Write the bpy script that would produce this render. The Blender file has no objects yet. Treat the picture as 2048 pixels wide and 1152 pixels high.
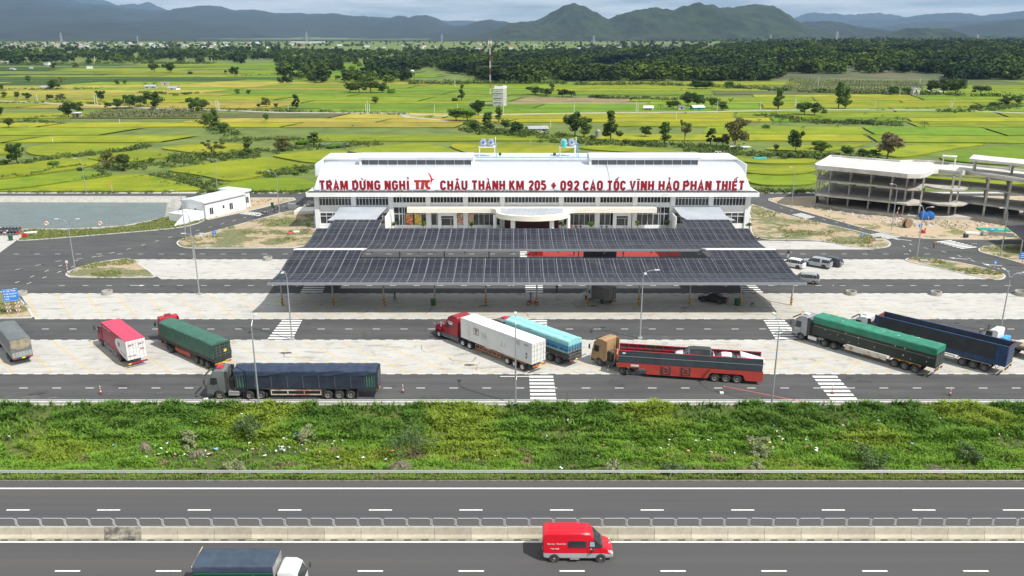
import bpy, bmesh, math, random
import numpy as np
from mathutils import Vector, Matrix, noise
from mathutils.geometry import tessellate_polygon
R = math.radians
rnd = random.Random(7)
sc = bpy.context.scene
COL = sc.collection

# ---------------------------------------------------------------- camera
F_PX = 1650.0; PITCH = math.atan(510 / F_PX); CAM_H = 41.0
cam_d = bpy.data.cameras.new("camera"); cam = bpy.data.objects.new("camera", cam_d); COL.objects.link(cam)
cam.location = (0,0, CAM_H); cam.rotation_euler = (R(90) - PITCH, 0,0)
cam_d.sensor_width = 36; cam_d.lens = F_PX / 2048 * 36; cam_d.clip_start = 0.5; cam_d.clip_end = 60000
sc.camera = cam
sc.view_settings.view_transform = 'Standard'; sc.view_settings.look = 'None'
sc.view_settings.exposure = 0.22; sc.view_settings.gamma = 1
sc.render.engine = 'CYCLES'
sc.cycles.max_bounces = 5; sc.cycles.diffuse_bounces = 2; sc.cycles.glossy_bounces = 2
sc.cycles.transmission_bounces = 2; sc.cycles.volume_bounces = 0; sc.cycles.transparent_max_bounces = 6

# ---------------------------------------------------------------- sun and sky
SUN = Vector((.66,-.46,1)).normalized()
sun_d = bpy.data.lights.new("sun", 'SUN'); sun = bpy.data.objects.new("sun", sun_d); COL.objects.link(sun)
sun_d.energy = 4.9; sun_d.angle = R(.5); sun_d.color = (1,.965,.9)
sun.rotation_euler = SUN.to_track_quat('Z', 'Y').to_euler(); sun.location = (60,-40,90)
w = bpy.data.worlds.new("World"); sc.world = w; w.use_nodes = True
nt = w.node_tree; N = nt.nodes; L = nt.links; N.clear()
out = N.new('ShaderNodeOutputWorld'); bg = N.new('ShaderNodeBackground'); sky = N.new('ShaderNodeTexSky')
sky.sky_type = 'NISHITA'; sky.sun_disc = False; sky.sun_elevation = math.asin(SUN.z); sky.sun_rotation = math.atan2(SUN.x, SUN.y)
sky.air_density = 1.0; sky.dust_density = 1.0
tc = N.new('ShaderNodeTexCoord'); mp = N.new('ShaderNodeMapping'); mp.inputs['Scale'].default_value = (2.6,2.6,26)
nz = N.new('ShaderNodeTexNoise'); nz.inputs['Scale'].default_value = 2.2; nz.inputs['Detail'].default_value = 8; nz.inputs['Roughness'].default_value = .58
rp = N.new('ShaderNodeValToRGB'); rp.color_ramp.elements[0].position = .36; rp.color_ramp.elements[1].position = .57
mx = N.new('ShaderNodeMixRGB'); mul = N.new('ShaderNodeMixRGB'); mul.blend_type = 'MIX'
mul.inputs[0].default_value = .72; mul.inputs[2].default_value = (6.4,7.9,8.9,1)   # thin grey-blue overcast veil
L.new(tc.outputs['Generated'], mp.inputs[0]); L.new(mp.outputs[0], nz.inputs[0]); L.new(nz.outputs[0], rp.inputs[0])
L.new(sky.outputs[0], mul.inputs[1]); L.new(mul.outputs[0], mx.inputs[1]); L.new(rp.outputs[0], mx.inputs[0])
mx.inputs[2].default_value = (12.5,12.8,12.8,1)
L.new(mx.outputs[0], bg.inputs[0]); bg.inputs[1].default_value = .062; L.new(bg.outputs[0], out.inputs[0])

# ---------------------------------------------------------------- helpers
def G(px, py, z=0.0):
 """the point at height z that the photograph shows at (px, py) of its 2048 x 1152 pixels"""
 v = (py - 576) / F_PX; u = (px - 1024) / F_PX
 dy = math.cos(PITCH) - v * math.sin(PITCH); dz = -(math.sin(PITCH) + v * math.cos(PITCH))
 t = (z - CAM_H) / dz
 return Vector((u * t, dy * t, z))
def GY(px, py, Y):
 v = (py - 576) / F_PX; u = (px - 1024) / F_PX
 dy = math.cos(PITCH) - v * math.sin(PITCH); dz = -(math.sin(PITCH) + v * math.cos(PITCH))
 t = Y / dy
 return Vector((u * t, Y, CAM_H + dz * t))
def PR(x, y, z=0.0):
 zc = y * math.cos(PITCH) + (CAM_H - z) * math.sin(PITCH); yc = (CAM_H - z) * math.cos(PITCH) - y * math.sin(PITCH)
 return 1024 + F_PX * x / zc, 576 + F_PX * yc / zc
MATS = {}
def hexc(s):
 """sRGB 0-255 triple -> linear"""
 return tuple(((c / 255) / 12.92 if c / 255 < .04045 else ((c / 255 + .055) / 1.055) ** 2.4) for c in s)
def mat(name, col, rough=.6, metal=0, col2=None, scale=3.0, detail=5, bump=0, bscale=None, lo=.35, hi=.65, stretch=None, attr=None, spec=None, rand=0, trans=0):
 if name in MATS: return MATS[name]
 m = bpy.data.materials.new(name); MATS[name] = m; m.use_nodes = True
 nt = m.node_tree; b = nt.nodes['Principled BSDF']; nn = nt.nodes.new; l = nt.links.new
 b.inputs['Roughness'].default_value = rough; b.inputs['Metallic'].default_value = metal
 if spec is not None: b.inputs['Specular IOR Level'].default_value = spec
 b.inputs['Base Color'].default_value = (*col, 1)
 tc = nn('ShaderNodeTexCoord'); mp = nn('ShaderNodeMapping'); l(tc.outputs['Object'], mp.inputs[0])
 if stretch: mp.inputs['Scale'].default_value = stretch
 cur = None
 if attr:
  a = nn('ShaderNodeAttribute'); a.attribute_name = attr; cur = a.outputs['Color']
 if col2 is not None:
  n = nn('ShaderNodeTexNoise'); n.inputs['Scale'].default_value = scale; n.inputs['Detail'].default_value = detail
  n.inputs['Roughness'].default_value = .62
  l(mp.outputs[0], n.inputs[0])
  r = nn('ShaderNodeValToRGB'); r.color_ramp.elements[0].position = lo; r.color_ramp.elements[1].position = hi
  l(n.outputs[0], r.inputs[0]); x = nn('ShaderNodeMixRGB'); l(r.outputs[0], x.inputs[0])
  if attr:
   x.blend_type = 'MULTIPLY'; x.inputs[2].default_value = (*col2,1); l(cur, x.inputs[1])
  else:
   x.inputs[1].default_value = (*col, 1); x.inputs[2].default_value = (*col2,1)
  cur = x.outputs[0]
 if rand:
  oi = nn('ShaderNodeObjectInfo'); h = nn('ShaderNodeHueSaturation'); ma = nn('ShaderNodeMapRange')
  ma.inputs['To Min'].default_value = 1 - rand; ma.inputs['To Max'].default_value = 1 + rand
  l(oi.outputs['Random'], ma.inputs['Value']); l(ma.outputs[0], h.inputs['Value'])
  m2 = nn('ShaderNodeMapRange'); m2.inputs['To Min'].default_value = .5 - rand * .06; m2.inputs['To Max'].default_value = .5 + rand * .06
  mt = nn('ShaderNodeMath'); mt.operation = 'MULTIPLY'; mt.inputs[1].default_value = 7.31
  fr = nn('ShaderNodeMath'); fr.operation = 'FRACT'; l(oi.outputs['Random'], mt.inputs[0]); l(mt.outputs[0], fr.inputs[0])
  l(fr.outputs[0], m2.inputs['Value']); l(m2.outputs[0], h.inputs['Hue'])
  if cur: l(cur, h.inputs['Color'])
  else: h.inputs['Color'].default_value = (*col, 1)
  cur = h.outputs[0]
 if cur: l(cur, b.inputs['Base Color'])
 if bump:
  n2 = nn('ShaderNodeTexNoise'); n2.inputs['Scale'].default_value = bscale or scale * 4; n2.inputs['Detail'].default_value = 4
  l(mp.outputs[0], n2.inputs[0]); bp = nn('ShaderNodeBump'); bp.inputs['Strength'].default_value = bump; bp.inputs['Distance'].default_value = .1
  l(n2.outputs[0], bp.inputs['Height']); l(bp.outputs[0], b.inputs['Normal'])
 if trans:
  tr = nn('ShaderNodeBsdfTranslucent'); ms = nn('ShaderNodeMixShader'); ms.inputs[0].default_value = trans
  if cur: l(cur, tr.inputs[0])
  else: tr.inputs[0].default_value = (*col, 1)
  o = nt.nodes['Material Output']; l(b.outputs[0], ms.inputs[1]); l(tr.outputs[0], ms.inputs[2]); l(ms.outputs[0], o.inputs[0])
 return m

class MB:
 """collects faces and links them as ONE mesh object"""
 def __init__(s, M=None): s.v = []; s.f = []; s.mi = []; s.mats = []; s.M = M; s.cur = 0; s.cols = None
 def m(s, material):
  if material not in s.mats: s.mats.append(material)
  s.cur = s.mats.index(material); return s
 def add(s, vs, fs):
  o = len(s.v)
  s.v += [tuple(s.M @ Vector(v)) if s.M else tuple(v) for v in vs]
  s.f += [tuple(i + o for i in f) for f in fs]; s.mi += [s.cur] * len(fs); return s
 def box(s, x0, x1, y0, y1, z0, z1, bev=0):
  if x0 > x1: x0, x1 = x1, x0
  if y0 > y1: y0, y1 = y1, y0
  if z0 > z1: z0, z1 = z1, z0
  if bev:
   bm = bmesh.new(); bmesh.ops.create_cube(bm, size=1)
   for v in bm.verts: v.co = ((x0 + x1) / 2 + v.co.x * (x1 - x0),(y0 + y1) / 2 + v.co.y * (y1 - y0),(z0 + z1) / 2 + v.co.z * (z1 - z0))
   bmesh.ops.bevel(bm, geom=bm.edges[:], offset=bev, segments=2, affect='EDGES', profile=.6)
   bm.verts.index_update(); s.add([v.co[:] for v in bm.verts], [[v.index for v in f.verts] for f in bm.faces]); bm.free(); return s
  return s.add([(x0, y0, z0),(x1, y0, z0),(x1, y1, z0),(x0, y1, z0),(x0, y0, z1),(x1, y0, z1),(x1, y1, z1),(x0, y1, z1)],
                     [(0,3,2,1),(4,5,6,7),(0,1,5,4),(1,2,6,5),(2,3,7,6),(3,0,4,7)])
 def bar(s, a, b, w, h=None, up=(0,0,1)):
  a = Vector(a); b = Vector(b); h = h or w; d = (b - a).normalized(); u = Vector(up)
  if abs(d.dot(u)) > .98: u = Vector((1,0,0))
  x = d.cross(u).normalized() * w / 2; y = x.cross(d).normalized() * h / 2
  vs = [p + i * x + j * y for p in (a, b) for i, j in ((-1,-1),(1,-1),(1,1),(-1,1))]
  return s.add(vs, [(0,1,2,3),(7,6,5,4),(0,4,5,1),(1,5,6,2),(2,6,7,3),(3,7,4,0)])
 def tube(s, pts, r, n=8, cap=True):
  pts = [Vector(p) for p in pts]; rs = r if isinstance(r, (list, tuple)) else [r] * len(pts)
  vs = []; fs = []
  for i, p in enumerate(pts):
   d = (pts[min(i + 1, len(pts) - 1)] - pts[max(i - 1,0)]).normalized()
   u = Vector((0,0,1)) if abs(d.z) < .9 else Vector((1,0,0))
   x = d.cross(u).normalized(); y = x.cross(d)
   for k in range(n):
    a = 2 * math.pi * k / n; vs.append(p + (x * math.cos(a) + y * math.sin(a)) * rs[i])
  for i in range(len(pts) - 1):
   for k in range(n):
    a = i * n + k; b = i * n + (k + 1) % n; fs.append((a, b, b + n, a + n))
  if cap: fs += [tuple(range(n - 1,-1,-1)), tuple(range((len(pts) - 1) * n, len(pts) * n))]
  return s.add(vs, fs)
 def prism(s, poly, h0, h1, axis='y'):
  """polygon extruded along an axis: 'y' -> poly is (x, z); 'z' -> (x, y); 'x' -> (y, z)"""
  n = len(poly)
  def P(p, h): return (p[0], h, p[1]) if axis == 'y' else ((p[0], p[1], h) if axis == 'z' else (h, p[0], p[1]))
  vs = [P(p, h0) for p in poly] + [P(p, h1) for p in poly]
  tri = tessellate_polygon([[Vector((p[0], p[1], 0)) for p in poly]])
  fs = [tuple(t) for t in tri] + [tuple(i + n for i in t[::-1]) for t in tri]
  fs += [(i, (i + 1) % n, (i + 1) % n + n, i + n) for i in range(n)]
  return s.add(vs, fs)
 def sheet(s, poly, z=0, holes=()):
  loops = [[Vector((p[0], p[1], 0)) for p in lp] for lp in [poly, *holes]]
  vs = [(p.x, p.y, z) for lp in loops for p in lp]
  fs = []
  for t in tessellate_polygon(loops):
   a, b, c = (Vector(vs[i]) for i in t)
   fs.append(tuple(t) if (b - a).cross(c - a).z > 0 else tuple(t[::-1]))
  return s.add(vs, fs)
 def grid(s, nx, ny, fn):
  vs = [fn(i / nx, j / ny) for j in range(ny + 1) for i in range(nx + 1)]
  return s.add(vs, [(j * (nx + 1) + i, j * (nx + 1) + i + 1,(j + 1) * (nx + 1) + i + 1,(j + 1) * (nx + 1) + i) for j in range(ny) for i in range(nx)])
 def ball(s, c, r, n=10, m=6, sq=(1,1,1), jit=0):
  vs = []; fs = []
  for j in range(m + 1):
   for i in range(n):
    a = 2 * math.pi * i / n; b = math.pi * j / m; k = 1 + jit * (rnd.random() - .5)
    vs.append((c[0] + r * sq[0] * k * math.sin(b) * math.cos(a), c[1] + r * sq[1] * k * math.sin(b) * math.sin(a), c[2] + r * sq[2] * k * math.cos(b)))
  for j in range(m):
   for i in range(n): fs.append((j * n + i, (j + 1) * n + i, (j + 1) * n + (i + 1) % n, j * n + (i + 1) % n))
  return s.add(vs, fs)
 def build(s, name, material=None, parent=None, smooth=False, fix=True):
  me = bpy.data.meshes.new(name); me.from_pydata(s.v, [], s.f)
  for m_ in (s.mats or [material]): me.materials.append(m_)
  if s.mats: me.polygons.foreach_set('material_index', s.mi)
  if fix:
   bm = bmesh.new(); bm.from_mesh(me); bmesh.ops.recalc_face_normals(bm, faces=bm.faces[:]); bm.to_mesh(me); bm.free()
  if smooth:
   for p in me.polygons: p.use_smooth = True
   if smooth == 'auto':
    me.set_sharp_from_angle(angle=R(35))
  o = bpy.data.objects.new(name, me); COL.objects.link(o); o.parent = parent
  return o
def tag(o, label=None, cat=None, group=None, kind=None):
 if label: o['label'] = label
 if cat: o['category'] = cat
 if group: o['group'] = group
 if kind: o['kind'] = kind
 return o
def thing(name, loc=(0,0,0), rz=0, label=None, cat=None, group=None):
 o = bpy.data.objects.new(name, None); COL.objects.link(o); o.location = loc; o.rotation_euler = (0,0, rz); o.empty_display_size = .5
 return tag(o, label, cat, group)
def struct(o, label=None): return tag(o, label, None, None, 'structure')
def kids(o): return [c for c in bpy.data.objects if c.parent == o]
def dup(o, parent=None, _idx=None):
 if _idx is None:
  _idx = {}
  for c in bpy.data.objects:
   if c.parent: _idx.setdefault(c.parent.name, []).append(c)
 c = o.copy(); COL.objects.link(c); c.parent = parent
 for ch in _idx.get(o.name, []): dup(ch, c, _idx)
 return c
ORD = ['first', 'second', 'third', 'fourth', 'fifth', 'sixth', 'seventh', 'eighth', 'ninth', 'tenth', 'eleventh', 'twelfth', 'thirteenth', 'fourteenth', 'fifteenth',
       'sixteenth', 'seventeenth', 'eighteenth', 'nineteenth', 'twentieth', 'twenty-first', 'twenty-second', 'twenty-third', 'twenty-fourth', 'twenty-fifth']
def quads_mesh(name, co, material, parent=None, attr=None, mats=None, mi=None, nv=4):
 """co: (n, nv, 3) array, one face each; attr: (n, 3) linear colours"""
 n = len(co); me = bpy.data.meshes.new(name)
 me.vertices.add(n * nv); me.vertices.foreach_set('co', np.ascontiguousarray(co, dtype=np.float32).ravel())
 me.loops.add(n * nv); me.loops.foreach_set('vertex_index', np.arange(n * nv, dtype=np.int32))
 me.polygons.add(n); me.polygons.foreach_set('loop_start', np.arange(0, n * nv, nv, dtype=np.int32))
 me.polygons.foreach_set('loop_total', np.full(n, nv, dtype=np.int32))
 me.update(calc_edges=True)
 if attr is not None:
  a = me.color_attributes.new('tint', 'FLOAT_COLOR', 'POINT')
  c = np.ones((n, nv, 4), dtype=np.float32); c[:, :, :3] = np.asarray(attr)[:, None, :]; a.data.foreach_set('color', c.ravel())
 me.materials.append(material)
 o = bpy.data.objects.new(name, me); COL.objects.link(o); o.parent = parent
 return o

# ---------------------------------------------------------------- materials
WHITE = mat('white_paint', (.78,.79,.8), .55, col2=(.7,.71,.72), scale=.6)
CREAM = mat('cream_render', (.74,.71,.62), .7, col2=(.68,.65,.57), scale=.8)
ROOFM = mat('white_roof_sheet', (.62,.65,.70), .45,.1, col2=(.70,.73,.77), scale=.15, stretch=(6,.5,1))
GLASS = mat('dark_glass', (.02,.025,.03), .08, col2=(.05,.055,.06), scale=.35)
BLACK = mat('black_rubber', (.018,.018,.019), .8, col2=(.05,.048,.045), scale=6)
DARK = mat('dark_metal', (.03,.031,.033), .55, col2=(.06,.058,.055), scale=4)
CHAS = mat('dusty_chassis', (.045,.042,.04), .8, col2=(.11,.10,.085), scale=3)
STEEL = mat('galvanised_steel', (.45,.46,.47), .42,.6, col2=(.36,.37,.38), scale=5)
RIM = mat('dusty_rim', (.22,.21,.20), .6,.2, col2=(.12,.11,.1), scale=12)
ALU = mat('bright_alloy', (.62,.62,.62), .3,.8)
SILV = mat('silver_paint', (.38,.39,.41), .3,.35)
YEL = mat('marking_yellow', (.62,.42,.06), .7, col2=(.5,.36,.09), scale=8)
PLATE = mat('yellow_plate', (.75,.6,.05), .5)
REDL = mat('red_lens', (.5,.02,.02), .25)
ORGL = mat('amber_lens', (.8,.25,.03), .3)
HEADL = mat('headlamp_lens', (.7,.72,.75), .12)
CONC = mat('concrete', (.42,.405,.375), .85, col2=(.3,.29,.265), scale=1.2, bump=.3, bscale=8)
CONCR = mat('raw_concrete', (.50,.48,.43), .9, col2=(.33,.31,.28), scale=.5, detail=8, bump=.2, bscale=6)
KERB = mat('kerb_concrete', (.52,.51,.485), .85, col2=(.38,.37,.35), scale=2)
DIRT = mat('dirt', (.36,.27,.175), .95, col2=(.27,.2,.125), scale=.4, bump=.6, bscale=3)
# ================================================================ SETTING
def ground_mat(name, base, stops, tex_scale=.12, seams=None, rough=.85):
 """asphalt / concrete: fine grain + broad blotches + streaks along the lane"""
 m = bpy.data.materials.new(name); MATS[name] = m; m.use_nodes = True
 nt = m.node_tree; b = nt.nodes['Principled BSDF']; nn = nt.nodes.new; l = nt.links.new
 b.inputs['Roughness'].default_value = rough; b.inputs['Specular IOR Level'].default_value = .3
 tc = nn('ShaderNodeTexCoord')
 def nz(scale, st, det, lo, hi):
  mp = nn('ShaderNodeMapping'); mp.inputs['Scale'].default_value = st; l(tc.outputs['Object'], mp.inputs[0])
  n = nn('ShaderNodeTexNoise'); n.inputs['Scale'].default_value = scale; n.inputs['Detail'].default_value = det; n.inputs['Roughness'].default_value = .65
  l(mp.outputs[0], n.inputs[0]); r = nn('ShaderNodeValToRGB'); r.color_ramp.elements[0].position = lo; r.color_ramp.elements[1].position = hi
  l(n.outputs[0], r.inputs[0]); return r.outputs[0], n.outputs[0]
 cur = None
 for sc_, st, det, lo, hi, col, blend, fac in stops:
  r, raw = nz(sc_, st, det, lo, hi)
  x = nn('ShaderNodeMixRGB'); x.blend_type = blend
  mm = nn('ShaderNodeMath'); mm.operation = 'MULTIPLY'; mm.inputs[1].default_value = fac; l(r, mm.inputs[0]); l(mm.outputs[0], x.inputs[0])
  if cur: l(cur, x.inputs[1])
  else: x.inputs[1].default_value = (*base, 1)
  x.inputs[2].default_value = (*col, 1); cur = x.outputs[0]
 if seams:
  bt = nn('ShaderNodeTexBrick'); mp = nn('ShaderNodeMapping'); l(tc.outputs['Object'], mp.inputs[0]); l(mp.outputs[0], bt.inputs[0])
  bt.offset = 0; bt.inputs['Scale'].default_value = 1; bt.inputs['Brick Width'].default_value = seams[0]; bt.inputs['Row Height'].default_value = seams[1]
  bt.inputs['Mortar Size'].default_value = .025; bt.inputs['Color1'].default_value = (1,1,1,1); bt.inputs['Color2'].default_value = (.975,.975,.97,1); bt.inputs['Mortar'].default_value = (.82,.81,.79,1)
  x = nn('ShaderNodeMixRGB'); x.blend_type = 'MULTIPLY'; x.inputs[0].default_value = 1; l(cur, x.inputs[1]); l(bt.outputs[0], x.inputs[2]); cur = x.outputs[0]
 l(cur, b.inputs['Base Color'])
 n = nn('ShaderNodeTexNoise'); n.inputs['Scale'].default_value = 14; l(tc.outputs['Object'], n.inputs[0])
 bp = nn('ShaderNodeBump'); bp.inputs['Strength'].default_value = .25; bp.inputs['Distance'].default_value = .03; l(n.outputs[0], bp.inputs['Height']); l(bp.outputs[0], b.inputs['Normal'])
 return m
ASPH = ground_mat('asphalt', (.060,.060,.063), [
 (.10,(1,2.2,1), 6,.35,.7,(.105,.104,.104), 'MIX', .8),(.35,(.12,2.6,1), 4,.4,.65,(.042,.042,.045), 'MIX', .6),
 (6,(1,1,1), 4,.3,.8,(.12,.118,.113), 'MIX', .3),(.22,(1,1,1), 8,.6,.7,(.024,.024,.026), 'MIX', .7),(.5,(.05,1.6,1), 6,.58,.7,(.11,.108,.105), 'MIX', .5)])
HWY = ground_mat('highway_asphalt', (.058,.060,.067), [
 (.55,(.006,1,1), 2,.35,.65,(.090,.084,.081), 'MIX', .9),(.08,(.15,2,1), 5,.4,.7,(.07,.07,.073), 'MIX', .6),(7,(1,1,1), 4,.3,.8,(.115,.112,.108), 'MIX', .3),(.7,(.03,1.4,1), 7,.6,.72,(.035,.035,.038), 'MIX', .45)])
PAD = ground_mat('concrete_paving', (.47,.46,.43), [
 (.18,(1,1,1), 6,.35,.7,(.38,.365,.34), 'MIX', .9),(.9,(.35,1.2,1), 7,.5,.7,(.23,.21,.2), 'MIX', .75),
 (.5,(1,1,1), 8,.58,.66,(.15,.14,.13), 'MIX', .5),(.35,(.25,2.2,1), 9,.6,.64,(.1,.09,.085), 'MIX', .5),(5,(1,1,1), 5,.35,.75,(.52,.51,.49), 'MIX', .5)], seams=(5.0,4.2))
MARKW = ground_mat('marking_white', (.72,.72,.70), [(3,(1,1,1), 6,.45,.75,(.42,.42,.41), 'MIX', .6)])
DIRTG = ground_mat('patchy_dirt', (.40,.315,.215), [
 (.35,(.7,1,1), 8,.35,.7,(.30,.22,.14), 'MIX', .8),(.16,(.8,1,1), 9,.47,.53,(.085,.11,.03), 'MIX', .92),(3,(1,1,1), 6,.4,.7,(.5,.42,.32), 'MIX', .35),(1.3,(1,1,1), 8,.52,.6,(.1,.12,.04), 'MIX', .5)])
DIRTB = ground_mat('building_site_dirt', (.43,.335,.225), [
 (.35,(.7,1,1), 8,.35,.7,(.33,.25,.165), 'MIX', .8),(.12,(.8,1,1), 9,.56,.6,(.1,.12,.035), 'MIX', .9),(3,(1,1,1), 6,.4,.7,(.52,.44,.34), 'MIX', .4)])
GRASG = ground_mat('rough_grass', (.085,.13,.025), [
 (.25,(1,1,1), 8,.4,.65,(.16,.17,.045), 'MIX', .8),(2.5,(1,1,1), 7,.4,.65,(.04,.065,.015), 'MIX', .7),(.3,(1,1,1), 9,.63,.7,(.33,.26,.16), 'MIX', .9)])
PLAIN = ground_mat('field_ground', (.12,.17,.03), [
 (.012,(1,1,1), 8,.4,.62,(.16,.20,.035), 'MIX', .8),(.08,(1,1,1), 8,.45,.6,(.065,.10,.02), 'MIX', .75),(.6,(1,1,1), 6,.4,.7,(.14,.16,.05), 'MIX', .4)])

pond = [G(-420,459), G(0,458), G(150,457), G(248,451),(G(300,441)), G(348,428), G(352,397), G(-420,395.5)]
pond = [(p.x, p.y) for p in pond]
far = MB()
far.sheet([(-14000,87.4),(14000,87.4),(14000,24000),(-14000,24000)], -.03, [pond])
struct(far.build('ground', PLAIN, fix=False))
nearg = MB().sheet([(-400,20),(400,20),(400,70.4),(-400,70.4)], -.06)
struct(nearg.build('verge_ground', GRASG, fix=False))
# asphalt of the rest area, with the pond left out
asp = [(-230,87.7),(230,87.7),(230,218.5),(-230,218.5)]
pond2 = [G(-420,464), G(0,462), G(150,460), G(250,454), G(348,433), G(372,398), G(372,392.5), G(-420,391.5)]
pond2 = [(p.x, p.y) for p in pond2]
struct(MB().sheet(asp, 0, [pond2]).build('rest_area_asphalt', ASPH, fix=False))
# pond banks and water
WATER = mat('pond_water', (.085,.115,.105), .22, col2=(.11,.14,.125), scale=.25, bump=.5, bscale=1.6, spec=.3)
def inset(poly, d, z):
 cx = sum(p[0] for p in poly) / len(poly); cy = sum(p[1] for p in poly) / len(poly); outp = []
 n = len(poly)
 for i in range(n):
  a = Vector(poly[i - 1]); b = Vector(poly[i]); c = Vector(poly[(i + 1) % n])
  n1 = Vector(((a - b).y, -(a - b).x)).normalized(); n2 = Vector(((b - c).y, -(b - c).x)).normalized()
  mid = Vector((cx, cy)) - b
  if n1.dot(mid) < 0: n1 = -n1
  if n2.dot(mid) < 0: n2 = -n2
  nn_ = (n1 + n2).normalized(); outp.append((b.x + nn_.x * d / max(.4, nn_.dot(n1)), b.y + nn_.y * d / max(.4, nn_.dot(n1)), z))
 return outp
bank = MB(); n = len(pond)
rings = [[(p[0], p[1], 0.06) for p in pond2], [(p[0], p[1], .06) for p in pond], inset(pond, 1.2,-.35), inset(pond, 1.6,-.4), inset(pond, 4.0,-1.4)]
for a, b in zip(rings, rings[1:]): bank.add(a + b, [(i, (i + 1) % n, (i + 1) % n + n, i + n) for i in range(n)])
struct(bank.build('pond_bank', CONC))
struct(MB().sheet([(p[0], p[1]) for p in inset(pond, 2.0,0)], -.62).build('pond_water', WATER, fix=False))

# highway
struct(MB().sheet([(-260,30),(260,30),(260,70.3),(-260,70.3)], 0).build('highway', HWY, fix=False))
mk = MB()
for y in (68.7,60.15): mk.sheet([(-200, y - .11),(200, y - .11),(200, y + .11),(-200, y + .11)], .004)
mk.sheet([(-200,48.9),(200,48.9),(200,49.15),(-200,49.15)], .004)
def dashes(mb, y, x_ref, period, length, wdt, x0, x1, z=.004):
 k = math.floor((x0 - x_ref) / period)
 while x_ref + k * period < x1:
  a = x_ref + k * period
  if a + length > x0: mb.sheet([(a, y - wdt / 2),(a + length, y - wdt / 2),(a + length, y + wdt / 2),(a, y + wdt / 2)], z)
  k += 1
gy = G(1024,1020.5).y
dashes(mk, G(1024,1020).y, G(1100,1020).x, 8.15,2.08,.17,-110,110)
dashes(mk, G(1024,1142).y, G(1119,1142).x, 8.05,2.02,.17,-110,110)
struct(mk.build('highway_markings', MARKW, fix=False))
# paving pads
def sheet_px(pts, z, name, material, smooth=0):
 poly = [(G(*p).x, G(*p).y) for p in pts]
 return struct(MB().sheet(poly, z).build(name, material, fix=False))
YL = {k: G(1024, k).y for k in (508,519,558,571,587,638,658,680,748,776,803)}
def pad(name, x0a, x0b, x1a, x1b, ya, yb):
 return struct(MB().sheet([(x0b, yb), (x1b, yb), (x1a, ya), (x0a, ya)], .004).build(name, PAD, fix=False))
pad('parking_pavement', G(38,588).x, G(70,638).x, 150,150, YL[587], YL[638])
pad('parking_pavement', -150,-150,150,150, YL[680], YL[748])
pad('parking_pavement', G(262,519).x, G(322,558).x, G(1805,519).x, G(1988,558).x, YL[519], YL[558])
sheet_px([(640,478),(636,457),(1500,457),(1510,481),(1640,483),(1752,499),(1500,499),(640,499),(640,490)], .004, 'plaza_pavement', PAD)
sheet_px([(-80,455),(44,459),(40,476),(0,505),(-80,540)], .008, 'parking_pavement', PAD)
# painted lines
mk = MB()
for k, x0, x1 in ((587, G(60,587).x, 120),(638, G(70,638).x, 120),(680,-120,120),(748,-120,120),(519, G(280,519).x, G(1800,519).x), (558, G(322,558).x, G(1988,558).x)):
 dashes(mk, YL[k], x0,1.93,1.05,.17, x0, x1,.010)
dashes(mk, YL[508], G(607,508).x, 4.02,1.02,.14, G(-60,508).x, G(1880,508).x, .006)
dashes(mk, YL[571], G(638,571).x, 4.02,1.02,.14, G(120,571).x, 120,.006)
dashes(mk, YL[658], G(635.5,658).x, 4.0,1.02,.14,-120,120,.006)
dashes(mk, YL[776], G(634,776).x, 4.0,1.05,.14,-120,120,.006)
# solid edge line before the kerb
mk.sheet([(-200,88.25),(200,88.25),(200,88.38),(-200,88.38)], .006)
def zebra(xa0, xa1, ya, xb0, xb1, yb, n, z=.007):
 A0, A1, B0, B1 = G(xa0, ya), G(xa1, ya), G(xb0, yb), G(xb1, yb)
 for i in range(n):
  t0 = (i + .22) / n; t1 = (i + .78) / n
  q = [A0.lerp(B0, t0), A1.lerp(B1, t0), A1.lerp(B1, t1), A0.lerp(B0, t1)]
  mk.sheet([(p.x, p.y) for p in q[::-1]], z)
def zebra2(a0, a1, b0, b1, n, z=.009):
 A0, A1, B0, B1 = G(*a0), G(*a1), G(*b0), G(*b1)
 for i in range(n):
  t0 = (i + .22) / n; t1 = (i + .75) / n; mk.sheet([(p.x, p.y) for p in (A0.lerp(B0, t0), A0.lerp(B0, t1), A1.lerp(B1, t1), A1.lerp(B1, t0))], z)
zebra(565,605,639,534,585,679,8)
zebra(1058,1106,750,1061,1113,800,7)
zebra(1623,1672,750,1663,1717,801,7)
zebra(1526,1568,639,1552,1604,679,8)
zebra(1060,1094,639,1062,1094,679,8)
zebra(615,655,560,600,645,586,6)
zebra(1050,1085,560,1051,1086,586,6)
zebra(1472,1500,560,1487,1528,586,6)
zebra(1040,1054,499,1040,1054,518,6)
def zebra_dir(cx, cy, dx, dy, n, bl, gap, wdt):
 """bars along direction (dx, dy) px, repeated across a road"""
 a = G(cx, cy); b = G(cx + dx, cy + dy); d = (b - a).normalized(); s_ = Vector((-d.y, d.x, 0))
 for i in range(n):
  c = a + s_ * (i - n / 2) * gap
  q = [c - d * bl / 2 - s_ * wdt / 2, c + d * bl / 2 - s_ * wdt / 2, c + d * bl / 2 + s_ * wdt / 2, c - d * bl / 2 + s_ * wdt / 2]
  mk.sheet([(p.x, p.y) for p in q], .009)
zebra_dir(503,427,40,-11,7,3,.85,.45)
zebra2((1583,429),(1603,426),(1612,438),(1632,434), 7)
zebra2((1738,469),(1768,464),(1776,478),(1806,473), 8)
zebra2((1870,483),(1900,480),(1925,498),(1957,495), 7)
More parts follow.
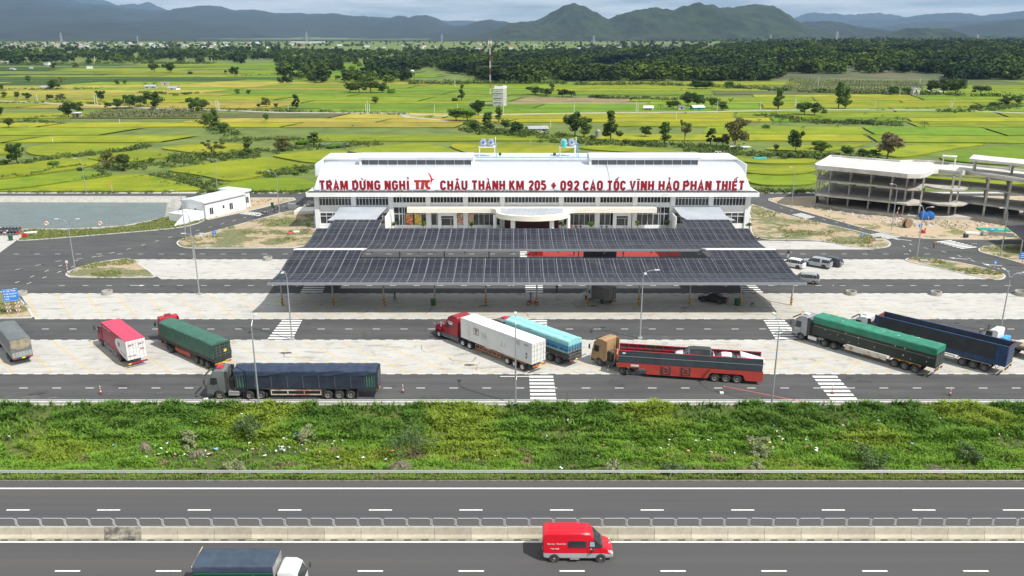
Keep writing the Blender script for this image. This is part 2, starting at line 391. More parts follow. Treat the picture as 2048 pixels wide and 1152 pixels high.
# dashed middle lines of the winding side roads
def dash_path(pts, period=3.6, ln=1.0, wd=.14):
 P = [G(*p) for p in pts]; acc = 0
 for a, b in zip(P, P[1:]):
  d = (b - a); Ls = d.length; d.normalize(); s_ = Vector((-d.y, d.x, 0)) * wd / 2
  t = (period - acc % period) % period
  while t < Ls:
   p, q = a + d * t, a + d * min(t + ln, Ls)
   mk.sheet([(v.x, v.y) for v in (p - s_, q - s_, q + s_, p + s_)], .009); t += period
  acc += Ls
dash_path([(30,566),(140,524),(250,500),(345,473),(402,459),(480,438),(560,414),(640,396)])
dash_path([(30,540),(110,523),(180,515),(230,508)]); dash_path([(20,580),(75,560),(170,524)])
dash_path([(1560,415),(1640,437),(1700,452),(1745,465),(1800,480),(1830,492),(1866,499),(1905,507),(1960,527),(2048,550)])
dash_path([(1822,503),(1800,487)]); dash_path([(1905,485),(1960,488),(2048,489)]); dash_path([(1935,516),(2000,538),(2060,552)])
def arrow(px, py, ang, s=1.0):
 c = G(px, py); ca, sa = math.cos(ang), math.sin(ang)
 def T(x, y): return (c.x + s * (x * ca - y * sa), c.y + s * (x * sa + y * ca))
 mk.sheet([T(-1.6,-.1),(T(.6,-.1)), T(.6,.1), T(-1.6,.1)], .009)
 mk.sheet([T(.6,-.4), T(1.6,0), T(.6,.4)], .009)
arrow(1803,479, R(145), 1.2); arrow(1916,517, R(160)); arrow(1985,530, R(160)); arrow(275,571,0,.8)
# painted double arrow at the container truck's rear
c = G(1032,753)
for dx in (-1,1): mk.sheet([(c.x + dx * 1.0 - .95, c.y - .09),(c.x + dx * 1.0 + .95, c.y - .09),(c.x + dx * 1.0 + .95, c.y + .09),(c.x + dx * 1.0 - .95, c.y + .09)], .009)
mk.sheet([(c.x - .15, c.y - 1.1),(c.x + .1, c.y - 1.1),(c.x + .1, c.y), (c.x - .15, c.y)], .0095)
struct(mk.build('road_markings', MARKW, fix=False))
yl = MB()
def yline(p, q, wd=.12, z=.0075):
 p = Vector((*p, 0)); q = Vector((*q, 0)); d = (q - p).normalized(); s_ = Vector((-d.y, d.x, 0)) * wd / 2
 yl.sheet([(v.x, v.y) for v in (p - s_, q - s_, q + s_, p + s_)], z)
ya, yb = YL[680] - .35, YL[748] + .35
for i in range(-3,26):
 xb = G(25 + 79.4 * i, 748).x
 ln = 11.2 if i < 13 else (10.5 if i < 18 else 8.3)
 yline((xb - ln, ya), (xb, yb))
 if i > 6: yline((xb + .1, yb), (xb + 4.4, yb + (4.4 if i < 14 else 5.2)), .1,.0079)
 elif i > 1: yline((xb + .1, yb), (xb + 3.6, yb + 2.2), .1,.0079)
ya, yb = YL[587] - .35, YL[638] + .35
for i in range(-6,27):
 xb = G(140 + 66 * i, 638).x
 if xb - 8 < G(40,590).x: continue
 yline((xb - 8.6, ya), (xb, yb))
 if i > 7: yline((xb + .1, yb), (xb + 3.2, yb + 3.6), .1,.0079)
struct(yl.build('parking_lines', YEL, fix=False))

ck = MB(); g = random.Random(2)
def crack(x, y, a, n, w):
 P = [(x, y)]
 for _ in range(n): a += g.uniform(-.7,.7); s_ = g.uniform(.25,.7); x += s_ * math.cos(a); y += s_ * math.sin(a); P.append((x, y))
 for i in range(n):
  p, q = Vector((*P[i], 0)), Vector((*P[i + 1], 0)); d = (q - p).normalized(); k = w * g.uniform(.5,1.2); s_ = Vector((-d.y, d.x, 0)) * k; ck.sheet([(v.x, v.y) for v in (p - s_, q + d * .03 - s_, q + d * .03 + s_, p + s_)], .0095 + .0004 * (i % 5))
for px, py, ar, n, w in ((842,690,-1.9,7,.035),(835,728,-2.2,6,.03),(898,716,-1.7,10,.05),(915,700,.7,6,.04),(960,725,-1.2,7,.04),(985,738,-2.0,5,.04),(650,615,.3,6,.05),(735,618,-1.0,5,.06),(865,615,-2.0,6,.06),(960,614,-2.2,8,.05),(1045,622,-1.4,6,.06),(1170,614,-2.6,7,.06),(1265,616,-.4,7,.05),(1370,618,-2.0,6,.05),(1470,618,-1.0,7,.06),(560,612,.1,8,.05),(570,705,-2.4,5,.05),(1640,700,.2,5,.03),(1780,620,-.3,9,.03),(1560,715,-.6,6,.03),(215,735,.3,7,.03),(300,715,.5,5,.03),(60,640,.1,5,.03),(1850,605,.2,8,.03),(1130,740,.3,6,.03),(760,700,.2,5,.03)):
 p = G(px, py); crack(p.x, p.y, ar, n, w)
for px, py, r0 in ((570,706,.7),(225,702,.5),(940,730,.6),(1185,612,.6),(1370,616,.5),(965,612,.6),(60,795,1.0),(105,796,.5),(1285,655,.8),(1330,675,.9),(1245,668,.6),(1700,660,.4),(320,785,.3),(630,655,.3)):
 p = G(px, py); n = 14; ck.sheet([(p.x + 1.5 * r0 * math.cos(6.283 * i / n) * g.uniform(.5,1.1), p.y + r0 * .7 * math.sin(6.283 * i / n) * g.uniform(.5,1.1)) for i in range(n)], .0115)
struct(ck.build('cracks_and_oil_stains', mat('tar_stain', (.045,.043,.041), .7, col2=(.13,.125,.12), scale=2.5, lo=.4, hi=.6), fix=False))
# kerbed islands
def rounded(pts, it=2):
 for _ in range(it):
  q = []
  for i in range(len(pts)):
   a = Vector(pts[i]); b = Vector(pts[(i + 1) % len(pts)]); q += [tuple(a.lerp(b, .22)), tuple(a.lerp(b, .78))]
  pts = q
 return pts
KW = mat('white_kerb', (.55,.545,.52), .8, col2=(.42,.41,.39), scale=2)
def island(pts, material, name='dirt_ground', kerb=True, it=1, h=.13, kname='kerb', lip=None):
 P = [(G(*p).x, G(*p).y) for p in pts]; P = rounded(P, it); n = len(P)
 I = inset(P, .28,0); I = [(p[0], p[1]) for p in I]
 struct(MB().sheet(I, h - .02).build(name, material, fix=False))
 k = MB()
 vs = [(p[0], p[1], -.02) for p in P] + [(p[0], p[1], h) for p in P] + [(p[0], p[1], h) for p in I] + [(p[0], p[1], -.02) for p in I]
 k.add(vs, [(i + a * n, (i + 1) % n + a * n, (i + 1) % n + (a + 1) * n, i + (a + 1) * n) for a in range(3) for i in range(n)])
 struct(k.build(kname, KW))
 return P
ISL = {}
ISL['tri'] = island([(129,551),(140,541),(190,526),(240,518.5),(263,518),(316,553),(300,556),(140,556)], DIRTG, it=1)
ISL['left'] = island([(351,487),(362,478),(402,470),(512,440),(545,431),(585,421),(629,418),(632,458),(640,496),(400,498),(362,496)], DIRTG, it=1)
ISL['pond'] = island([(45,458.5),(120,461),(205,457),(252,453),(300,444),(340,432),(380,433),(415,439),(390,450),(345,458),(240,467),(140,475),(60,481),(30,482),(42,474)], GRASG, 'grass_ground', it=1)
ISL['pump'] = island([(416,440),(512,419),(575,404),(592,400),(588,396),(500,396),(374,396),(372,425),(380,431)], DIRTB, it=0)
ISL['right'] = island([(1499,408),(1520,413),(1540,421),(1600,437),(1700,459),(1746,471),(1772,479),(1784,488),(1776,495),(1748,498),(1700,494),(1640,481),(1510,480),(1499,460)], DIRTG, it=1)
ISL['site'] = island([(1530,399),(1560,395),(1640,393),(2400,393),(2400,481),(2048,480),(1862,479),(1800,474),(1740,461),(1640,433),(1560,410)], DIRTB, it=1)
ISL['mid'] = island([(1808,519),(1830,515),(1900,522),(1960,534),(2005,547),(2013,554),(2004,560),(1985,560),(1900,542),(1815,524)], DIRTG, it=1)
ISL['far'] = island([(1954,499),(1970,492),(2048,489),(2200,489),(2200,560),(2048,529),(2000,515),(1962,506)], DIRTG, it=1)
ISL['sign'] = island([(-220,583),(10,583),(36,592),(70,632),(60,638),(-220,638)], DIRTG, it=1)
# verge behind: back road and hedge strip
sheet_px([(-300,387),(2400,387),(2400,384),(-300,384)], .02, 'road_shoulder', KERB)
# front kerb and gutter of the rest area
k = MB()
k.box(-200,200,87.45,87.75,-.3,.14); k.box(-200,200,86.95,87.15,-.3,.05)
struct(k.build('kerb', KW))
struct(MB().box(-200,200,87.15,87.45,-.2,-.1).build('gutter', CONC))

# grass bank between the rest area and the highway
def bank_z(x, y):
 t = (y - 70.6) / (87.0 - 70.6); t = max(0, min(1, t))
 base = -.1 - 1.5 * math.sin(min(1, t * 1.25) * math.pi) ** 1 * (1 if t < .8 else 1) if t < .8 else -.1
 base = -1.35 * (math.sin(math.pi * t ** .75)) - .06
 return base + .35 * noise.noise((x * .18, y * .3,1)) * math.sin(math.pi * t) + .16 * noise.noise((x * .7, y * .8,4)) * math.sin(math.pi * t)
BANKM = ground_mat('bank_soil', (.06,.085,.02), [
 (.10,(1,1.6,1), 8,.4,.62,(.13,.15,.03), 'MIX', .8),(.9,(1,1,1), 8,.42,.62,(.035,.06,.012), 'MIX', .8),(.16,(.6,1.5,1), 9,.64,.7,(.06,.055,.045), 'MIX', .8)])
b_ = MB().grid(320,48, lambda u, v: (-80 + 160 * u, 70.12 + 16.83 * v, bank_z(-80 + 160 * u, 70.12 + 16.83 * v)))
struct(b_.build('grass_bank', BANKM, smooth=True, fix=False))
struct(MB().box(-200,200,69.95,70.12,-.1,.05).build('highway_edge_strip', mat('grimy_edge', (.09,.085,.075), .95, col2=(.2,.19,.17), scale=1.5)))
# ================================================================ FIELDS, HILLS, VEGETATION
rng = np.random.default_rng(11)
FC = {'Y': (.29,.31,.012), 'H': (.36,.34,.014), 'G': (.19,.28,.015), 'L': (.235,.295,.013), 'O': (.42,.34,.055), 'B': (.12,.072,.045), 'T': (.34,.25,.14), 'D': (.065,.115,.018), 'W': (.09,.115,.03), 'P': (.14,.15,.05)}
SAMPLES = [(60,130, 'D'), (200,135, 'D'), (150,150, 'Y'), (260,145, 'Y'), (400,145, 'Y'), (480,140, 'G'), (60,160, 'D'), (120,165, 'Y'), (330,160, 'D'), (300,170, 'L'), (430,158, 'D'),
 (30,172, 'O'), (90,172, 'Y'), (160,176, 'O'), (190,180, 'O'), (70,186, 'Y'), (260,182, 'Y'), (350,172, 'L'), (480,172, 'O'), (500,175, 'O'), (140,192, 'O'), (250,190, 'O'), (290,189, 'O'), (60,190, 'O'),
 (240,203, 'H'), (380,200, 'Y'), (450,204, 'O'), (350,212, 'O'), (60,222, 'H'), (20,214, 'Y'), (110,220, 'H'), (180,230, 'W'), (300,232, 'P'), (370,232, 'P'), (70,240, 'H'), (200,248, 'Y'), (330,252, 'H'), (400,248, 'Y'),
 (470,240, 'O'), (480,256, 'O'), (50,270, 'Y'), (150,265, 'Y'), (300,272, 'H'), (420,280, 'W'), (500,270, 'W'), (30,285, 'Y'), (150,282, 'Y'), (250,280, 'Y'),
 (560,135, 'G'), (650,140, 'G'), (750,140, 'G'), (600,155, 'G'), (550,165, 'G'), (700,170, 'L'), (560,178, 'O'), (540,186, 'G'), (620,190, 'G'), (800,168, 'O'), (870,170, 'Y'), (950,170, 'Y'), (830,185, 'L'), (900,185, 'G'), (980,172, 'G'),
 (540,197, 'O'), (620,197, 'O'), (700,200, 'L'), (780,200, 'Y'), (900,205, 'G'), (820,215, 'G'), (700,215, 'W'), (600,225, 'W'), (660,210, 'L'),
 (540,240, 'O'), (620,240, 'O'), (700,240, 'O'), (560,255, 'O'), (640,255, 'O'), (720,252, 'O'), (800,245, 'O'), (850,245, 'O'), (870,250, 'Y'), (800,262, 'L'), (880,265, 'L'), (700,268, 'L'), (600,278, 'Y'), (560,270, 'W'), (620,282, 'W'), (960,275, 'H'), (900,282, 'Y'), (780,285, 'L'),
 (1000,240, 'W'), (1080,238, 'H'), (1200,240, 'H'), (1050,245, 'H'), (1280,245, 'H'), (1240,262, 'H'), (1300,258, 'H'), (1340,270, 'H'), (1400,275, 'H'), (1500,278, 'H'), (1560,285, 'H'), (1060,255, 'W'), (1000,262, 'W'), (1140,285, 'W'), (1080,290, 'Y'),
 (1060,215, 'T'), (1120,205, 'T'), (1180,200, 'T'), (1100,222, 'T'), (1200,220, 'G'), (1280,205, 'G'), (1250,215, 'G'), (1350,235, 'B'), (1430,240, 'B'), (1400,232, 'B'), (1480,235, 'B'), (1500,252, 'B'), (1470,250, 'B'), (1540,240, 'T'),
 (1130,170, 'Y'), (1250,175, 'Y'), (1350,178, 'Y'), (1200,188, 'G'), (1300,190, 'G'), (1430,182, 'Y'), (1500,185, 'Y'), (1500,200, 'L'), (1480,212, 'G'), (1560,195, 'Y'), (1650,190, 'H'), (1750,195, 'H'), (1700,205, 'H'), (1850,200, 'H'), (1900,205, 'H'), (1800,212, 'H'), (1950,195, 'L'), (2020,220, 'G'),
 (1600,175, 'P'), (1700,172, 'P'), (1750,178, 'P'), (1820,165, 'P'), (1900,232, 'H'), (1850,240, 'H'), (1980,238, 'H'), (2030,245, 'Y'), (1640,232, 'G'), (1700,238, 'G'), (1760,232, 'L'), (1600,250, 'G'), (1700,257, 'D'), (1800,257, 'D'), (1620,262, 'L'), (1700,268, 'Y'), (1560,265, 'Y'), (1900,262, 'G'), (2000,268, 'G'), (1950,278, 'L'), (1850,285, 'Y'), (1700,282, 'Y'), (2030,290, 'G'),
 (60,305, 'Y'), (250,300, 'Y'), (180,300, 'Y'), (30,330, 'W'), (80,345, 'Y'), (160,325, 'Y'), (300,310, 'W'), (400,297, 'H'), (470,300, 'Y'), (330,335, 'W'), (120,368, 'L'), (250,365, 'Y'), (330,370, 'Y'), (200,345, 'Y'), (390,350, 'W'), (470,345, 'Y'), (500,370, 'L'), (560,375, 'L'), (600,340, 'Y'), (620,355, 'H'), (540,325, 'Y'), (700,300, 'Y'), (640,318, 'Y'), (800,298, 'Y'), (950,295, 'H'),
 (1180,305, 'H'), (1250,298, 'Y'), (1400,318, 'Y'), (1500,340, 'H'), (1560,350, 'Y'), (1600,330, 'Y'), (1450,300, 'W'), (1600,290, 'H'), (1650,285, 'H'), (1500,370, 'Y'), (1600,375, 'L'), (1900,310, 'G'), (2000,300, 'D'), (1960,320, 'G'), (1800,300, 'H')]
SP = np.array([(a, b * 2.4) for a, b, c in SAMPLES])
def field_class(x, y):
 px, py = PR(x, y, .3)
 if py < 100: return 'D'
 d = (SP[:, 0] - px) ** 2 * (py / 260) ** -.6 + ((SP[:, 1] - py * 2.4) ** 2) * 9
 return SAMPLES[int(np.argmin(d))][2]
RICE = mat('rice_crop', (.2,.2,.02), .75, attr='tint', col2=(.68,.74,.7), scale=.05, detail=9, lo=.38, hi=.66, bump=.5, bscale=1.5, spec=.15)
_n = RICE.node_tree; _b = _n.nodes['Principled BSDF']; _src = _b.inputs['Base Color'].links[0].from_socket
for _sc, _st, _lo, _hi, _c in ((.5,(.12,1,1), .35,.7,(.72,.78,.7)), (3,(1,1,1), .35,.7,(.72,.8,.75)), (.12,(1,1,1), .56,.68,(.62,.8,.9))):
 _t = _n.nodes.new('ShaderNodeTexCoord'); _m = _n.nodes.new('ShaderNodeMapping'); _m.inputs['Scale'].default_value = _st; _m.inputs['Rotation'].default_value = (0,0, R(9)); _n.links.new(_t.outputs['Object'], _m.inputs[0])
 _z = _n.nodes.new('ShaderNodeTexNoise'); _z.inputs['Scale'].default_value = _sc; _z.inputs['Detail'].default_value = 7; _n.links.new(_m.outputs[0], _z.inputs[0])
 _r = _n.nodes.new('ShaderNodeValToRGB'); _r.color_ramp.elements[0].position = _lo; _r.color_ramp.elements[1].position = _hi; _n.links.new(_z.outputs[0], _r.inputs[0])
 _x = _n.nodes.new('ShaderNodeMixRGB'); _x.blend_type = 'MULTIPLY'; _x.inputs[2].default_value = (*_c, 1); _n.links.new(_r.outputs[0], _x.inputs[0]); _n.links.new(_src, _x.inputs[1]); _src = _x.outputs[0]
_n.links.new(_src, _b.inputs['Base Color'])
def wob(x, y): return 20 * noise.noise((x * .0045, y * .006,3.3)) + 2.5 * noise.noise((x * .03, y * .04,8))
def build_fields():
 co = []; tint = []
 th = R(-7)
 y = 324.0; k = 0
 while y < 1250:
  step = (15 + rnd.random() * 14) * (1 + (y - 220) / 900)
  y1 = y + step; half = .66 * y1 + 90; x = -half - rnd.random() * 60
  tilt = math.tan(th * .6 + rnd.uniform(-.02,.02)) * .35
  while x < half:
   wd = (38 + rnd.random() * 75) * (1 + (y - 220) / 700); x1 = x + wd
   c = field_class((x + x1) / 2,(y + y1) / 2); px, py = PR((x + x1) / 2,(y + y1) / 2)
   forest = (py < 165 and px > 1130) or (py < 163 and px > 815) or py < 128
   if c in 'W' or (c in 'DP' and rnd.random() < .3) or (forest and c not in 'P') or rnd.random() < .03:
    x = x1; continue
   base = np.array(FC[c]) * rnd.uniform(.86,1.12) * np.array([rnd.uniform(.92,1.1), 1,1])
   bd = (.45 + rnd.random() * .5) * (1 + y / 900); bx = .5 + rnd.random() * .8
   h = .45 if c not in 'BT' else .05
   nseg = max(3, int(wd / 9)); ns2 = 3; P = []
   for j in range(ns2 + 1):
    row = []
    for i in range(nseg + 1):
     xx = x + bx + (wd - 2 * bx) * i / nseg + (y1 - y) * .25 * (j / ns2); yy = y + bd + (step - 2 * bd) * j / ns2
     yy2 = yy + wob(xx, yy) + xx * tilt * 0 - abs(xx) * 0
     row.append((xx + wob(yy, xx) * .5, max(317, yy2), h))
    P.append(row)
   for j in range(ns2):
    for i in range(nseg):
     co.append((P[j][i], P[j][i + 1], P[j + 1][i + 1], P[j + 1][i])); tint.append(base)
   for i in range(nseg):
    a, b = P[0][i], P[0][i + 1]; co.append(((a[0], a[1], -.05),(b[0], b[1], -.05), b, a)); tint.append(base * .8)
   x = x1
  y = y1; k += 1
 o = quads_mesh('rice_fields', np.array(co), RICE, attr=np.array(tint)); struct(o)
build_fields()
NEAR = """Y -60 336 0 334 60 327 147 317 207 325 172 337 100 347 0 360 -60 366|L -60 368 0 363 100 351 170 343 228 352 175 360 140 365 60 376 0 382 -60 383|Y 0 385 60 379 142 367 178 362 240 353 290 351 335 362 410 381 380 385 -60 385|Y 50 297 110 289 275 290 268 297 215 303 160 309 120 315 55 311|Y -60 290 44 290 46 308 -60 314
Y 165 318 225 309 300 301 330 308 370 313 312 318 270 325 215 325|H 312 297 400 289 495 289 490 303 425 312 350 303|Y 325 343 375 335 450 325 512 318 536 316 594 328 625 335 560 338 530 350 512 357 455 366 400 352|L 460 369 512 360 545 358 600 359 630 366 630 384 440 385 432 377|Y 540 313 600 305 665 301 720 308 718 316 645 322 640 329 600 325 560 317
Y 690 302 800 290 868 289 965 322 700 322|H 880 289 1000 290 1140 294 1150 300 1060 322 975 322|Y 1155 294 1240 292 1330 302 1430 312 1536 323 1630 318 1632 328 1540 330 1465 324 1320 310 1160 300|H 1160 303 1320 313 1460 326 1470 340 1200 340|Y 1472 329 1536 336 1632 331 1634 346 1560 353 1480 347|L 1486 349 1560 356 1634 349 1636 373 1500 373
Y 1700 300 1850 290 1990 289 1900 300 1810 318 1760 312|G 1860 320 1930 302 2048 290 2200 290 2200 335 1990 332|Y 1500 300 1640 290 1740 290 1690 300 1640 305|Y 1640 335 1760 326 1860 328 1990 340 2200 345 2200 372 1640 372|W 1 1 1 1 1 1"""
def near_fields():
 co = []; tn = []
 for s_ in NEAR.replace('\n', '|').split('|'):
  a = s_.split(); v = list(map(float, a[1:])); pts = [(G(v[i], v[i + 1]).x, G(v[i], v[i + 1]).y) for i in range(0, len(v), 2)]
  if v[0] == 1: continue
  pts = rounded(pts, 2); base = np.array(FC[a[0]]) * rnd.uniform(.92,1.06); V3 = [Vector((p[0], p[1], 0)) for p in pts]
  for t in tessellate_polygon([V3]): co.append([(V3[i].x, V3[i].y, .45) for i in t]); tn.append(base)
  for i in range(len(pts)):
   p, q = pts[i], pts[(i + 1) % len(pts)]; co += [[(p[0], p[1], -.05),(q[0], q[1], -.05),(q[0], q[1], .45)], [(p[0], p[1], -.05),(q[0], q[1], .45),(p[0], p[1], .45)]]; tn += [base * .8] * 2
 struct(quads_mesh('rice_fields', np.array(co), RICE, attr=np.array(tn), nv=3))
near_fields()

# low ridges of the forest hill and the far mountains
HILLM = ground_mat('forested_hill', (.017,.032,.009), [  # cloud shadow over the hills is put into these dark greens
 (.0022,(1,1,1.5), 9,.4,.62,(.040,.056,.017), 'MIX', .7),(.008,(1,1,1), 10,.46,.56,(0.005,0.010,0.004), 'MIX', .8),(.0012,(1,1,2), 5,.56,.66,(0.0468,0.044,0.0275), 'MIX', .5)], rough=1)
MTNM = ground_mat('distant_mountain', (0.0143,0.0198,0.0121), [  # darkened colour also stands in for cloud shadow on the ranges
 (.0006,(1,1,1.5), 9,.4,.62,(0.0248,0.0303,0.0165), 'MIX', .7),(.004,(1,1,1), 8,.45,.6,(0.0077,0.0121,0.00715), 'MIX', .8)], rough=1)
def interp(pts, x):
 if x <= pts[0][0]: return pts[0][1]
 for a, b in zip(pts, pts[1:]):
  if x <= b[0]:
   t = (x - a[0]) / (b[0] - a[0]); t = t * t * (3 - 2 * t) * .5 + t * .5; return a[1] + (b[1] - a[1]) * t
 return pts[-1][1]
def ridge(name, prof, Y0, depth, material, amp, seed, nx=260, label=None):
 """a real ridge: foot at Y0 - depth, crest at Y0, back slope behind"""
 xa, xb = prof[0][0], prof[-1][0]; ny = 30
 crest = []
 for i in range(nx + 1):
  px = xa + (xb - xa) * i / nx; p = GY(px, interp(prof, px), Y0); crest.append((p.x, max(1, p.z)))
 def fn(u, v):
  i = min(nx, int(round(u * nx))); X, Z = crest[i]
  t = v * 1.6                                   # 0 foot, 1 crest, 1.6 back foot
  y = Y0 - depth + depth * t
  s = math.sin(min(t, 1) * math.pi / 2) ** 1.25 if t <= 1 else math.cos((t - 1) / .6 * math.pi / 2)
  e = Vector((X / (amp * 9), y / (amp * 16), seed))
  sp = noise.fractal(e, 1.0,2.1,6) * amp * math.sin(min(1, t) * math.pi) * min(1, Z / (amp * 1.5))
  sp2 = noise.noise((X / (amp * .35), y / (amp * .35), seed)) * amp * .09 * (1 if t > .15 else 0) * min(1, Z / amp)
  z = Z * s + sp * (1 if t < 1.05 else .4) + sp2
  xx = X * (1 + (y - Y0) / Y0 * .35)
  return (xx + 22 * noise.noise((X / 300, y / 300, seed)), y, z if 0 < t < 1.58 else -3)
 o = MB().grid(nx, ny, fn).build(name, material, smooth=True, fix=False); struct(o); return o
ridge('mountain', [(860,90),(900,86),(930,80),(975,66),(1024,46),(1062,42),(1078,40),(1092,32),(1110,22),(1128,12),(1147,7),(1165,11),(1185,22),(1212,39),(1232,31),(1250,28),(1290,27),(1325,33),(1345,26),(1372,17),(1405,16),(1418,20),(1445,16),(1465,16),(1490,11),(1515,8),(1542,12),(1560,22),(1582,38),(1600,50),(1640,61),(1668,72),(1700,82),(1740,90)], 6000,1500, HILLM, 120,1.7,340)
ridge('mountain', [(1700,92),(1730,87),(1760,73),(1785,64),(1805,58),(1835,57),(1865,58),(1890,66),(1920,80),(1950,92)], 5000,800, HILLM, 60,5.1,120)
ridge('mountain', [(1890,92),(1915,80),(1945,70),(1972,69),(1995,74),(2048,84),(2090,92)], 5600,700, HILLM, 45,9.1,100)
ridge('mountain', [(-500,10),(-200,-22),(0,-14),(100,-8),(150,4),(190,8),(212,9),(240,20),(300,24),(350,25),(400,24),(412,20),(432,13),(445,15),(460,21),(512,21),(560,26),(600,27),(632,29),(662,32),(690,31),(712,36),(780,38),(800,43),(822,38),(842,43),(868,36),(885,42),(905,52),(930,53),(985,43),(1008,47),(1060,56),(1120,80)], 13000,7600, MTNM, 340,3.3,400)
ridge('mountain', [(-300,0),(60,-6),(160,-6),(205,0),(235,11),(250,9),(268,8),(280,11),(297,4),(315,13),(340,25),(420,60)], 18000,2500, MTNM, 260,8.3,200)
ridge('mountain', [(1560,60),(1592,46),(1630,43),(1650,44),(1690,52),(1760,62),(1820,90)], 8200,2600, MTNM, 150,2.3,140)
ridge('mountain', [(1740,70),(1790,52),(1845,45),(1900,42),(1960,44),(2048,38),(2300,36),(2600,60)], 11500,6000, MTNM, 200,12.3,200)
ridge('mountain', [(1600,60),(1660,48),(1720,40),(1790,39),(1830,32),(1860,28),(1905,25),(1935,27),(1960,32),(2048,23),(2200,14),(2500,40)], 15500,3000, MTNM, 260,6.3,200)
ridge('mountain', [(1540,50),(1585,38),(1612,29),(1660,29),(1700,30),(1750,26),(1780,29),(1815,34),(1900,60)], 18800,1800, MTNM, 260,16.3,160)
ridge('mountain', [(820,60),(880,42),(930,41),(970,44),(1010,46),(1080,60)], 18500,1800, MTNM, 200,26.3,160)
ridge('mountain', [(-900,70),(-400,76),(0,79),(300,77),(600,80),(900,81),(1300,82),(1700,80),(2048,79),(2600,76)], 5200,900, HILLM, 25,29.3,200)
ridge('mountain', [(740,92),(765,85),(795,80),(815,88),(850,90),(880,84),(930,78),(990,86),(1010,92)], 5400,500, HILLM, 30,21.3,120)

# ---- tree crowns: many leaf-sized faces spread through lumpy volumes
LEAF = {}
def leafmat(n, c, c2, rand=.28):
 LEAF[n] = mat('leaves_' + n, c, .75, col2=c2, scale=.9, detail=3, lo=.35, hi=.65, rand=rand, trans=.22, spec=.2)
leafmat('dark', (.034,.066,.014),(.09,.15,.028)); leafmat('mid', (.06,.11,.018),(.14,.21,.035)); leafmat('bright', (.08,.17,.015),(.16,.27,.03))
leafmat('olive', (.09,.105,.03),(.18,.17,.05)); leafmat('dry', (.12,.095,.05),(.2,.16,.09)); leafmat('forest', (.022,.042,.012),(.05,.082,.02), 0)
BARK = mat('bark', (.16,.13,.10), .9, col2=(.09,.07,.055), scale=3)
def leaf_cloud(clumps, per, size, seed, up=.3):
 """clumps: list of (x, y, z, r); returns (n, 4,3)"""
 g = np.random.default_rng(seed); out_ = []
 for (cx, cy, cz, r) in clumps:
  d = g.normal(size=(per, 3)); d /= np.linalg.norm(d, axis=1)[:, None]
  p = d * (r * g.uniform(.55,1.08,(per, 1))) * np.array([1,1,.72]) + np.array([cx, cy, cz])
  nrm = d + g.normal(size=(per, 3)) * .55 + np.array([0,0, up]); nrm /= np.linalg.norm(nrm, axis=1)[:, None]
  a = np.cross(nrm, g.normal(size=(per, 3))); a /= np.linalg.norm(a, axis=1)[:, None]; b = np.cross(nrm, a)
  s = size * g.uniform(.6,1.35,(per, 1)); a = a * s; b = b * s * .62
  out_.append(np.stack([p - a - b * .3, p - b * .9 + a * .1, p + a + b * .2, p + b * .9], 1))
 return np.concatenate(out_)
def crown_clumps(kind, seed):
 g = random.Random(seed); c = []
 if kind == 'round':
  for _ in range(15):
   a = g.uniform(0,6.28); rr = g.uniform(.05,.33); z = g.uniform(.3,.83)
   c.append((rr * math.cos(a), rr * math.sin(a), z, g.uniform(.12,.2) * (1.15 - abs(z - .55))))
 elif kind == 'tall':
  for _ in range(13):
   a = g.uniform(0,6.28); z = g.uniform(.2,.92); rr = g.uniform(.02,.17) * (1.2 - z * .7)
   c.append((rr * math.cos(a), rr * math.sin(a), z, g.uniform(.07,.13)))
 elif kind == 'layer':
  for k in range(6):
   for _ in range(3):
    a = g.uniform(0,6.28); z = .25 + k * .13; rr = g.uniform(.08,.34) * (1.25 - z)
    c.append((rr * math.cos(a), rr * math.sin(a), z, g.uniform(.08,.13)))
 elif kind == 'open':
  for _ in range(10):
   a = g.uniform(0,6.28); rr = g.uniform(.1,.42); z = g.uniform(.45,.9)
   c.append((rr * math.cos(a), rr * math.sin(a), z, g.uniform(.07,.14)))
 elif kind == 'bush':
  for _ in range(12):
   a = g.uniform(0,6.28); rr = g.uniform(0,.5); z = g.uniform(.1,.6)
   c.append((rr * math.cos(a), rr * math.sin(a) * .7, z, g.uniform(.16,.3)))
 return c
def tree_mesh(kind, leaf, seed, per=105):
 """unit-height tree: returns (crown object, trunk object) used as a prototype"""
 cl = crown_clumps(kind, seed); sz = {'round': .042, 'tall': .034, 'layer': .038, 'open': .034, 'bush': .06}[kind]
 q = leaf_cloud(cl, per, sz, seed)
 root = thing('tree')
 quads_mesh('crown', q, LEAF[leaf], root)
 t = MB(); g = random.Random(seed)
 if kind != 'bush':
  top = .55 if kind != 'tall' else .75
  t.tube([(0,0,-.02),(g.uniform(-.02,.02), g.uniform(-.02,.02), top * .5),(g.uniform(-.03,.03), 0, top)], [.026,.02,.009], 7)
  for c in cl[:6]: t.tube([(0,0, top * g.uniform(.4,.8)), (c[0] * .6, c[1] * .6, c[2] * .85),(c[0], c[1], c[2])], [.012,.008,.004], 5)
  t.build('trunk', BARK, root)
 return root
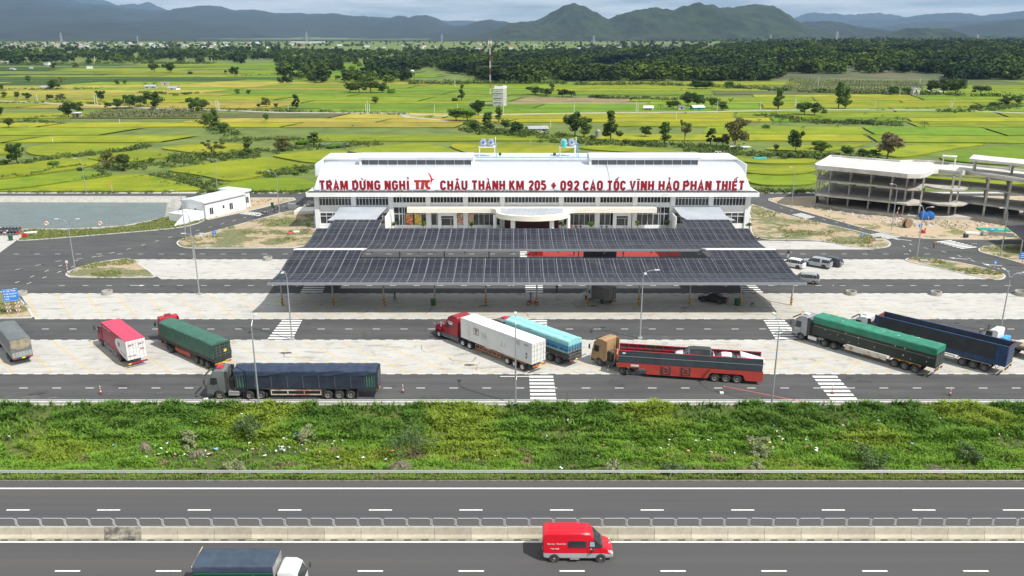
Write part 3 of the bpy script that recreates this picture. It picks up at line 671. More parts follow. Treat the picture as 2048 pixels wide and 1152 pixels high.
def palm_mesh(seed, leaf='mid', banana=False):
 g = random.Random(seed); root = thing('palm_tree'); q = []
 h = .52 if not banana else .3; n = 13 if not banana else 9
 for k in range(n):
  a = 6.28 * k / n + g.uniform(-.3,.3); el = g.uniform(.2,1.2); ln = g.uniform(.4,.52); W_ = .035 if not banana else .085
  prev = None
  for s in range(7):
   t = s / 6; r = ln * t * math.cos(el * .6); z = h + ln * (t * math.sin(el) - .95 * t * t)
   wv = W_ * math.sin(math.pi * min(1, t * .9 + .1)) + .004
   c = Vector((r * math.cos(a), r * math.sin(a), z)); sd = Vector((-math.sin(a), math.cos(a), 0)) * wv
   cur = (c - sd + Vector((0,0,-wv * .6)), c, c + sd + Vector((0,0,-wv * .6)))
   if prev: q.append([prev[0], prev[1], cur[1], cur[0]]); q.append([prev[1], prev[2], cur[2], cur[1]])
   prev = cur
 quads_mesh('crown', np.array([[tuple(v) for v in f] for f in q]), LEAF[leaf], root)
 MB().tube([(0,0,-.02),(.01,0, h * .5),(0,0, h + .02)], [.03,.022,.018], 7).build('trunk', BARK, root)
 return root
PROTO = {}
for kind, leaf, seeds in (('round', 'dark', (1,2,3)), ('round', 'mid', (4,5)), ('round', 'bright', (6,)), ('tall', 'dark', (7,)), ('tall', 'mid', (8,9)), ('layer', 'mid', (10,)), ('layer', 'dark', (11,)),
                          ('open', 'olive', (12,13)), ('round', 'dry', (14,)), ('round', 'olive', (17,)), ('bush', 'mid', (15,)), ('bush', 'dark', (16,)), ('bush', 'bright', (18,))):
 PROTO[kind, leaf] = [tree_mesh(kind, leaf, s) for s in seeds]
PROTO['palm', 'mid'] = [palm_mesh(31), palm_mesh(32)]; PROTO['palm', 'olive'] = [palm_mesh(33, 'olive')]
PROTO['banana', 'bright'] = [palm_mesh(34, 'bright', True)]
_used = set(); _cnt = {}
WORDS = {('round', 'dark'): ('tree', 'dark round bushy tree'), ('round', 'mid'): ('tree', 'mid green round tree'), ('round', 'bright'): ('tree', 'bright lime green rounded tree'),
         ('tall', 'dark'): ('tree', 'dark slender upright tree'), ('tall', 'mid'): ('tree', 'slim upright green tree'), ('layer', 'mid'): ('tree', 'layered green tree'), ('layer', 'dark'): ('tree', 'dark layered tree'),
         ('open', 'olive'): ('tree', 'thin open olive tree'), ('round', 'dry'): ('tree', 'brown leaved dry tree'), ('round', 'olive'): ('tree', 'olive green round tree'), ('bush', 'mid'): ('bush', 'green field bush'),
         ('bush', 'dark'): ('bush', 'dark green bush'), ('bush', 'bright'): ('bush', 'bright green leafy bush'), ('palm', 'mid'): ('palm tree', 'small green palm'), ('palm', 'olive'): ('palm tree', 'faded olive palm'), ('banana', 'bright'): ('banana plant', 'bright banana plant')}
def region(px, py):
 if py > 283: return 'behind the pond' if px < 330 else ('behind the white pump house' if px < 640 else ('behind the white station roof' if px < 1500 else 'behind the unfinished concrete building'))
 side = 'far left' if px < 380 else ('centre left' if px < 820 else ('the middle' if px < 1110 else ('centre right' if px < 1520 else 'far right')))
 band = 'near the village road' if 196 < py < 240 else ('beyond the village road' if py <= 196 else 'before the village road')
 return band + ' at ' + side
TREES = []
def tree(px, py, hpx, kind, leaf, wpx=None):
 p = G(px, py); zc = .9554 * p.y + .2953 * CAM_H; h = hpx * zc / F_PX * 1.13
 key = (kind, leaf); _cnt[key] = _cnt.get(key, 0) + 1
 pr = PROTO[key][_cnt[key] % len(PROTO[key])]
 if pr.name not in _used: o = pr; _used.add(pr.name)
 else: o = dup(pr)
 o.location = (p.x, p.y, 0); o.rotation_euler.z = rnd.uniform(0,6.28)
 nat = {'round': .85, 'tall': .45, 'layer': .75, 'open': .95, 'bush': 1.5, 'palm': .9, 'banana': .95}[kind]
 sx = (wpx / hpx / nat) if wpx else 1
 o.scale = (h * sx, h * sx, h)
 if kind == 'bush': o.name = 'bush'
 if kind == 'banana': o.name = 'banana_plant'
 o['category'] = WORDS[key][0]; TREES.append((key, region(px, py), px, py, o)); return o
T_ = """309 145 19 rd 20|342 146 20 rd 26|57 165 13 rm|107 180 20 rd 23|125 172 16 op 16|100 203 15 rd|121 201 13 ro 18|36 199 15 rm|55 200 14 rd 16|202 203 21 rd 18|216 219 15 rd|235 218 20 rd 22|260 217 27 rd 26|281 216 26 rd 26|311 222 37 rd 30
388 224 28 rd 26|404 227 30 rd 30|138 236 30 rd 30|155 228 22 rd 24|18 257 22 rd 20|2 232 18 rd|234 171 12 rm|251 171 12 rm|197 171 7 bm|291 175 14 pm|310 175 15 pm|470 153 19 rd 20|451 148 8 rd|107 139 13 rd|152 137 12 ro|3 182 14 rd|9 197 13 rm
418 250 24 rm 26|432 258 40 tm 20|448 266 22 rd 24|475 190 12 rm|497 190 10 rd|362 148 7 bd 16|380 148 6 bd 16|557 148 13 rd|676 162 12 rd|690 155 16 rd 25|760 161 14 td 10|637 158 7 bd 40|700 186 20 rd 26|718 187 22 rm 26|742 187 26 rd 34|765 187 20 rd 30|785 187 12 bm 30
923 202 30 td 15|908 203 10 bm 24|751 208 14 rm 17|533 215 20 ro 17|552 217 10 rd|593 218 26 ld 20|532 244 16 rm 14|517 216 9 rd|913 243 26 rb 34|935 244 26 rb 34|838 234 13 bb 22|860 236 13 bb 26|957 232 30 rd 30|975 262 34 ld 34|998 246 30 tm 18|946 262 22 rm 30
566 302 30 ro 36|628 290 26 tm 26|655 285 10 bb 40|600 288 8 bb 50|1154 163 22 rd 26|1031 270 28 rd 32|1010 262 22 rm 26|1150 274 48 rd 38|1168 276 40 rm 34|1221 283 55 lm 42|1290 275 22 rd 25|1328 290 42 tm 28|1369 290 50 op 32|1421 290 30 ld 28|1469 296 58 ro 46|1444 293 20 rd 24
1376 213 28 rd 30|1394 214 24 rd 28|1346 220 20 rd 26|1321 220 18 pm|1424 218 22 rm|1444 222 18 rm 24|1461 207 10 op|1371 229 8 pm|1392 179 18 rd 34|1412 179 16 rd 30|1459 178 16 rd 18|1105 180 13 rd|1125 194 15 rd 26|1142 194 13 rd 26|1070 190 16 rd 30|1092 192 15 rd 30|1196 196 8 bd 24|1254 197 8 bd|1291 197 6 bd 30|1171 270 10 bm
1556 220 44 tm 24|1608 231 28 rd 32|1628 232 26 rd 30|1676 219 50 tm 22|1690 219 46 tm 22|1784 191 18 rd 24|1813 191 16 rm 18|1862 189 30 rd 34|1886 189 30 rd 36|1911 190 32 rd 36|1961 190 20 rd 30|2011 213 20 rd 26|2037 210 17 rm 18
1848 258 22 po|1793 245 18 pm|1776 247 14 pm|1805 245 14 po|1751 244 15 pm|1730 231 9 pm|1764 236 9 pm|1676 258 14 pm|1658 252 12 po|1606 260 12 pm|1573 240 16 po|1561 250 15 pm|1546 250 12 po|1640 240 12 pm|1620 246 12 po|1590 305 44 rd 30|1774 318 52 rx 50|1551 303 14 rm|1643 308 24 rm 30|1636 300 20 rd 26|1691 315 22 rm 30|1723 317 18 rd 30|1745 316 16 rm 30
35 330 42 rd 34|215 338 35 ro 26|250 341 35 rd 36|425 313 32 op 46|497 314 37 tm 24|10 330 14 bm 30|104 332 12 bm 40|548 356 10 bm 30|590 350 10 bm 24|604 345 11 bm 26|665 296 10 bb 40|160 342 9 bd 20|342 318 10 bm 24|302 322 9 bm 20|1990 213 12 bm 30|1950 218 10 bd 40|1700 247 11 bd 40|1740 248 11 bd 40|1652 246 10 bd 30|1255 287 11 bm 40|1285 289 12 bm 40|1060 268 10 bm 24|1045 272 12 bd 26|980 262 14 bb 30|958 262 14 bb 26
1184 282 14 bd 20|705 254 5 bm|320 188 7 bm 20|370 190 7 bm 24|350 192 7 bb 20|1500 250 14 pm|1518 246 12 po|1530 258 12 bm 20|1650 228 12 bm 20"""
KM_ = {'r': 'round', 't': 'tall', 'l': 'layer', 'o': 'open', 'b': 'bush', 'p': 'palm'}
LM_ = {'d': 'dark', 'm': 'mid', 'b': 'bright', 'o': 'olive', 'x': 'dry', 'p': 'olive'}
for ln in T_.replace('\n', '|').split('|'):
 a = ln.split(); k = KM_[a[3][0]]; lf = 'olive' if a[3] == 'op' else LM_[a[3][1]]
 if a[3] == 'bb' and float(a[2]) in (13,14): k = 'banana'
 if k == 'banana': lf = 'bright'
 tree(float(a[0]), float(a[1]), float(a[2]), k, lf, float(a[4]) if len(a) > 4 else None)
for k, v in list(PROTO.items()):
 for o in v:
  if o.name not in _used and o.name not in [t[4].name for t in TREES]:
   for c in kids(o): bpy.data.objects.remove(c)
   bpy.data.objects.remove(o)
def ordinal_labels(items, plural_group=None):
 """items: (base phrase, place phrase, px, py, object): rank equals from left to right"""
 by = {}
 for b, r, px, py, o in items: by.setdefault((b, r), []).append((px, py, o))
 for (b, r), v in by.items():
  v.sort(key=lambda t: (t[0], t[1]))
  for i, (px, py, o) in enumerate(v):
   o['label'] = ('%s %s' % (b, r)) if len(v) == 1 else ('%s %s, %s from the left' % (b, r, ORD[i]))
ordinal_labels([(WORDS[k][1], r, px, py, o) for k, r, px, py, o in TREES])
for k, r, px, py, o in TREES: o['group'] = 'palms in the fields' if k[0] == 'palm' else ('bushes along the field edges' if k[0] == 'bush' else 'trees scattered over the rice fields')

# ---- far wood: one mass
def forest():
 tiles = [leaf_cloud(crown_clumps('round', s), 11,.105, s, .5) for s in (41,42,43,44)]
 pts = []
 def inside(px, py):
  if py < 84 or py > 168: return 0
  if py < 105 and px > 1100: return .75 if not (96 < py < 99) else .1
  if px > 1540: return 1 if (92 < py < 160) and not (1560 < px < 1900 and py > 152) else 0
  if px > 1120: return 1 if 104 < py < 162 and not (1130 < px < 1240 and 133 < py < 146) else 0
  if px > 815: return 1 if 106 < py < 150 + 12 * math.sin(px * .02) + (px - 815) * .04 else (.25 if 92 < py <= 106 else .5 if py <= 92 else 0)
  if px > 560: return 1 if 104 < py < 127 + max(0, px - 740) * .25 + 3 * math.sin(px * .05) else (.06 if 127 <= py < 133 else (.15 if py > 97 else .8 if py < 94 else 0))
  return .85 if 101 < py < (122 + 4 * math.sin(px * .03)) else (.9 if 85 < py < 97 else (.12 if py < 130 else 0))
 tries = 0
 while len(pts) < 7600 and tries < 120000:
  tries += 1
  py = 84 + 84 * rnd.random() ** 1.0; px = rnd.uniform(-120,2170); p = inside(px, py)
  if rnd.random() < p * (.75 + .9 * noise.noise((px / 40, py / 12,3))) * (.4 + .6 * ((py - 60) / 100)):
   g = G(px, py); hz = hillz(g.x, g.y); pts.append((g.x, g.y, hz, rnd.uniform(6.5,15) * (1 if py > 96 else .8)))
 co = []
 for i, (x, y, z, h) in enumerate(pts):
  a = rnd.uniform(0,6.28); t = tiles[i % 4]; ca, sa = math.cos(a), math.sin(a); wz = rnd.uniform(1.0,1.5)
  M = np.array([[ca, -sa, 0], [sa, ca, 0], [0,0,1]]) * np.array([h * wz, h * wz, h])[:, None]
  co.append(t @ M.T + np.array([x, y, z - h * .12]))
 co = np.concatenate(co); n = len(co) // len(pts); 
 tint = np.repeat(np.array([[rnd.uniform(.5,1.75)] * 3 for _ in pts]) * np.array([rnd.uniform(.95,1.15) for _ in pts])[:, None] ** 0, [len(tiles[i % 4]) for i in range(len(pts))], axis=0)
 base = np.array([.048,.076,.018]); t2 = tint * base * np.repeat(np.array([(1 + 1.5 * noise.noise((x / 90, y / 120,7)), 1 + 1.25 * noise.noise((x / 90, y / 120,7)), 1) for x, y, z, h in pts]), [len(tiles[i % 4]) for i in range(len(pts))], axis=0)
 o = quads_mesh('far_wood', co, mat('far_wood_leaves', (.04,.06,.02), .85, attr='tint', col2=(.75,.8,.7), scale=.02, spec=.1, trans=.1), attr=t2)
 o['kind'] = 'stuff'
def hillz(x, y):
 px, py = PR(x, y)
 if y < 780 or px < 1100: return 0
 k = min(1, max(0,(px - 1150) / 450)); t = min(1, max(0,(y - 780) / 900)); return 17 * k * math.sin(t * math.pi * .5) * (1 + .25 * noise.noise((x / 150, y / 150,2)))
def hill_fn(u, v):
 y = 760 + 2600 * v ** 1.5; x = 60 + (y * .75 + 150) * u
 z = hillz(x, y) * (1 if y < 2400 else max(0,1 - (y - 2400) / 900)); return (x, y, z - .5 if z < .2 else z)
struct(MB().grid(60,50, hill_fn).build('wooded_hill', mat('hill_soil', (.05,.075,.02), .95, col2=(.12,.11,.06), scale=.02), smooth=True, fix=False))
forest()

# ---- scrub along bunds, and the near bank's vegetation
def lumps(path, wd, n, hmin, hmax, seed, per=26, flat=False):
 g = random.Random(seed); cl = []
 P = [G(*p) for p in path]; seg = [(a, b, (b - a).length) for a, b in zip(P, P[1:])]; tot = sum(s[2] for s in seg)
 for _ in range(n):
  t = g.random() * tot
  for a, b, L_ in seg:
   if t <= L_: break
   t -= L_
  p = a.lerp(b, t / L_); d = (b - a).normalized(); off = g.gauss(0, wd * .4); h = g.uniform(hmin, hmax)
  p = p + Vector((-d.y, d.x, 0)) * off; cl.append((p.x, p.y, h * .35, h))
 return leaf_cloud(cl, per, (hmin + hmax) * .16, seed, .6)
SCRUB = mat('scrub_leaves', (.055,.095,.02), .8, col2=(.12,.16,.04), scale=.25, trans=.15, spec=.15)
S = [lumps([(-60,362),(60,352),(110,338),(170,333)], 2.5,60,.5,1.2,1), lumps([(48,330),(110,316),(200,308),(262,300),(300,292)], 3,90,.7,1.8,2),
     lumps([(148,362),(200,355),(215,350)], 2,25,.6,1.2,3), lumps([(190,335),(260,338),(330,325),(430,322),(520,300)], 12,260,.4,1.5,4), lumps([(310,350),(380,360),(430,376)], 8,150,.4,1.2,5),
     lumps([(330,318),(420,308),(500,318)], 8,110,.5,1.5,6), lumps([(515,350),(560,350),(625,335)], 6,90,.5,1.4,7), lumps([(400,385),(560,386),(628,384)], 2,90,.5,1.1,8), lumps([(-60,385),(180,386),(340,386)], 1.5,90,.3,.8,9),
     lumps([(560,300),(680,292),(760,288)], 8,120,.5,1.4,10), lumps([(1500,384),(1640,384)], 3,90,.4,1.2,11), lumps([(1380,300),(1480,310),(1560,310),(1640,312)], 7,160,.5,1.6,12), lumps([(1560,312),(1660,316),(1760,322)], 6,140,.8,2.4,13),
     lumps([(1040,262),(1130,285),(1240,290),(1360,292),(1480,300)], 9,260,.6,2.0,14), lumps([(930,258),(1010,268),(1060,275)], 9,110,.8,2.4,15), lumps([(440,282),(500,280),(560,278),(640,285)], 7,130,.5,1.4,16),
     lumps([(-60,208),(120,206),(260,212),(340,222),(520,222),(700,226),(830,232)], 8,260,.6,2.0,17), lumps([(-60,181),(100,180),(200,178)], 8,60,.8,2.2,18), lumps([(410,240),(440,262),(470,272)], 6,80,.8,2.4,19),
     lumps([(1180,195),(1300,199),(1440,203)], 9,140,.8,2.6,20), lumps([(1530,232),(1620,245),(1800,250)], 8,160,.8,2.2,21), lumps([(2048,212),(1960,222),(1880,226)], 9,120,.8,2.4,22), lumps([(40,240),(120,233),(200,232)], 6,60,.5,1.4,23),
     lumps([(0,246),(70,242),(120,250)], 5,60,.5,1.4,24), lumps([(280,186),(340,190),(400,188)], 8,70,.8,2,25), lumps([(1750,222),(1900,216),(2048,214)], 4,90,.4,1.2,26), lumps([(640,160),(560,150),(470,152)], 14,60,.8,2,27),
     lumps([(0,128),(120,130),(260,126),(420,128)], 30,220,1.5,4,28), lumps([(820,168),(1000,168),(1130,168)], 12,160,1.5,4,29), lumps([(1150,170),(1300,170),(1460,176),(1560,182),(1700,188),(1850,190),(2060,196)], 10,260,1.2,4,30)]
o = quads_mesh('field_scrub', np.concatenate(S), SCRUB); o['kind'] = 'stuff'
# small clipped rows of the dragon fruit plots
def rows(poly, nrow, ncol, h, seed):
 a, b, c, d = [G(*p) for p in poly]; cl = []
 g = random.Random(seed)
 for i in range(nrow):
  for j in range(ncol):
   u = (j + .5 + g.uniform(-.1,.1)) / ncol; v = (i + .5) / nrow; p = a.lerp(b, u).lerp(d.lerp(c, u), v); cl.append((p.x, p.y, h * .6, h * .7))
 return leaf_cloud(cl, 12, h * .3, seed)
q = np.concatenate([rows([(165,238),(395,236),(375,222),(195,224)], 12,34,1.4,1), rows([(1560,181),(1850,190),(1840,166),(1580,158)], 16,44,1.5,2)])
o = quads_mesh('orchard_rows', q, mat('orchard_leaves', (.09,.115,.04), .8, col2=(.17,.18,.08), scale=.3)); o['kind'] = 'stuff'

# ---- grass of the near bank
GRASSM = mat('grass_blades', (.1,.16,.02), .7, attr='tint', col2=(.8,.85,.8), scale=2, spec=.2, trans=.25)
def bank_color(x, y, k):
 a = noise.noise((x * .09, y * .16,5)); b2 = noise.noise((x * .35, y * .5,7)); t = (y - 70.5) / 16.5
 c = Vector((.165,.30,.032))
 if t > .55: c = c.lerp(Vector((.09,.18,.025)), min(1,(t - .55) * 3))
 if a > .12: c = c.lerp(Vector((.23,.31,.035)), min(1,(a - .12) * 4))
 if a < -.18: c = c.lerp(Vector((.11,.2,.03)), min(1,(-a - .18) * 4))
 if b2 > .28 and t < .5: c = c.lerp(Vector((.26,.22,.11)), min(1,(b2 - .28) * 3))
 if t < .14: c = c.lerp(Vector((.17,.19,.06)), .55)
 return c * k
def bank_grass():
 g = np.random.default_rng(3); n = 74000
 X = g.uniform(-62,62, n); Y = 70.2 + 16.75 * g.random(n)
 co = []; tint = []
 lay = g.random(n)
 for i in range(n):
  x, y = X[i], Y[i]; bz = bank_z(x, y)
  dens = noise.noise((x * .12, y * .25,12))
  bare = (-40 < x < -24 and 73.8 < y < 77.4 and dens < .3) or (dens < -.3)
  if bare and lay[i] < .86: continue
  t = (y - 70.5) / 16.5; clump = noise.noise((x * .45, y * .6,21))
  H = (.3 + .55 * max(0, clump + .15) + (.32 if t > .6 else 0) * (1 if clump > -.1 else .5)) * (.7 if t < .12 else 1)
  c = bank_color(x, y, 1)
  for b in range(4):
   a = g.random() * 6.283; ln = H * (.6 + .7 * g.random()); bx = x + .22 * (g.random() - .5); by = y + .22 * (g.random() - .5)
   lean = .55 * ln; wd = .022 + .035 * g.random() * (1 + (t > .6)); dx, dy = math.cos(a), math.sin(a); sx, sy = -dy * wd, dx * wd
   m1 = (bx + dx * lean * .3, by + dy * lean * .3, bz + ln * .6); tp = (bx + dx * lean, by + dy * lean, bz + ln * .82)
   co.append(((bx - sx, by - sy, bz - .05),(bx + sx, by + sy, bz - .05),(m1[0] + sx, m1[1] + sy, m1[2]), (m1[0] - sx, m1[1] - sy, m1[2])))
   co.append(((m1[0] - sx, m1[1] - sy, m1[2]), (m1[0] + sx, m1[1] + sy, m1[2]), tp, (tp[0] - sx * .2, tp[1] - sy * .2, tp[2])))
   k = .75 + .6 * g.random(); cc = (c[0] * k, c[1] * k, c[2] * k); tint += [cc, cc]
 o = quads_mesh('bank_grass', np.array(co), GRASSM, attr=np.array(tint)); o['kind'] = 'stuff'
bank_grass()
# creeping broad-leaved weeds
def bank_weeds():
 g = random.Random(9); cl = []; tn = []
 for _ in range(950):
  x = g.uniform(-62,62); y = g.uniform(71.2,86.6); v = noise.noise((x * .1, y * .2,33))
  if (v < -.02 and y < 82) or (-41 < x < -23 and 73.5 < y < 77.6): continue
  r = g.uniform(.15,.42) * (1.35 if y > 82 else 1); cl.append((x, y, bank_z(x, y) + r * .35, r)); c = bank_color(x + 9, y, g.uniform(.6,1.15)); tn.append(c)
 per = 30; q = leaf_cloud(cl, per, .075,5,.8); tint = np.repeat(np.array([tuple(c) for c in tn]), per, axis=0)
 o = quads_mesh('bank_weeds', q, GRASSM, attr=tint); o['kind'] = 'stuff'
bank_weeds()
# distinct shrubs on the bank
SHR = {'a': mat('shrub_leaves', (.05,.105,.03), .7, col2=(.12,.18,.05), scale=2, trans=.2), 'w': mat('pale_shrub_leaves', (.16,.21,.09), .7, col2=(.34,.36,.17), scale=3, trans=.2), 'd': mat('dead_grass', (.28,.23,.17), .9, col2=(.18,.15,.12), scale=4)}
def shrub(px, py, wpx, hpx, k, label):
 p = G(px, py, -1.0); s = (.9554 * p.y + .2953 * CAM_H) / F_PX; W_, H_ = wpx * s, hpx * s
 root = thing('shrub', (p.x, p.y, bank_z(p.x, p.y) - .05), rnd.uniform(0,6), label, 'shrub' if k != 'd' else 'dead shrub')
 g = random.Random(int(px)); cl = [(g.uniform(-.4,.4) * W_, g.uniform(-.35,.35) * W_, g.uniform(.15,.75) * H_, g.uniform(.12,.22) * W_) for _ in range(16)]
 if k == 'd':
  q = []
  for _ in range(420):
   a = g.uniform(0,6.28); r = g.uniform(.1,.5) * W_; z = H_ * g.uniform(.15,.7); w_ = .02
   b0 = Vector((r * .25 * math.cos(a), r * .25 * math.sin(a), z)); b1 = Vector((r * math.cos(a) + g.uniform(-.2,.2) * W_, r * math.sin(a) * .7, z * g.uniform(.1,.9))); sd = Vector((-math.sin(a), math.cos(a), 0)) * w_
   q.append([tuple(b0 - sd), tuple(b0 + sd), tuple(b1 + sd), tuple(b1 - sd)])
  quads_mesh('dry_stems', np.array(q), SHR['d'], root)
 else:
  quads_mesh('foliage', leaf_cloud(cl, 90,.11, int(px), .4), SHR[k], root)
  st = MB()
  for c in cl[:7]: st.tube([(0,0,0),(c[0] * .5, c[1] * .5, c[2] * .6), c[:3]], [.03,.02,.01], 5)
  st.build('stem', BARK, root)
for a in [(818,905,110,80, 'a', 'large leafy shrub with pale flowers in the middle of the bank'), (382,885,40,36, 'w', 'pale flowering weed shrub on the bank below the blue truck cab'),
          (290,896,36,30, 'd', 'dry grey tuft of dead grass on the left bank'), (470,946,44,30, 'w', 'pale feathery shrub near the guardrail at left'), (800,936,50,34, 'd', 'faded dry weed clump under the large leafy shrub'),
          (1227,950,42,34, 'w', 'small pale bush by the guardrail beyond the red van'), (1350,952,54,32, 'a', 'round green bush close to the guardrail right of centre'), (1520,905,50,48, 'w', 'pale flowered shrub high on the right half of the bank'),
          (1515,945,34,26, 'w', 'small whitish weed near the guardrail below the pale shrub'), (610,875,44,34, 'w', 'whitish weed patch left of the large leafy shrub'), (505,872,60,50, 'a', 'grey green shrub on the bank under the leftmost near lamp'),
          (395,905,30,24, 'd', 'small brown dead tuft right of the grey tuft'), (1740,925,80,50, 'a', 'wide blue green bush on the right side of the bank'), (1940,912,50,40, 'a', 'dark bush on the bank near the right edge'), (1880,950,60,26, 'd', 'low dried grass clump beside the guardrail at right')]: shrub(*a)
# scraps of litter
def litter():
 g = random.Random(4); q = []; tn = []
 spots = [(-33,77.6,6,1.0,40),(-24,79,5,2,34),(18,79.5,7,2,55),(-8,76,9,1.5,12),(34,81,5,2,34),(30,79,4,1,20),(46,82,5,2,18),(0,79,55,5,70),(4,84,5,1,10),(-24,83,3,1,14)]
 for cx, cy, sx, sy, n in spots:
  for _ in range(n):
   x = g.gauss(cx, sx * .6); y = min(86.5, max(71.5, g.gauss(cy, sy * .6))); z = bank_z(x, y) + g.uniform(.2,.55); s = g.uniform(.05,.17)
   c = [Vector((g.uniform(-1,1), g.uniform(-1,1), g.uniform(-.5,.8))) * s for _ in range(4)]
   c[0].x -= s; c[2].x += s; c[1].y -= s; c[3].y += s
   col = g.choice([(.75,.75,.74)] * 6 + [(.6,.65,.7),(.7,.62,.4),(.2,.45,.6),(.6,.2,.2)])
   q.append([(x + v.x, y + v.y, z + v.z) for v in c]); tn.append(col)
 o = quads_mesh('litter', np.array(q), mat('litter_plastic', (.7,.7,.7), .5, attr='tint', col2=(.8,.8,.8), scale=5), attr=np.array(tn)); o['kind'] = 'stuff'
litter()
# low grass on the islands
def island_grass():
 g = np.random.default_rng(8); co = []; tn = []
 import mathutils
 for key, n, dens in (('tri', 1900,.12),('left', 4200,.14),('pond', 7000,-.35),('right', 4600,.1),('mid', 1500,.12),('far', 1500,.05),('sign', 1500,.05),('site', 2500,.25),('pump', 900,.2)):
  P = ISL[key]; xs = [p[0] for p in P]; ys = [p[1] for p in P]; x0, x1 = max(min(xs), -125), min(max(xs), 110); y0, y1 = min(ys), max(ys)
  for _ in range(n):
   x, y = g.uniform(x0, x1), g.uniform(y0, y1)
   if noise.noise((x * .16, y * .2,40)) < dens: continue
   ins = False; j = len(P) - 1
   for i in range(len(P)):
    if (P[i][1] > y) != (P[j][1] > y) and x < (P[j][0] - P[i][0]) * (y - P[i][1]) / (P[j][1] - P[i][1]) + P[i][0]: ins = not ins
    j = i
   if not ins: continue
   c = Vector((.17,.24,.045)).lerp(Vector((.36,.33,.15)), g.random())
   for b in range(5):
    a = g.random() * 6.283; ln = .14 + .22 * g.random(); bx = x + .4 * (g.random() - .5); by = y + .4 * (g.random() - .5); wd = .04; dx, dy = math.cos(a), math.sin(a)
    co.append(((bx - dy * wd, by + dx * wd, .1),(bx + dy * wd, by - dx * wd, .1),(bx + dx * ln * .6 + dy * wd * .5, by + dy * ln * .6 - dx * wd * .5,.1 + ln), (bx + dx * ln * .6 - dy * wd * .5, by + dy * ln * .6 + dx * wd * .5,.1 + ln)))
    k = .7 + .5 * g.random(); tn.append((c[0] * k, c[1] * k, c[2] * k))
 o = quads_mesh('island_grass', np.array(co), GRASSM, attr=np.array(tn)); o['kind'] = 'stuff'
island_grass()
# village road and tracks through the fields
TRACK = mat('track_concrete', (.42,.39,.33), .9, col2=(.3,.28,.22), scale=.2)
def track(pts, wd, name='village_road', z=.5):
 P = [G(*p) for p in pts]; m = MB(); vs = []
 for i, p in enumerate(P):
  d = (P[min(i + 1, len(P) - 1)] - P[max(0, i - 1)]).normalized(); s_ = Vector((-d.y, d.x, 0)) * wd / 2
  vs += [(p - s_).xy.to_3d() + Vector((0,0, z)), (p + s_).xy.to_3d() + Vector((0,0, z))]
 n = len(P); vs += [v - Vector((0,0,1)) for v in vs]
 fs = [(2 * i, 2 * i + 2,2 * i + 3,2 * i + 1) for i in range(n - 1)] + [(2 * i, 2 * i + 2 * n, 2 * i + 2 + 2 * n, 2 * i + 2) for i in range(n - 1)] + [(2 * i + 1,2 * i + 3,2 * i + 3 + 2 * n, 2 * i + 1 + 2 * n) for i in range(n - 1)]
 m.add(vs, fs); struct(m.build(name, TRACK))
track([(-120,200),(70,206),(130,210),(215,214),(330,219),(450,222),(560,227),(800,228),(870,233),(1010,231),(1100,229),(1240,227),(1380,226),(1560,222),(1700,221),(1900,222),(2100,230),(2250,236)], 5)
track([(800,229),(815,236),(900,244)], 4)
struct(sheet_px([(640,290),(665,287),(700,288),(695,294),(655,296)], .52, 'field_pool', WATER))
# ================================================================ STATION BUILDING
LX, RX, FY = -42.9,51.8,176.5
st = thing('station_building', (0,0,0), 0, 'long white station hall with barrel roof and red rooftop lettering in front', 'building')
colx = [-42.4,-34.4,-26.3,-18.2,-10.1,-2.1,10.7,18.6,26.7,34.9,43.2,51.2]
w_ = MB()
w_.box(LX + .4, RX - .4, FY + 7, FY + 30,0,8.0)                      # core behind the glazing
w_.box(LX, LX + .4, FY, FY + 28,0,8.2); w_.box(RX - .4, RX, FY, FY + 28,0,8.2)
w_.box(LX, RX, FY + .15, FY + .55,7.35,8.0)                          # head beam
for x0, x1 in zip(colx, colx[1:]):
 end = x1 < -25 or x0 > 34
 if end:
  w_.box(x0, x1, FY + .15, FY + .5,3.6,5.15); w_.box(x0, x1, FY + .15, FY + .5,0,1.1)
 else:
  w_.box(x0, x1, FY + .15, FY + .5,4.85,5.75); 
  if not (x0 == -2.1): w_.box(x0, x1, FY + .15, FY + .5,0,.75)
w_.build('wall', WHITE, st)
pil = MB()
for x in colx: 
 c = MB(); c.box(x - .5, x + .5, FY - .12, FY + .7,0,7.36); c.build('column', WHITE, st)
slabm = MB().box(LX - .02, RX + .02, FY + .6, FY + 7,3.95,4.25); slabm.build('floor_slab', WHITE, st)
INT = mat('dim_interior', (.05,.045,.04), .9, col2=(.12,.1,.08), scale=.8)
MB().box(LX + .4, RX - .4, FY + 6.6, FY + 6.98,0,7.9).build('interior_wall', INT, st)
# fascia / box gutter round the eaves
fa = MB(); fa.box(LX - 1.3, RX + 1.3, FY - 1.5, FY + .14,7.36,8.25); fa.box(LX - 1.3, LX - .02, FY + .14, FY + 29,7.36,8.25); fa.box(RX + .02, RX + 1.3, FY + .14, FY + 29,7.36,8.25)
fa.build('fascia', WHITE, st)
MB().box(LX - 1.1, RX + 1.1, FY - 1.3, FY + .6,8.252,8.30).build('gutter', DARK, st)
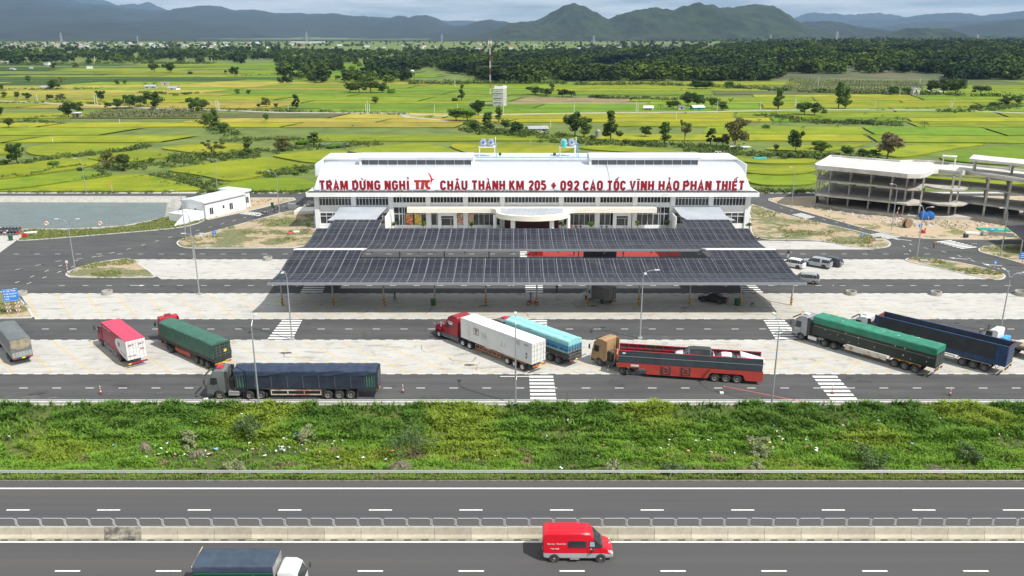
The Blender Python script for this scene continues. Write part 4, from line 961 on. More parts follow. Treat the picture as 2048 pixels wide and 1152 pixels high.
# barrel roof
arc = []
ry0, ry1, rise, z0 = 177.3,204.7,3.95,8.35
half = (ry1 - ry0) / 2; Rr = (half * half + rise * rise) / (2 * rise)
for i in range(29):
 y = ry0 + (ry1 - ry0) * i / 28; arc.append((y, z0 + math.sqrt(max(0, Rr * Rr - (y - ry0 - half) ** 2)) - (Rr - rise)))
def roofz(y): return z0 + math.sqrt(max(0, Rr * Rr - (y - ry0 - half) ** 2)) - (Rr - rise)
RIB = bpy.data.materials.new('ribbed_roof_sheet'); RIB.use_nodes = True
def ribs(m, base, scale, axis_scale, dirty=(.55,.56,.57), strength=.5, line=.35):
 nt = m.node_tree; b = nt.nodes['Principled BSDF']; nn = nt.nodes.new; l = nt.links.new
 b.inputs['Roughness'].default_value = .42; b.inputs['Metallic'].default_value = .15
 tc = nn('ShaderNodeTexCoord'); mp = nn('ShaderNodeMapping'); mp.inputs['Scale'].default_value = axis_scale; l(tc.outputs['Object'], mp.inputs[0])
 wv = nn('ShaderNodeTexWave'); wv.inputs['Scale'].default_value = scale; l(mp.outputs[0], wv.inputs[0]); wv.bands_direction = 'X'
 bp = nn('ShaderNodeBump'); bp.inputs['Strength'].default_value = strength; bp.inputs['Distance'].default_value = .05; l(wv.outputs[1], bp.inputs['Height']); l(bp.outputs[0], b.inputs['Normal'])
 n = nn('ShaderNodeTexNoise'); n.inputs['Scale'].default_value = .25; n.inputs['Detail'].default_value = 7; l(tc.outputs['Object'], n.inputs[0])
 r = nn('ShaderNodeValToRGB'); r.color_ramp.elements[0].position = .4; r.color_ramp.elements[1].position = .7; l(n.outputs[0], r.inputs[0])
 x = nn('ShaderNodeMixRGB'); x.inputs[1].default_value = (*base, 1); x.inputs[2].default_value = (*dirty, 1); l(r.outputs[0], x.inputs[0])
 x2 = nn('ShaderNodeMixRGB'); x2.blend_type = 'MULTIPLY'; x2.inputs[0].default_value = line; l(x.outputs[0], x2.inputs[1]); l(wv.outputs[0], x2.inputs[2]); l(x2.outputs[0], b.inputs['Base Color'])
ribs(RIB, (.58,.61,.67), 1.3,(1,0,0),(.52,.55,.60), .12,.08)
r_ = MB(); nA = len(arc)
r_.add([(LX - .1, y, z) for y, z in arc] + [(RX + .1, y, z) for y, z in arc] + [(LX - .1, y, z - .15) for y, z in arc] + [(RX + .1, y, z - .15) for y, z in arc],
       [(i, i + 1, nA + i + 1, nA + i) for i in range(nA - 1)] + [(2 * nA + i, 3 * nA + i, 3 * nA + i + 1,2 * nA + i + 1) for i in range(nA - 1)] +
       [(i, 2 * nA + i, 2 * nA + i + 1, i + 1) for i in range(nA - 1)] + [(nA + i, nA + i + 1,3 * nA + i + 1,3 * nA + i) for i in range(nA - 1)] + [(0, nA, 3 * nA, 2 * nA)])
r_.build('roof', RIB, st, smooth='auto')
g_ = MB()
for x in (LX + .05, RX - .05): g_.prism([(y, z - .16) for y, z in arc] + [(ry1,8.0),(ry0,8.0)], x - .08, x + .08, 'x')
g_.build('gable', WHITE, st)
# roof joint by the right monitor
jm = MB(); jm.tube([(21.5, y, roofz(y) + .03) for y in np.linspace(178,189,10)], .07,5); jm.build('flashing', STEEL, st)
# rear wing with flat roof strip seen over the crest
bw = MB(); bw.box(-46.6,55.6,205,214,0,11.0); bw.build('rear_wing', WHITE, st)
bw = MB(); bw.box(-46.9,55.9,204.7,214.2,11.0,11.35); bw.box(-46.9,-46.6,196,204.7,8.4,11.2); bw.box(55.6,55.9,196,204.7,8.4,11.2); bw.build('parapet', ROOFM, st)
BLUEP = mat('blue_pipe', (.15,.36,.62), .5, col2=(.1,.28,.5), scale=2)
MB().tube([(-9,204.9,11.6),(22,204.9,11.6)], .12,6).build('water_pipe', BLUEP, st)
# ridge monitors
LOUV = bpy.data.materials.new('louvre_panel'); LOUV.use_nodes = True; ribs(LOUV, (.17,.18,.20), 1.1,(1,0,0),(.13,.14,.16), .8)
for xa, xb in ((-34.9,-8.8),(17.6,43.0)):
 y0, y1 = 188.4,194.5
 o = MB().box(xa + .5, xb - .5, y0 + .3, y1 - .3,11.9,13.35).build('roof_monitor', LOUV, st)
 t = MB(); pr = [(y0 - .2,13.35),(y0 - .15,13.9),(y0 + 1,14.35),((y0 + y1) / 2,14.6),(y1 - 1,14.35),(y1 + .2,13.35)]
 t.prism(pr, xa, xb, 'x'); t.build('monitor_roof', RIB, o)
 t = MB()
 for x in (xa + .3, xb - .3): t.prism([(y0,11.6),(y0,13.4),(y1,13.4),(y1,11.6)], x - .25, x + .25, 'x')
 n_ = int((xb - xa) / 2.05)
 for i in range(1, n_): x = xa + (xb - xa) * i / n_; t.box(x - .04, x + .04, y0 + .22, y0 + .32,12,13.35)
 t.build('monitor_frame', WHITE, o)
# windows
def window(x0, x1, z0, z1, cols, rows, parent, y=FY + .3, name='window', transom=None):
 g = MB().box(x0, x1, y, y + .05, z0, z1).build(name, GLASS, parent)
 f = MB(); t = .09; yy = y - .14
 f.box(x0, x1, yy, y - .02, z0, z0 + t); f.box(x0, x1, yy, y - .02, z1 - t, z1)
 for c in range(cols + 1): x = x0 + (x1 - x0) * c / cols; x = min(max(x, x0 + t / 2), x1 - t / 2); f.box(x - t / 2, x + t / 2, yy + .003, y - .023, z0 + t, z1 - t)
 for r in rows: f.box(x0 + t, x1 - t, yy + .006, y - .026, z0 + (z1 - z0) * r - t / 2, z0 + (z1 - z0) * r + t / 2)
 f.build('frame', WHITE, g); return g
for i, (x0, x1) in enumerate(zip(colx, colx[1:])):
 end = x1 < -25 or x0 > 34; a, b = x0 + .5, x1 - .5
 if end: window(a, b, 5.15,7.35,10, [.72], st); window(a, b, 1.1,3.6,5, [.68], st)
 else:
  window(a, b, 5.75,7.2,10 if i != 5 else 16, [], st)
  w_ = MB().box(a, b, FY + .18, FY + .28,7.2,7.36).build('lintel', WHITE, st)
# ground floor glazing of the middle bays
gf = [(-25.8,-18.7,6),(-18.2 + .5,-16.4,1),(-11.9,-10.6,1),(-9.6,-2.6,6),(11.2,18.1,6),(19.1,21.5,2),(27.2,34.4,6)]
for a, b, c in gf: window(a, b, .75,4.85, c, [.62], st, FY + .32)
# end bays: doors in the connecting porches and shop door openings
DOORF = mat('pale_door_frame', (.6,.61,.62), .5)
for x0, x1 in ((-16.2,-12.0),(22.0,26.0)):
 f = MB(); f.box(x0, x1, FY - .35, FY + .1,2.95,3.9); f.box(x0, x0 + .75, FY - .35, FY + .1,0,2.95); f.box(x1 - .75, x1, FY - .35, FY + .1,0,2.95)
 d = f.build('shop_entrance', WHITE, st)
 MB().box(x0 + .75, x1 - .75, FY + .3, FY + .4,0,2.95).build('doorway', GLASS, d)
 g = MB(); g.box(x0 + .75, x1 - .75, FY - .1, FY, 2.35,2.45); g.box(x0 + .75, x0 + .85, FY - .1, FY, 0,2.35); g.box(x1 - 1.4, x1 - 1.3, FY - .1, FY, 0,2.35); g.build('door_frame', DOORF, d)
REDE = mat('deep_red_panel', (.13,.02,.018), .6, col2=(.06,.012,.012), scale=1.5)
ce = MB(); ce.box(-1.6,10.2, FY - .2, FY + .1,0,4.0); ce = ce.build('main_entrance', REDE, st)
t = MB()
for i in range(9): x = -1.2 + i * 1.35; t.box(x, x + .08, FY - .28, FY - .2,0,3.9)
t.build('entrance_mullion', DARK, ce)
for x in (.2,8.3): MB().tube([(x, 168.6,0),(x, 168.6,4.0)], .48,16).build('porch_column', WHITE, st)
for x in (-3.6,12.0): MB().tube([(x, 172.3,0),(x, 172.3,4.0)], .4,16).build('porch_column', WHITE, st)
# curved entrance canopy slab
def smooth_pts(pts, it=3):
 for _ in range(it):
  q = [pts[0]]
  for a, b in zip(pts, pts[1:]): q += [(a[0] * .75 + b[0] * .25, a[1] * .75 + b[1] * .25),(a[0] * .25 + b[0] * .75, a[1] * .25 + b[1] * .75)]
  q.append(pts[-1]); pts = q
 return pts
fe = [(-22.6, FY - .15),(-22.6,174.4),(-6,174.4),(-3.9,174.2),(-3.2,172),(-3.4,169.6),(-1.5,167.2),(4.2,165.6),(10,167.2),(11.9,169.6),(11.7,172),(12.5,174.2),(14.6,174.4),(31.2,174.4),(31.2, FY - .15)]
fe = [fe[0]] + smooth_pts(fe[1:-1]) + [fe[-1]]
aw = MB(); aw.prism(fe, 4.0,5.05, 'z'); aw = aw.build('entrance_canopy', CREAM, st)
COR = bpy.data.materials.new('corrugated_sheet'); COR.use_nodes = True; ribs(COR, (.60,.64,.70), 1.2,(1,0,0),(.5,.54,.6), 1)
t = MB(); t.prism([(-2.4,173.8),(-2.2,169.4),(-.5,168),(4.2,166.6),(8.9,168),(10.7,169.4),(10.9,173.8)], 5.052,5.16, 'z'); t.build('canopy_roof_sheet', COR, aw)
# small entrances' side porch roofs that lead to the solar canopy
for pts, sgn in ((((680,412),(775,412),(757,432),(667,432),(752,443),(655,443)), -1),(((1345.6,416.7),(1439.6,416.7),(1452,435),(1361.5,435),(1470,446.5),(1375,447.7)), 1)):
 ya_, yb_, yc_ = FY - .1,170.6,167.6
 A, B = GY(pts[0][0], pts[0][1], ya_), GY(pts[1][0], pts[1][1], ya_); xs0, xs1 = A.x, B.x
 C, D = GY(pts[2][0], pts[2][1], yb_), GY(pts[3][0], pts[3][1], yb_); E_, F_ = GY(pts[4][0], pts[4][1], yc_), GY(pts[5][0], pts[5][1], yc_)
 rt = thing('porch_roof', (0,0,0), 0, 'pale corrugated porch roof at the %s end of the station front' % ('left' if sgn < 0 else 'right'), 'porch roof', 'corrugated porch roofs')
 zt = 5.1; za, zb, zc_ = 5.0,4.15,3.95
 xL0, xR0 = min(A.x, B.x), max(A.x, B.x); xL1, xR1 = min(C.x, D.x), max(C.x, D.x); xL2, xR2 = min(E_.x, F_.x), max(E_.x, F_.x)
 m = MB(); top = [(xL0, ya_, za), (xR0, ya_, za), (xR1, yb_, zb), (xL1, yb_, zb), (xR2, yc_, zc_), (xL2, yc_, zc_)]; lowv = [(v[0], v[1], v[2] - .12) for v in top]
 m.add(top + lowv, [(0,1,2,3),(3,2,4,5),(6,9,8,7),(9,11,10,8),(0,3,9,6),(3,5,11,9),(5,4,10,11),(4,2,8,10),(2,1,7,8),(1,0,6,7)]); m.build('roof_sheet', COR, rt)
 f = MB()
 for x in (xL2 + .5, xR2 - .5): f.tube([(x, yc_ + .6,0),(x, yc_ + .6,3.85)], .09,8)
 f.bar((xL1, yb_, zb - .25),(xR1, yb_, zb - .25), .1,.2); f.bar((xL2 + .2, yc_ + .4, zc_ - .22),(xR2 - .2, yc_ + .4, zc_ - .22), .1,.18); f.build('steel_frame', STEEL, rt)
 m = MB(); xw = xR0 + .3 if sgn < 0 else xL0 - .3; m.box(xw - .1, xw + .1,170.5, FY - .13,0,3.9); m.build('side_wall', WHITE, rt)
# ---------------- rooftop sign
SIGNR = mat('sign_red', (.30,.004,.012), .45, col2=(.24,.003,.01), scale=1)
sg = thing('rooftop_sign', (0,0,0), 0, 'row of big red letters standing along the front roof edge', 'sign')
SY = 176.2
fr = MB()
def zrow(py): return GY(1024, py, SY).z
zs0, zs1 = 8.3,10.95
for x in np.arange(-41.5,51,4.0):
 fr.bar((x, SY + .25, zs0),(x, SY + .25, zs1), .07); fr.bar((x, SY + .25, zs1 - .3),(x, SY + 1.9,9.2), .05)
for z in (8.75,9.85,10.9): fr.bar((-41.6, SY + .2, z), (51.2, SY + .2, z), .05)
fr.build('sign_frame', WHITE, sg)
def letter_mesh(ch, material, parent, x0, x1, zb, hgt, y, name='letter', depth=.12, bold=.035, M=None, flat=False):
 cu = bpy.data.curves.new('t', 'FONT'); cu.body = ch; cu.offset = bold; cu.extrude = 0; ob = bpy.data.objects.new('t', cu); COL.objects.link(ob)
 dg = bpy.context.evaluated_depsgraph_get(); dg.update(); me = bpy.data.meshes.new_from_object(ob.evaluated_get(dg)); bpy.data.objects.remove(ob); bpy.data.curves.remove(cu)
 if not len(me.vertices): return None
 co = np.array([v.co[:] for v in me.vertices]); xa, xb = co[:, 0].min(), co[:, 0].max()
 s = hgt / CAPH; sx = (x1 - x0) / (xb - xa)
 vs = [(x0 + (c[0] - xa) * sx, y, zb + c[1] * s) for c in co]; n = len(vs)
 fs = [tuple(p.vertices) for p in me.polygons]; ed = {}
 for f in fs:
  for i in range(len(f)): e = (f[i], f[(i + 1) % len(f)]); ed[e] = 1
 side = [(a, b) for (a, b) in ed if (b, a) not in ed]
 m = MB(M); m.add(vs + [(v[0], y + depth, v[2]) for v in vs], fs + [tuple(i + n for i in f[::-1]) for f in fs] + [(b, a, a + n, b + n) for a, b in side])
 bpy.data.meshes.remove(me); return m.build(name, material, parent, fix=True)
def font_metrics(ch, bold=0.0):
 cu = bpy.data.curves.new('t', 'FONT'); cu.body = ch; cu.offset = bold; ob = bpy.data.objects.new('t', cu); COL.objects.link(ob)
 dg = bpy.context.evaluated_depsgraph_get(); dg.update(); me = bpy.data.meshes.new_from_object(ob.evaluated_get(dg)); bpy.data.objects.remove(ob); bpy.data.curves.remove(cu)
 co = np.array([v.co[:] for v in me.vertices]) if len(me.vertices) else np.zeros((1,3)); bpy.data.meshes.remove(me)
 return co[:, 0].max() - co[:, 0].min(), co[:, 1].max()
CAPH = font_metrics('H', .035)[1]
# bold condensed sign lettering built from thick strokes: (points in a unit box) per letter
def arcp(cx, cy, rx, ry, a0, a1, n=9): return [(cx + rx * math.cos(R(a0 + (a1 - a0) * i / n)), cy + ry * math.sin(R(a0 + (a1 - a0) * i / n))) for i in range(n + 1)]
T_w = .21
O_ = arcp(.5,.7,.37,.22,90,180,5) + arcp(.5,.3,.37,.22,180,360,9) + arcp(.5,.7,.37,.22,0,90,5)
GLY = {'T': [[(0,.91),(1,.91)], [(.5,.82),(.5,0)]], 'R': [[(.13,0),(.13,1)], [(.26,.91),(.6,.91)] + arcp(.6,.7,.27,.21,90,-90,7) + [(.26,.49)], [(.5,.42),(.87,0)]], 'A': [[(.12,0),(.5,.95),(.88,0)], [(.33,.28),(.67,.28)]],
       'M': [[(.1,0),(.1,1)], [(.9,0),(.9,1)], [(.2,.93),(.5,.12),(.8,.93)]], 'D': [[(.13,0),(.13,1)], [(.26,.91),(.5,.91)] + arcp(.5,.66,.37,.25,90,0,4) + arcp(.5,.34,.37,.25,0,-90,4) + [(.26,.09)]], 'U': [[(.13,1),(.13,.35)] + arcp(.5,.32,.37,.23,180,360,8) + [(.87,1)]],
       'N': [[(.12,0),(.12,1)], [(.88,0),(.88,1)], [(.22,.93),(.78,.07)]], 'G': [arcp(.5,.68,.37,.23,10,180,8) + arcp(.5,.32,.37,.23,180,350,8) + [(.87,.48),(.55,.48)]], 'H': [[(.13,0),(.13,1)], [(.87,0),(.87,1)], [(.26,.5),(.74,.5)]], 'I': [[(.5,0),(.5,1)]],
       'C': [arcp(.5,.68,.37,.23,5,180,8) + arcp(.5,.32,.37,.23,180,355,8)], 'K': [[(.13,0),(.13,1)], [(.26,.42),(.86,1)], [(.42,.55),(.9,0)]], 'O': [O_], '0': [O_], 'V': [[(.1,1),(.5,.06),(.9,1)]], 'P': [[(.13,0),(.13,1)], [(.26,.91),(.6,.91)] + arcp(.6,.69,.27,.22,90,-90,7) + [(.26,.47)]],
       'E': [[(.13,0),(.13,1)], [(.26,.91),(.95,.91)], [(.26,.51),(.85,.51)], [(.26,.09),(.95,.09)]], '2': [arcp(.5,.7,.36,.22,170,-30,9) + [(.15,.12)], [(.1,.09),(.92,.09)]], '5': [[(.88,.91),(.18,.91),(.16,.52)], arcp(.48,.33,.38,.25,120,-160,9)],
       '9': [arcp(.5,.7,.36,.22,0,360,12), [(.86,.66),(.84,.34)] + arcp(.5,.3,.34,.22,0,-150,6)], '+': [[(.05,.48),(.95,.48)], [(.5,.58),(.5,.82)], [(.5,.38),(.5,.14)]]}
DIA = {'dot': [[(.4,-.14),(.6,-.14)]], 'grave': [[(.3,1.27),(.62,1.1)]], 'hook': [arcp(.5,1.26,.14,.08,180,-60,6) + [(.5,1.1)]], 'circ': [[(.2,1.07),(.5,1.22),(.8,1.07)]], 'acute': [[(.6,1.22),(.95,1.42)]], 'tilde': [[(.15,1.12),(.35,1.2),(.65,1.12),(.85,1.2)]], 'horn': [[(.95,1.0),(1.15,1.12)]]}
COMB = {'Ạ': 'A dot', 'Ừ': 'U horn grave', 'Ỉ': 'I hook', 'Â': 'A circ', 'À': 'A grave', 'Ố': 'O circ acute', 'Ĩ': 'I tilde', 'Ả': 'A hook', 'Ế': 'E circ acute'}
def ribbon(pts, hw, sx, sy):
 P = [Vector((p[0] * sx, p[1] * sy)) for p in pts]; Lf, Rt = [], []; closed = (P[0] - P[-1]).length < 1e-4
 for i, p in enumerate(P):
  a = P[i - 1] if i else (P[-2] if closed else None); b = P[i + 1] if i < len(P) - 1 else (P[1] if closed else None)
  d1 = (p - a).normalized() if a else None; d2 = (b - p).normalized() if b else None; d1 = d1 or d2; d2 = d2 or d1
  n1 = Vector((-d1.y, d1.x)); n2 = Vector((-d2.y, d2.x)); n = (n1 + n2).normalized(); k = hw / max(.45, n.dot(n1)); Lf.append(p + n * k); Rt.append(p - n * k)
 return Lf, Rt
def sign_letter(ch, x0, wdt, zb, hgt, y, material, parent, depth=.14):
 k = COMB.get(ch, ch).split(); m = MB(); st_ = [(s, .128 * hgt) for s in GLY[k[0]]] + [(s, .055 * hgt) for q in k[1:] for s in DIA[q]]
 for j, (s, hw) in enumerate(st_):
  Lf, Rt = ribbon(s, hw, wdt, hgt); n = len(Lf); y0, y1 = y - .004 * j, y + depth + .003 * j
  vs = [(x0 + p.x, yy, zb + p.y) for yy in (y0, y1) for p in Lf + Rt]
  fs = [(i, i + 1, n + i + 1, n + i) for i in range(n - 1)] + [(2 * n + i, 3 * n + i, 3 * n + i + 1,2 * n + i + 1) for i in range(n - 1)] + [(i, 2 * n + i, 2 * n + i + 1, i + 1) for i in range(n - 1)] + [(n + i, n + i + 1,3 * n + i + 1,3 * n + i) for i in range(n - 1)] + [(0, n, 3 * n, 2 * n), (n - 1,3 * n - 1,4 * n - 1,2 * n - 1)]
  m.add(vs, fs)
 return m.build('letter', material, parent)
def sign_word(word, xa, xb, zb, hgt, y, material, parent):
 W1 = {'I': .42, 'M': 1.35, 'Ỉ': .42, 'Ĩ': .42}; ws = [W1.get(c, 1) for c in word]; gap = .36; k = (xb - xa) / (sum(ws) + gap * (len(word) - 1)); x = xa
 for c, w0 in zip(word, ws):
  if w0 < .5: sign_letter(c, x - w0 * k * .5, w0 * k * 2, zb, hgt, y, material, parent)
  else: sign_letter(c, x, w0 * k, zb, hgt, y, material, parent)
  x += (w0 + gap) * k

LH = 2.0
for wd_, a, b in (('TRẠM', 639,695),('DỪNG', 705,760),('NGHỈ', 770,818),('CHÂU', 881,934),('THÀNH', 944,1009.5),('KM', 1019,1047),('205', 1057.5,1092),('+', 1102,1112.5),('092', 1121.5,1158),
                  ('CAO', 1167,1205),('TỐC', 1215,1251),('VĨNH', 1260,1307.5),('HẢO', 1318,1358),('PHAN', 1367,1422.5),('THIẾT', 1432,1488)):
 xa, xb = GY(a, 370, SY).x, GY(b, 370, SY).x
 zz = GY(a, 379.8, SY).z if a < 1100 else GY(a, 380.3, SY).z
 sign_word(wd_, xa, xb, zz, LH, SY, SIGNR, sg)
# the logo: three joined letters and a leaping bird
lx = GY(829,370, SY).x; rx = GY(863,370, SY).x; lz = GY(840,378.5, SY).z; W_ = rx - lx
LRED = mat('logo_red', (.42,.03,.02), .45)
def poly_sign(pts, name, m=LRED, y=SY - .05, d=.14): return MB().prism([(lx + p[0] * W_, lz + p[1] * 2.0) for p in pts], y, y + d, 'y').build(name, m, sg)
poly_sign([(-.02,.74),(.36,.74),(.36,1),(-.02,1)], 'logo'); poly_sign([(.07,0),(.26,0),(.26,.735),(.07,.735)], 'logo')
poly_sign([(.37,1),(.70,1),(.70,.76),(.60,.74),(.54,0),(.34,0),(.41,.74),(.37,.75)], 'logo')
cp = []
for i in range(15): a = R(55 + 250 * i / 14); cp.append((.82 + .22 * math.cos(a), .5 + .52 * math.sin(a)))
for i in range(15): a = R(305 - 250 * i / 14); cp.append((.84 + .05 * math.cos(a), .5 + .22 * math.sin(a)))
poly_sign(cp, 'logo')
poly_sign([(.78,1.85),(.93,1.62),(1.02,1.35),(1.05,1.15),(1.22,1.12),(1.08,1.0),(1.03,.78),(.90,.42),(.97,.85),(.96,1.15),(.90,1.45)], 'bird_emblem', mat('bird_red', (.62,.02,.02), .4))
# ---------------- roof tanks
TANK = mat('steel_tank', (.55,.6,.68), .25,.8, col2=(.4,.46,.55), scale=2)
for xc, green in ((-5.6,0),(13.0,1)):
 b0 = GY(974 if not green else 1136,322,206)
 t = thing('water_tank_stand', (b0.x, 208.5,11.35), 0, 'steel stand on the roof %s' % ('of the left pair of water tanks' if not green else 'of the right pair of tanks, blue pipes down its side'), 'tank stand', 'tank stands on the station roof')
 f = MB()
 for x in (-1.9,1.9):
  for y in (-1,1): f.box(x - .08, x + .08, y - .08, y + .08,0,2.3)
 f.box(-2.1,2.1,-1.2,1.2,2.3,2.5)
 for x in (2.1,): f.bar((x, -1.1,2.5),(x, -1.1,4.7), .08); f.bar((x, 1.1,2.5),(x, 1.1,4.7), .08); f.bar((x, -1.1,4.7),(x, 1.1,4.7), .08)
 f.build('stand_frame', WHITE, t)
 p = MB()
 for x in ((2.3,) if not green else (2.3,2.7)): p.tube([(x, -1.2,-1.5 if green else 0),(x, -1.2,3.2),(x - .6,-1.0,3.4)], .1,6)
 p.build('pipe', BLUEP, t)
 for i, x in enumerate((-.95,.95)):
  k = thing('water_tank', (b0.x + x, 208.5,13.86), 0,('%s steel water tank on the %s roof stand' % (('left', 'right')[i], 'left' if not green else 'right')), 'water tank', 'steel water tanks on the roof')
  m = MB(); m.tube([(0,-1.3,1.0),(0,-1.15,1.0),(0,1.15,1.0),(0,1.3,1.0)], [.55,.85,.85,.55], 18); m.build('tank_shell', TANK, k, smooth='auto')
  m = MB(); m.box(-.6,.6,-.8,-.7,0,.3); m.box(-.6,.6,.7,.8,0,.3); m.build('cradle', STEEL, k)
  m = MB(); m.tube([(0,-1.33,1.05),(0,-1.305,1.05)], .3,14); m.build('tank_emblem', mat('tank_blue', (.05,.12,.5), .5), k)
 if green:
  gt = MB(); gt.tube([(0,0,0),(0,0,1.5),(0,0,1.7)], [.5,.5,.2], 16); gt = gt.build('drum', mat('teal_plastic', (.03,.5,.42), .5), smooth='auto')
  gt.location = (b0.x - .95,207.2,13.86 - .01); tag(gt, 'small teal drum in front of the right roof tanks', 'drum')
for px, lab in ((1000, 'small dark roof cowl right of the left tanks'), (1109, 'small dark roof cowl left of the teal drum')):
 p = GY(px, 320,206); c = MB(); c.m(WHITE).box(-.15,.15,-.15,.15,0,.5); c.m(DARK).box(-.35,.35,-.3,.3,.5,1.1); c = c.build('roof_cowl'); c.location = (p.x, 206.5,11.35); tag(c, lab, 'roof vent')
p = GY(1061,290,205.5); ae = MB(); ae.tube([(0,0,0),(0,0,4.3)], .035,5); ae.ball((0,0,4.4), .12,8,5); ae = ae.build('lightning_rod', STEEL); ae.location = (p.x, 205.5,11.3); tag(ae, 'thin lightning rod on the middle of the station roof', 'lightning rod')
p = GY(1438,322,205.5); ae = MB()
for dx in (-.8,.1): ae.tube([(dx + .55 * math.cos(a), 0,.9 + .75 * math.sin(a)) for a in np.linspace(0, math.pi * 2,15)], .06,5)
ae.bar((-.9,0,0),(1.0,0,0), .1); ae.bar((1.1,0,0),(1.1,0,1.6), .08)
ae = ae.build('roof_ladder_hoop', WHITE); ae.location = (p.x, 205.5,11.35); tag(ae, 'white hooped ladder top at the right rear roof edge', 'ladder')
# ---------------- posters and potted shrubs before the windows
for (x, wdt, c1, c2, lab) in ((-22.4,1.5,(.35,.02,.02),(.75,.35,.1), 'red food poster behind the left window beside the shop door'), (-20.5,1.5,(.35,.3,.03),(.8,.5,.1), 'olive and yellow food poster right of the red one'),
                              (-11.3,1.3,(.6,.5,.4),(.35,.1,.05), 'pale poster just right of the left shop door'), (-9.0,1.3,(.65,.5,.35),(.5,.3,.2), 'pale poster right of the white pillar')):
 m = bpy.data.materials.new('poster_print'); m.use_nodes = True; nn = m.node_tree.nodes.new; l = m.node_tree.links.new
 tcn = nn('ShaderNodeTexCoord'); v = nn('ShaderNodeTexNoise'); v.inputs['Scale'].default_value = 2.2; v.inputs['Detail'].default_value = 2; rpn = nn('ShaderNodeValToRGB'); rpn.color_ramp.elements[0].position = .45; rpn.color_ramp.elements[1].position = .55
 rpn.color_ramp.elements[0].color = (*c1,1); rpn.color_ramp.elements[1].color = (*c2,1); l(tcn.outputs['Object'], v.inputs[0]); l(v.outputs[0], rpn.inputs[0]); l(rpn.outputs[0], m.node_tree.nodes['Principled BSDF'].inputs['Base Color'])
 o = MB().box(-wdt / 2, wdt / 2,-.02,.02,0,2.3).build('poster', m); o.location = (x, FY + .12,.95); tag(o, lab, 'poster')
TOPI = LEAF['mid']
def potted(px, py, h, lab, pot=(.25,.12,.08), small=False):
 p = G(px, py); p.y = min(p.y, 174.6); x = GY(px, py, p.y).x
 r = thing('potted_shrub', (x, p.y, 0), 0, lab, 'potted plant', 'potted shrubs along the station front')
 MB().tube([(0,0,0),(0,0,.45),(0,0,.5)], [.25,.38,.4], 14).build('pot', mat('clay_pot%d' % int(pot[0] * 100), pot, .8), r)
 MB().tube([(0,0,.45),(0,0, h * .6)], .05,6).build('trunk', BARK, r)
 g = random.Random(int(px)); quads_mesh('crown', leaf_cloud([(g.uniform(-.35,.35), g.uniform(-.35,.35), h * .68 + g.uniform(-.35,.35), .42) for _ in range(7)], 80,.09, int(px), .4), LEAF['bright' if px in (1180,) else 'mid'], r)
for a in ((789,461,2.3, 'potted round shrub before the second window bay, leftmost of the row'), (847,461,2.4, 'potted shrub just left of the left shop door'), (943,461,2.4, 'potted shrub between the pale poster and the entrance'),
          (988,461,2.2, 'potted shrub left of the curved porch columns'), (1123,461,2.2, 'potted shrub right of the curved porch columns'), (1182,461,2.2, 'bright green potted shrub right of the curved porch'), (1275,461,2.6, 'potted shrub right of the right shop door'),
          (1334,461,2.6, 'potted shrub near the right corrugated porch roof')): potted(*a)
potted(1497,463,2.3, 'shrub in a red pot outside the right end wall', (.45,.06,.04)); potted(618,462,2.2, 'shrub in a red pot outside the left end wall', (.4,.07,.05))

# ================================================================ SOLAR CANOPY
SOL = bpy.data.materials.new('solar_glass'); SOL.use_nodes = True
b = SOL.node_tree.nodes['Principled BSDF']; b.inputs['Roughness'].default_value = .3; b.inputs['Specular IOR Level'].default_value = .14
nn = SOL.node_tree.nodes.new; l = SOL.node_tree.links.new
tcn = nn('ShaderNodeTexCoord'); bt = nn('ShaderNodeTexBrick'); bt.offset = 0; bt.inputs['Scale'].default_value = 1; bt.inputs['Brick Width'].default_value = 1.13; bt.inputs['Row Height'].default_value = 3; bt.inputs['Mortar Size'].default_value = .025
l(tcn.outputs['Object'], bt.inputs[0]); bt.inputs['Color1'].default_value = (.014,.015,.026,1); bt.inputs['Color2'].default_value = (.02,.021,.032,1); bt.inputs['Mortar'].default_value = (.17,.17,.19,1)
ns = nn('ShaderNodeTexNoise'); ns.inputs['Scale'].default_value = .35; ns.inputs['Detail'].default_value = 6; l(tcn.outputs['Object'], ns.inputs[0])
mxn = nn('ShaderNodeMixRGB'); mr = nn('ShaderNodeMapRange'); mr.inputs['From Min'].default_value = .5; mr.inputs['From Max'].default_value = .75; mr.inputs['To Max'].default_value = .35; l(ns.outputs[0], mr.inputs['Value']); l(mr.outputs[0], mxn.inputs[0])
l(bt.outputs[0], mxn.inputs[1]); mxn.inputs[2].default_value = (.09,.085,.085,1); l(mxn.outputs[0], b.inputs['Base Color'])
CX0, CX1 = -36.4,43.9
sc_ = thing('solar_canopy', (0,0,0), 0, 'huge wavy car park canopy covered in dark solar panels on steel columns', 'canopy')
NM = 35; MW = (CX1 - CX0) / NM
FR = [(117.7,5.45),(120.9,5.22),(124.0,5.2),(126.2,5.52),(129.7,6.02),(133.2,6.42)]
BK = [(137.2,5.55),(140.6,5.36),(143.6,5.36),(146,5.7),(149.9,6.25)]
def at_prof(P, y):
 for a, b_ in zip(P, P[1:]):
  if y <= b_[0] + 1e-6: t = (y - a[0]) / (b_[0] - a[0]); return a[1] + (b_[1] - a[1]) * t
 return P[-1][1]
panels = []
def rows_of(P, ya, yb, n): ys = np.linspace(ya, yb, n + 1); return [(ys[i], at_prof(P, ys[i]), ys[i + 1], at_prof(P, ys[i + 1])) for i in range(n)]
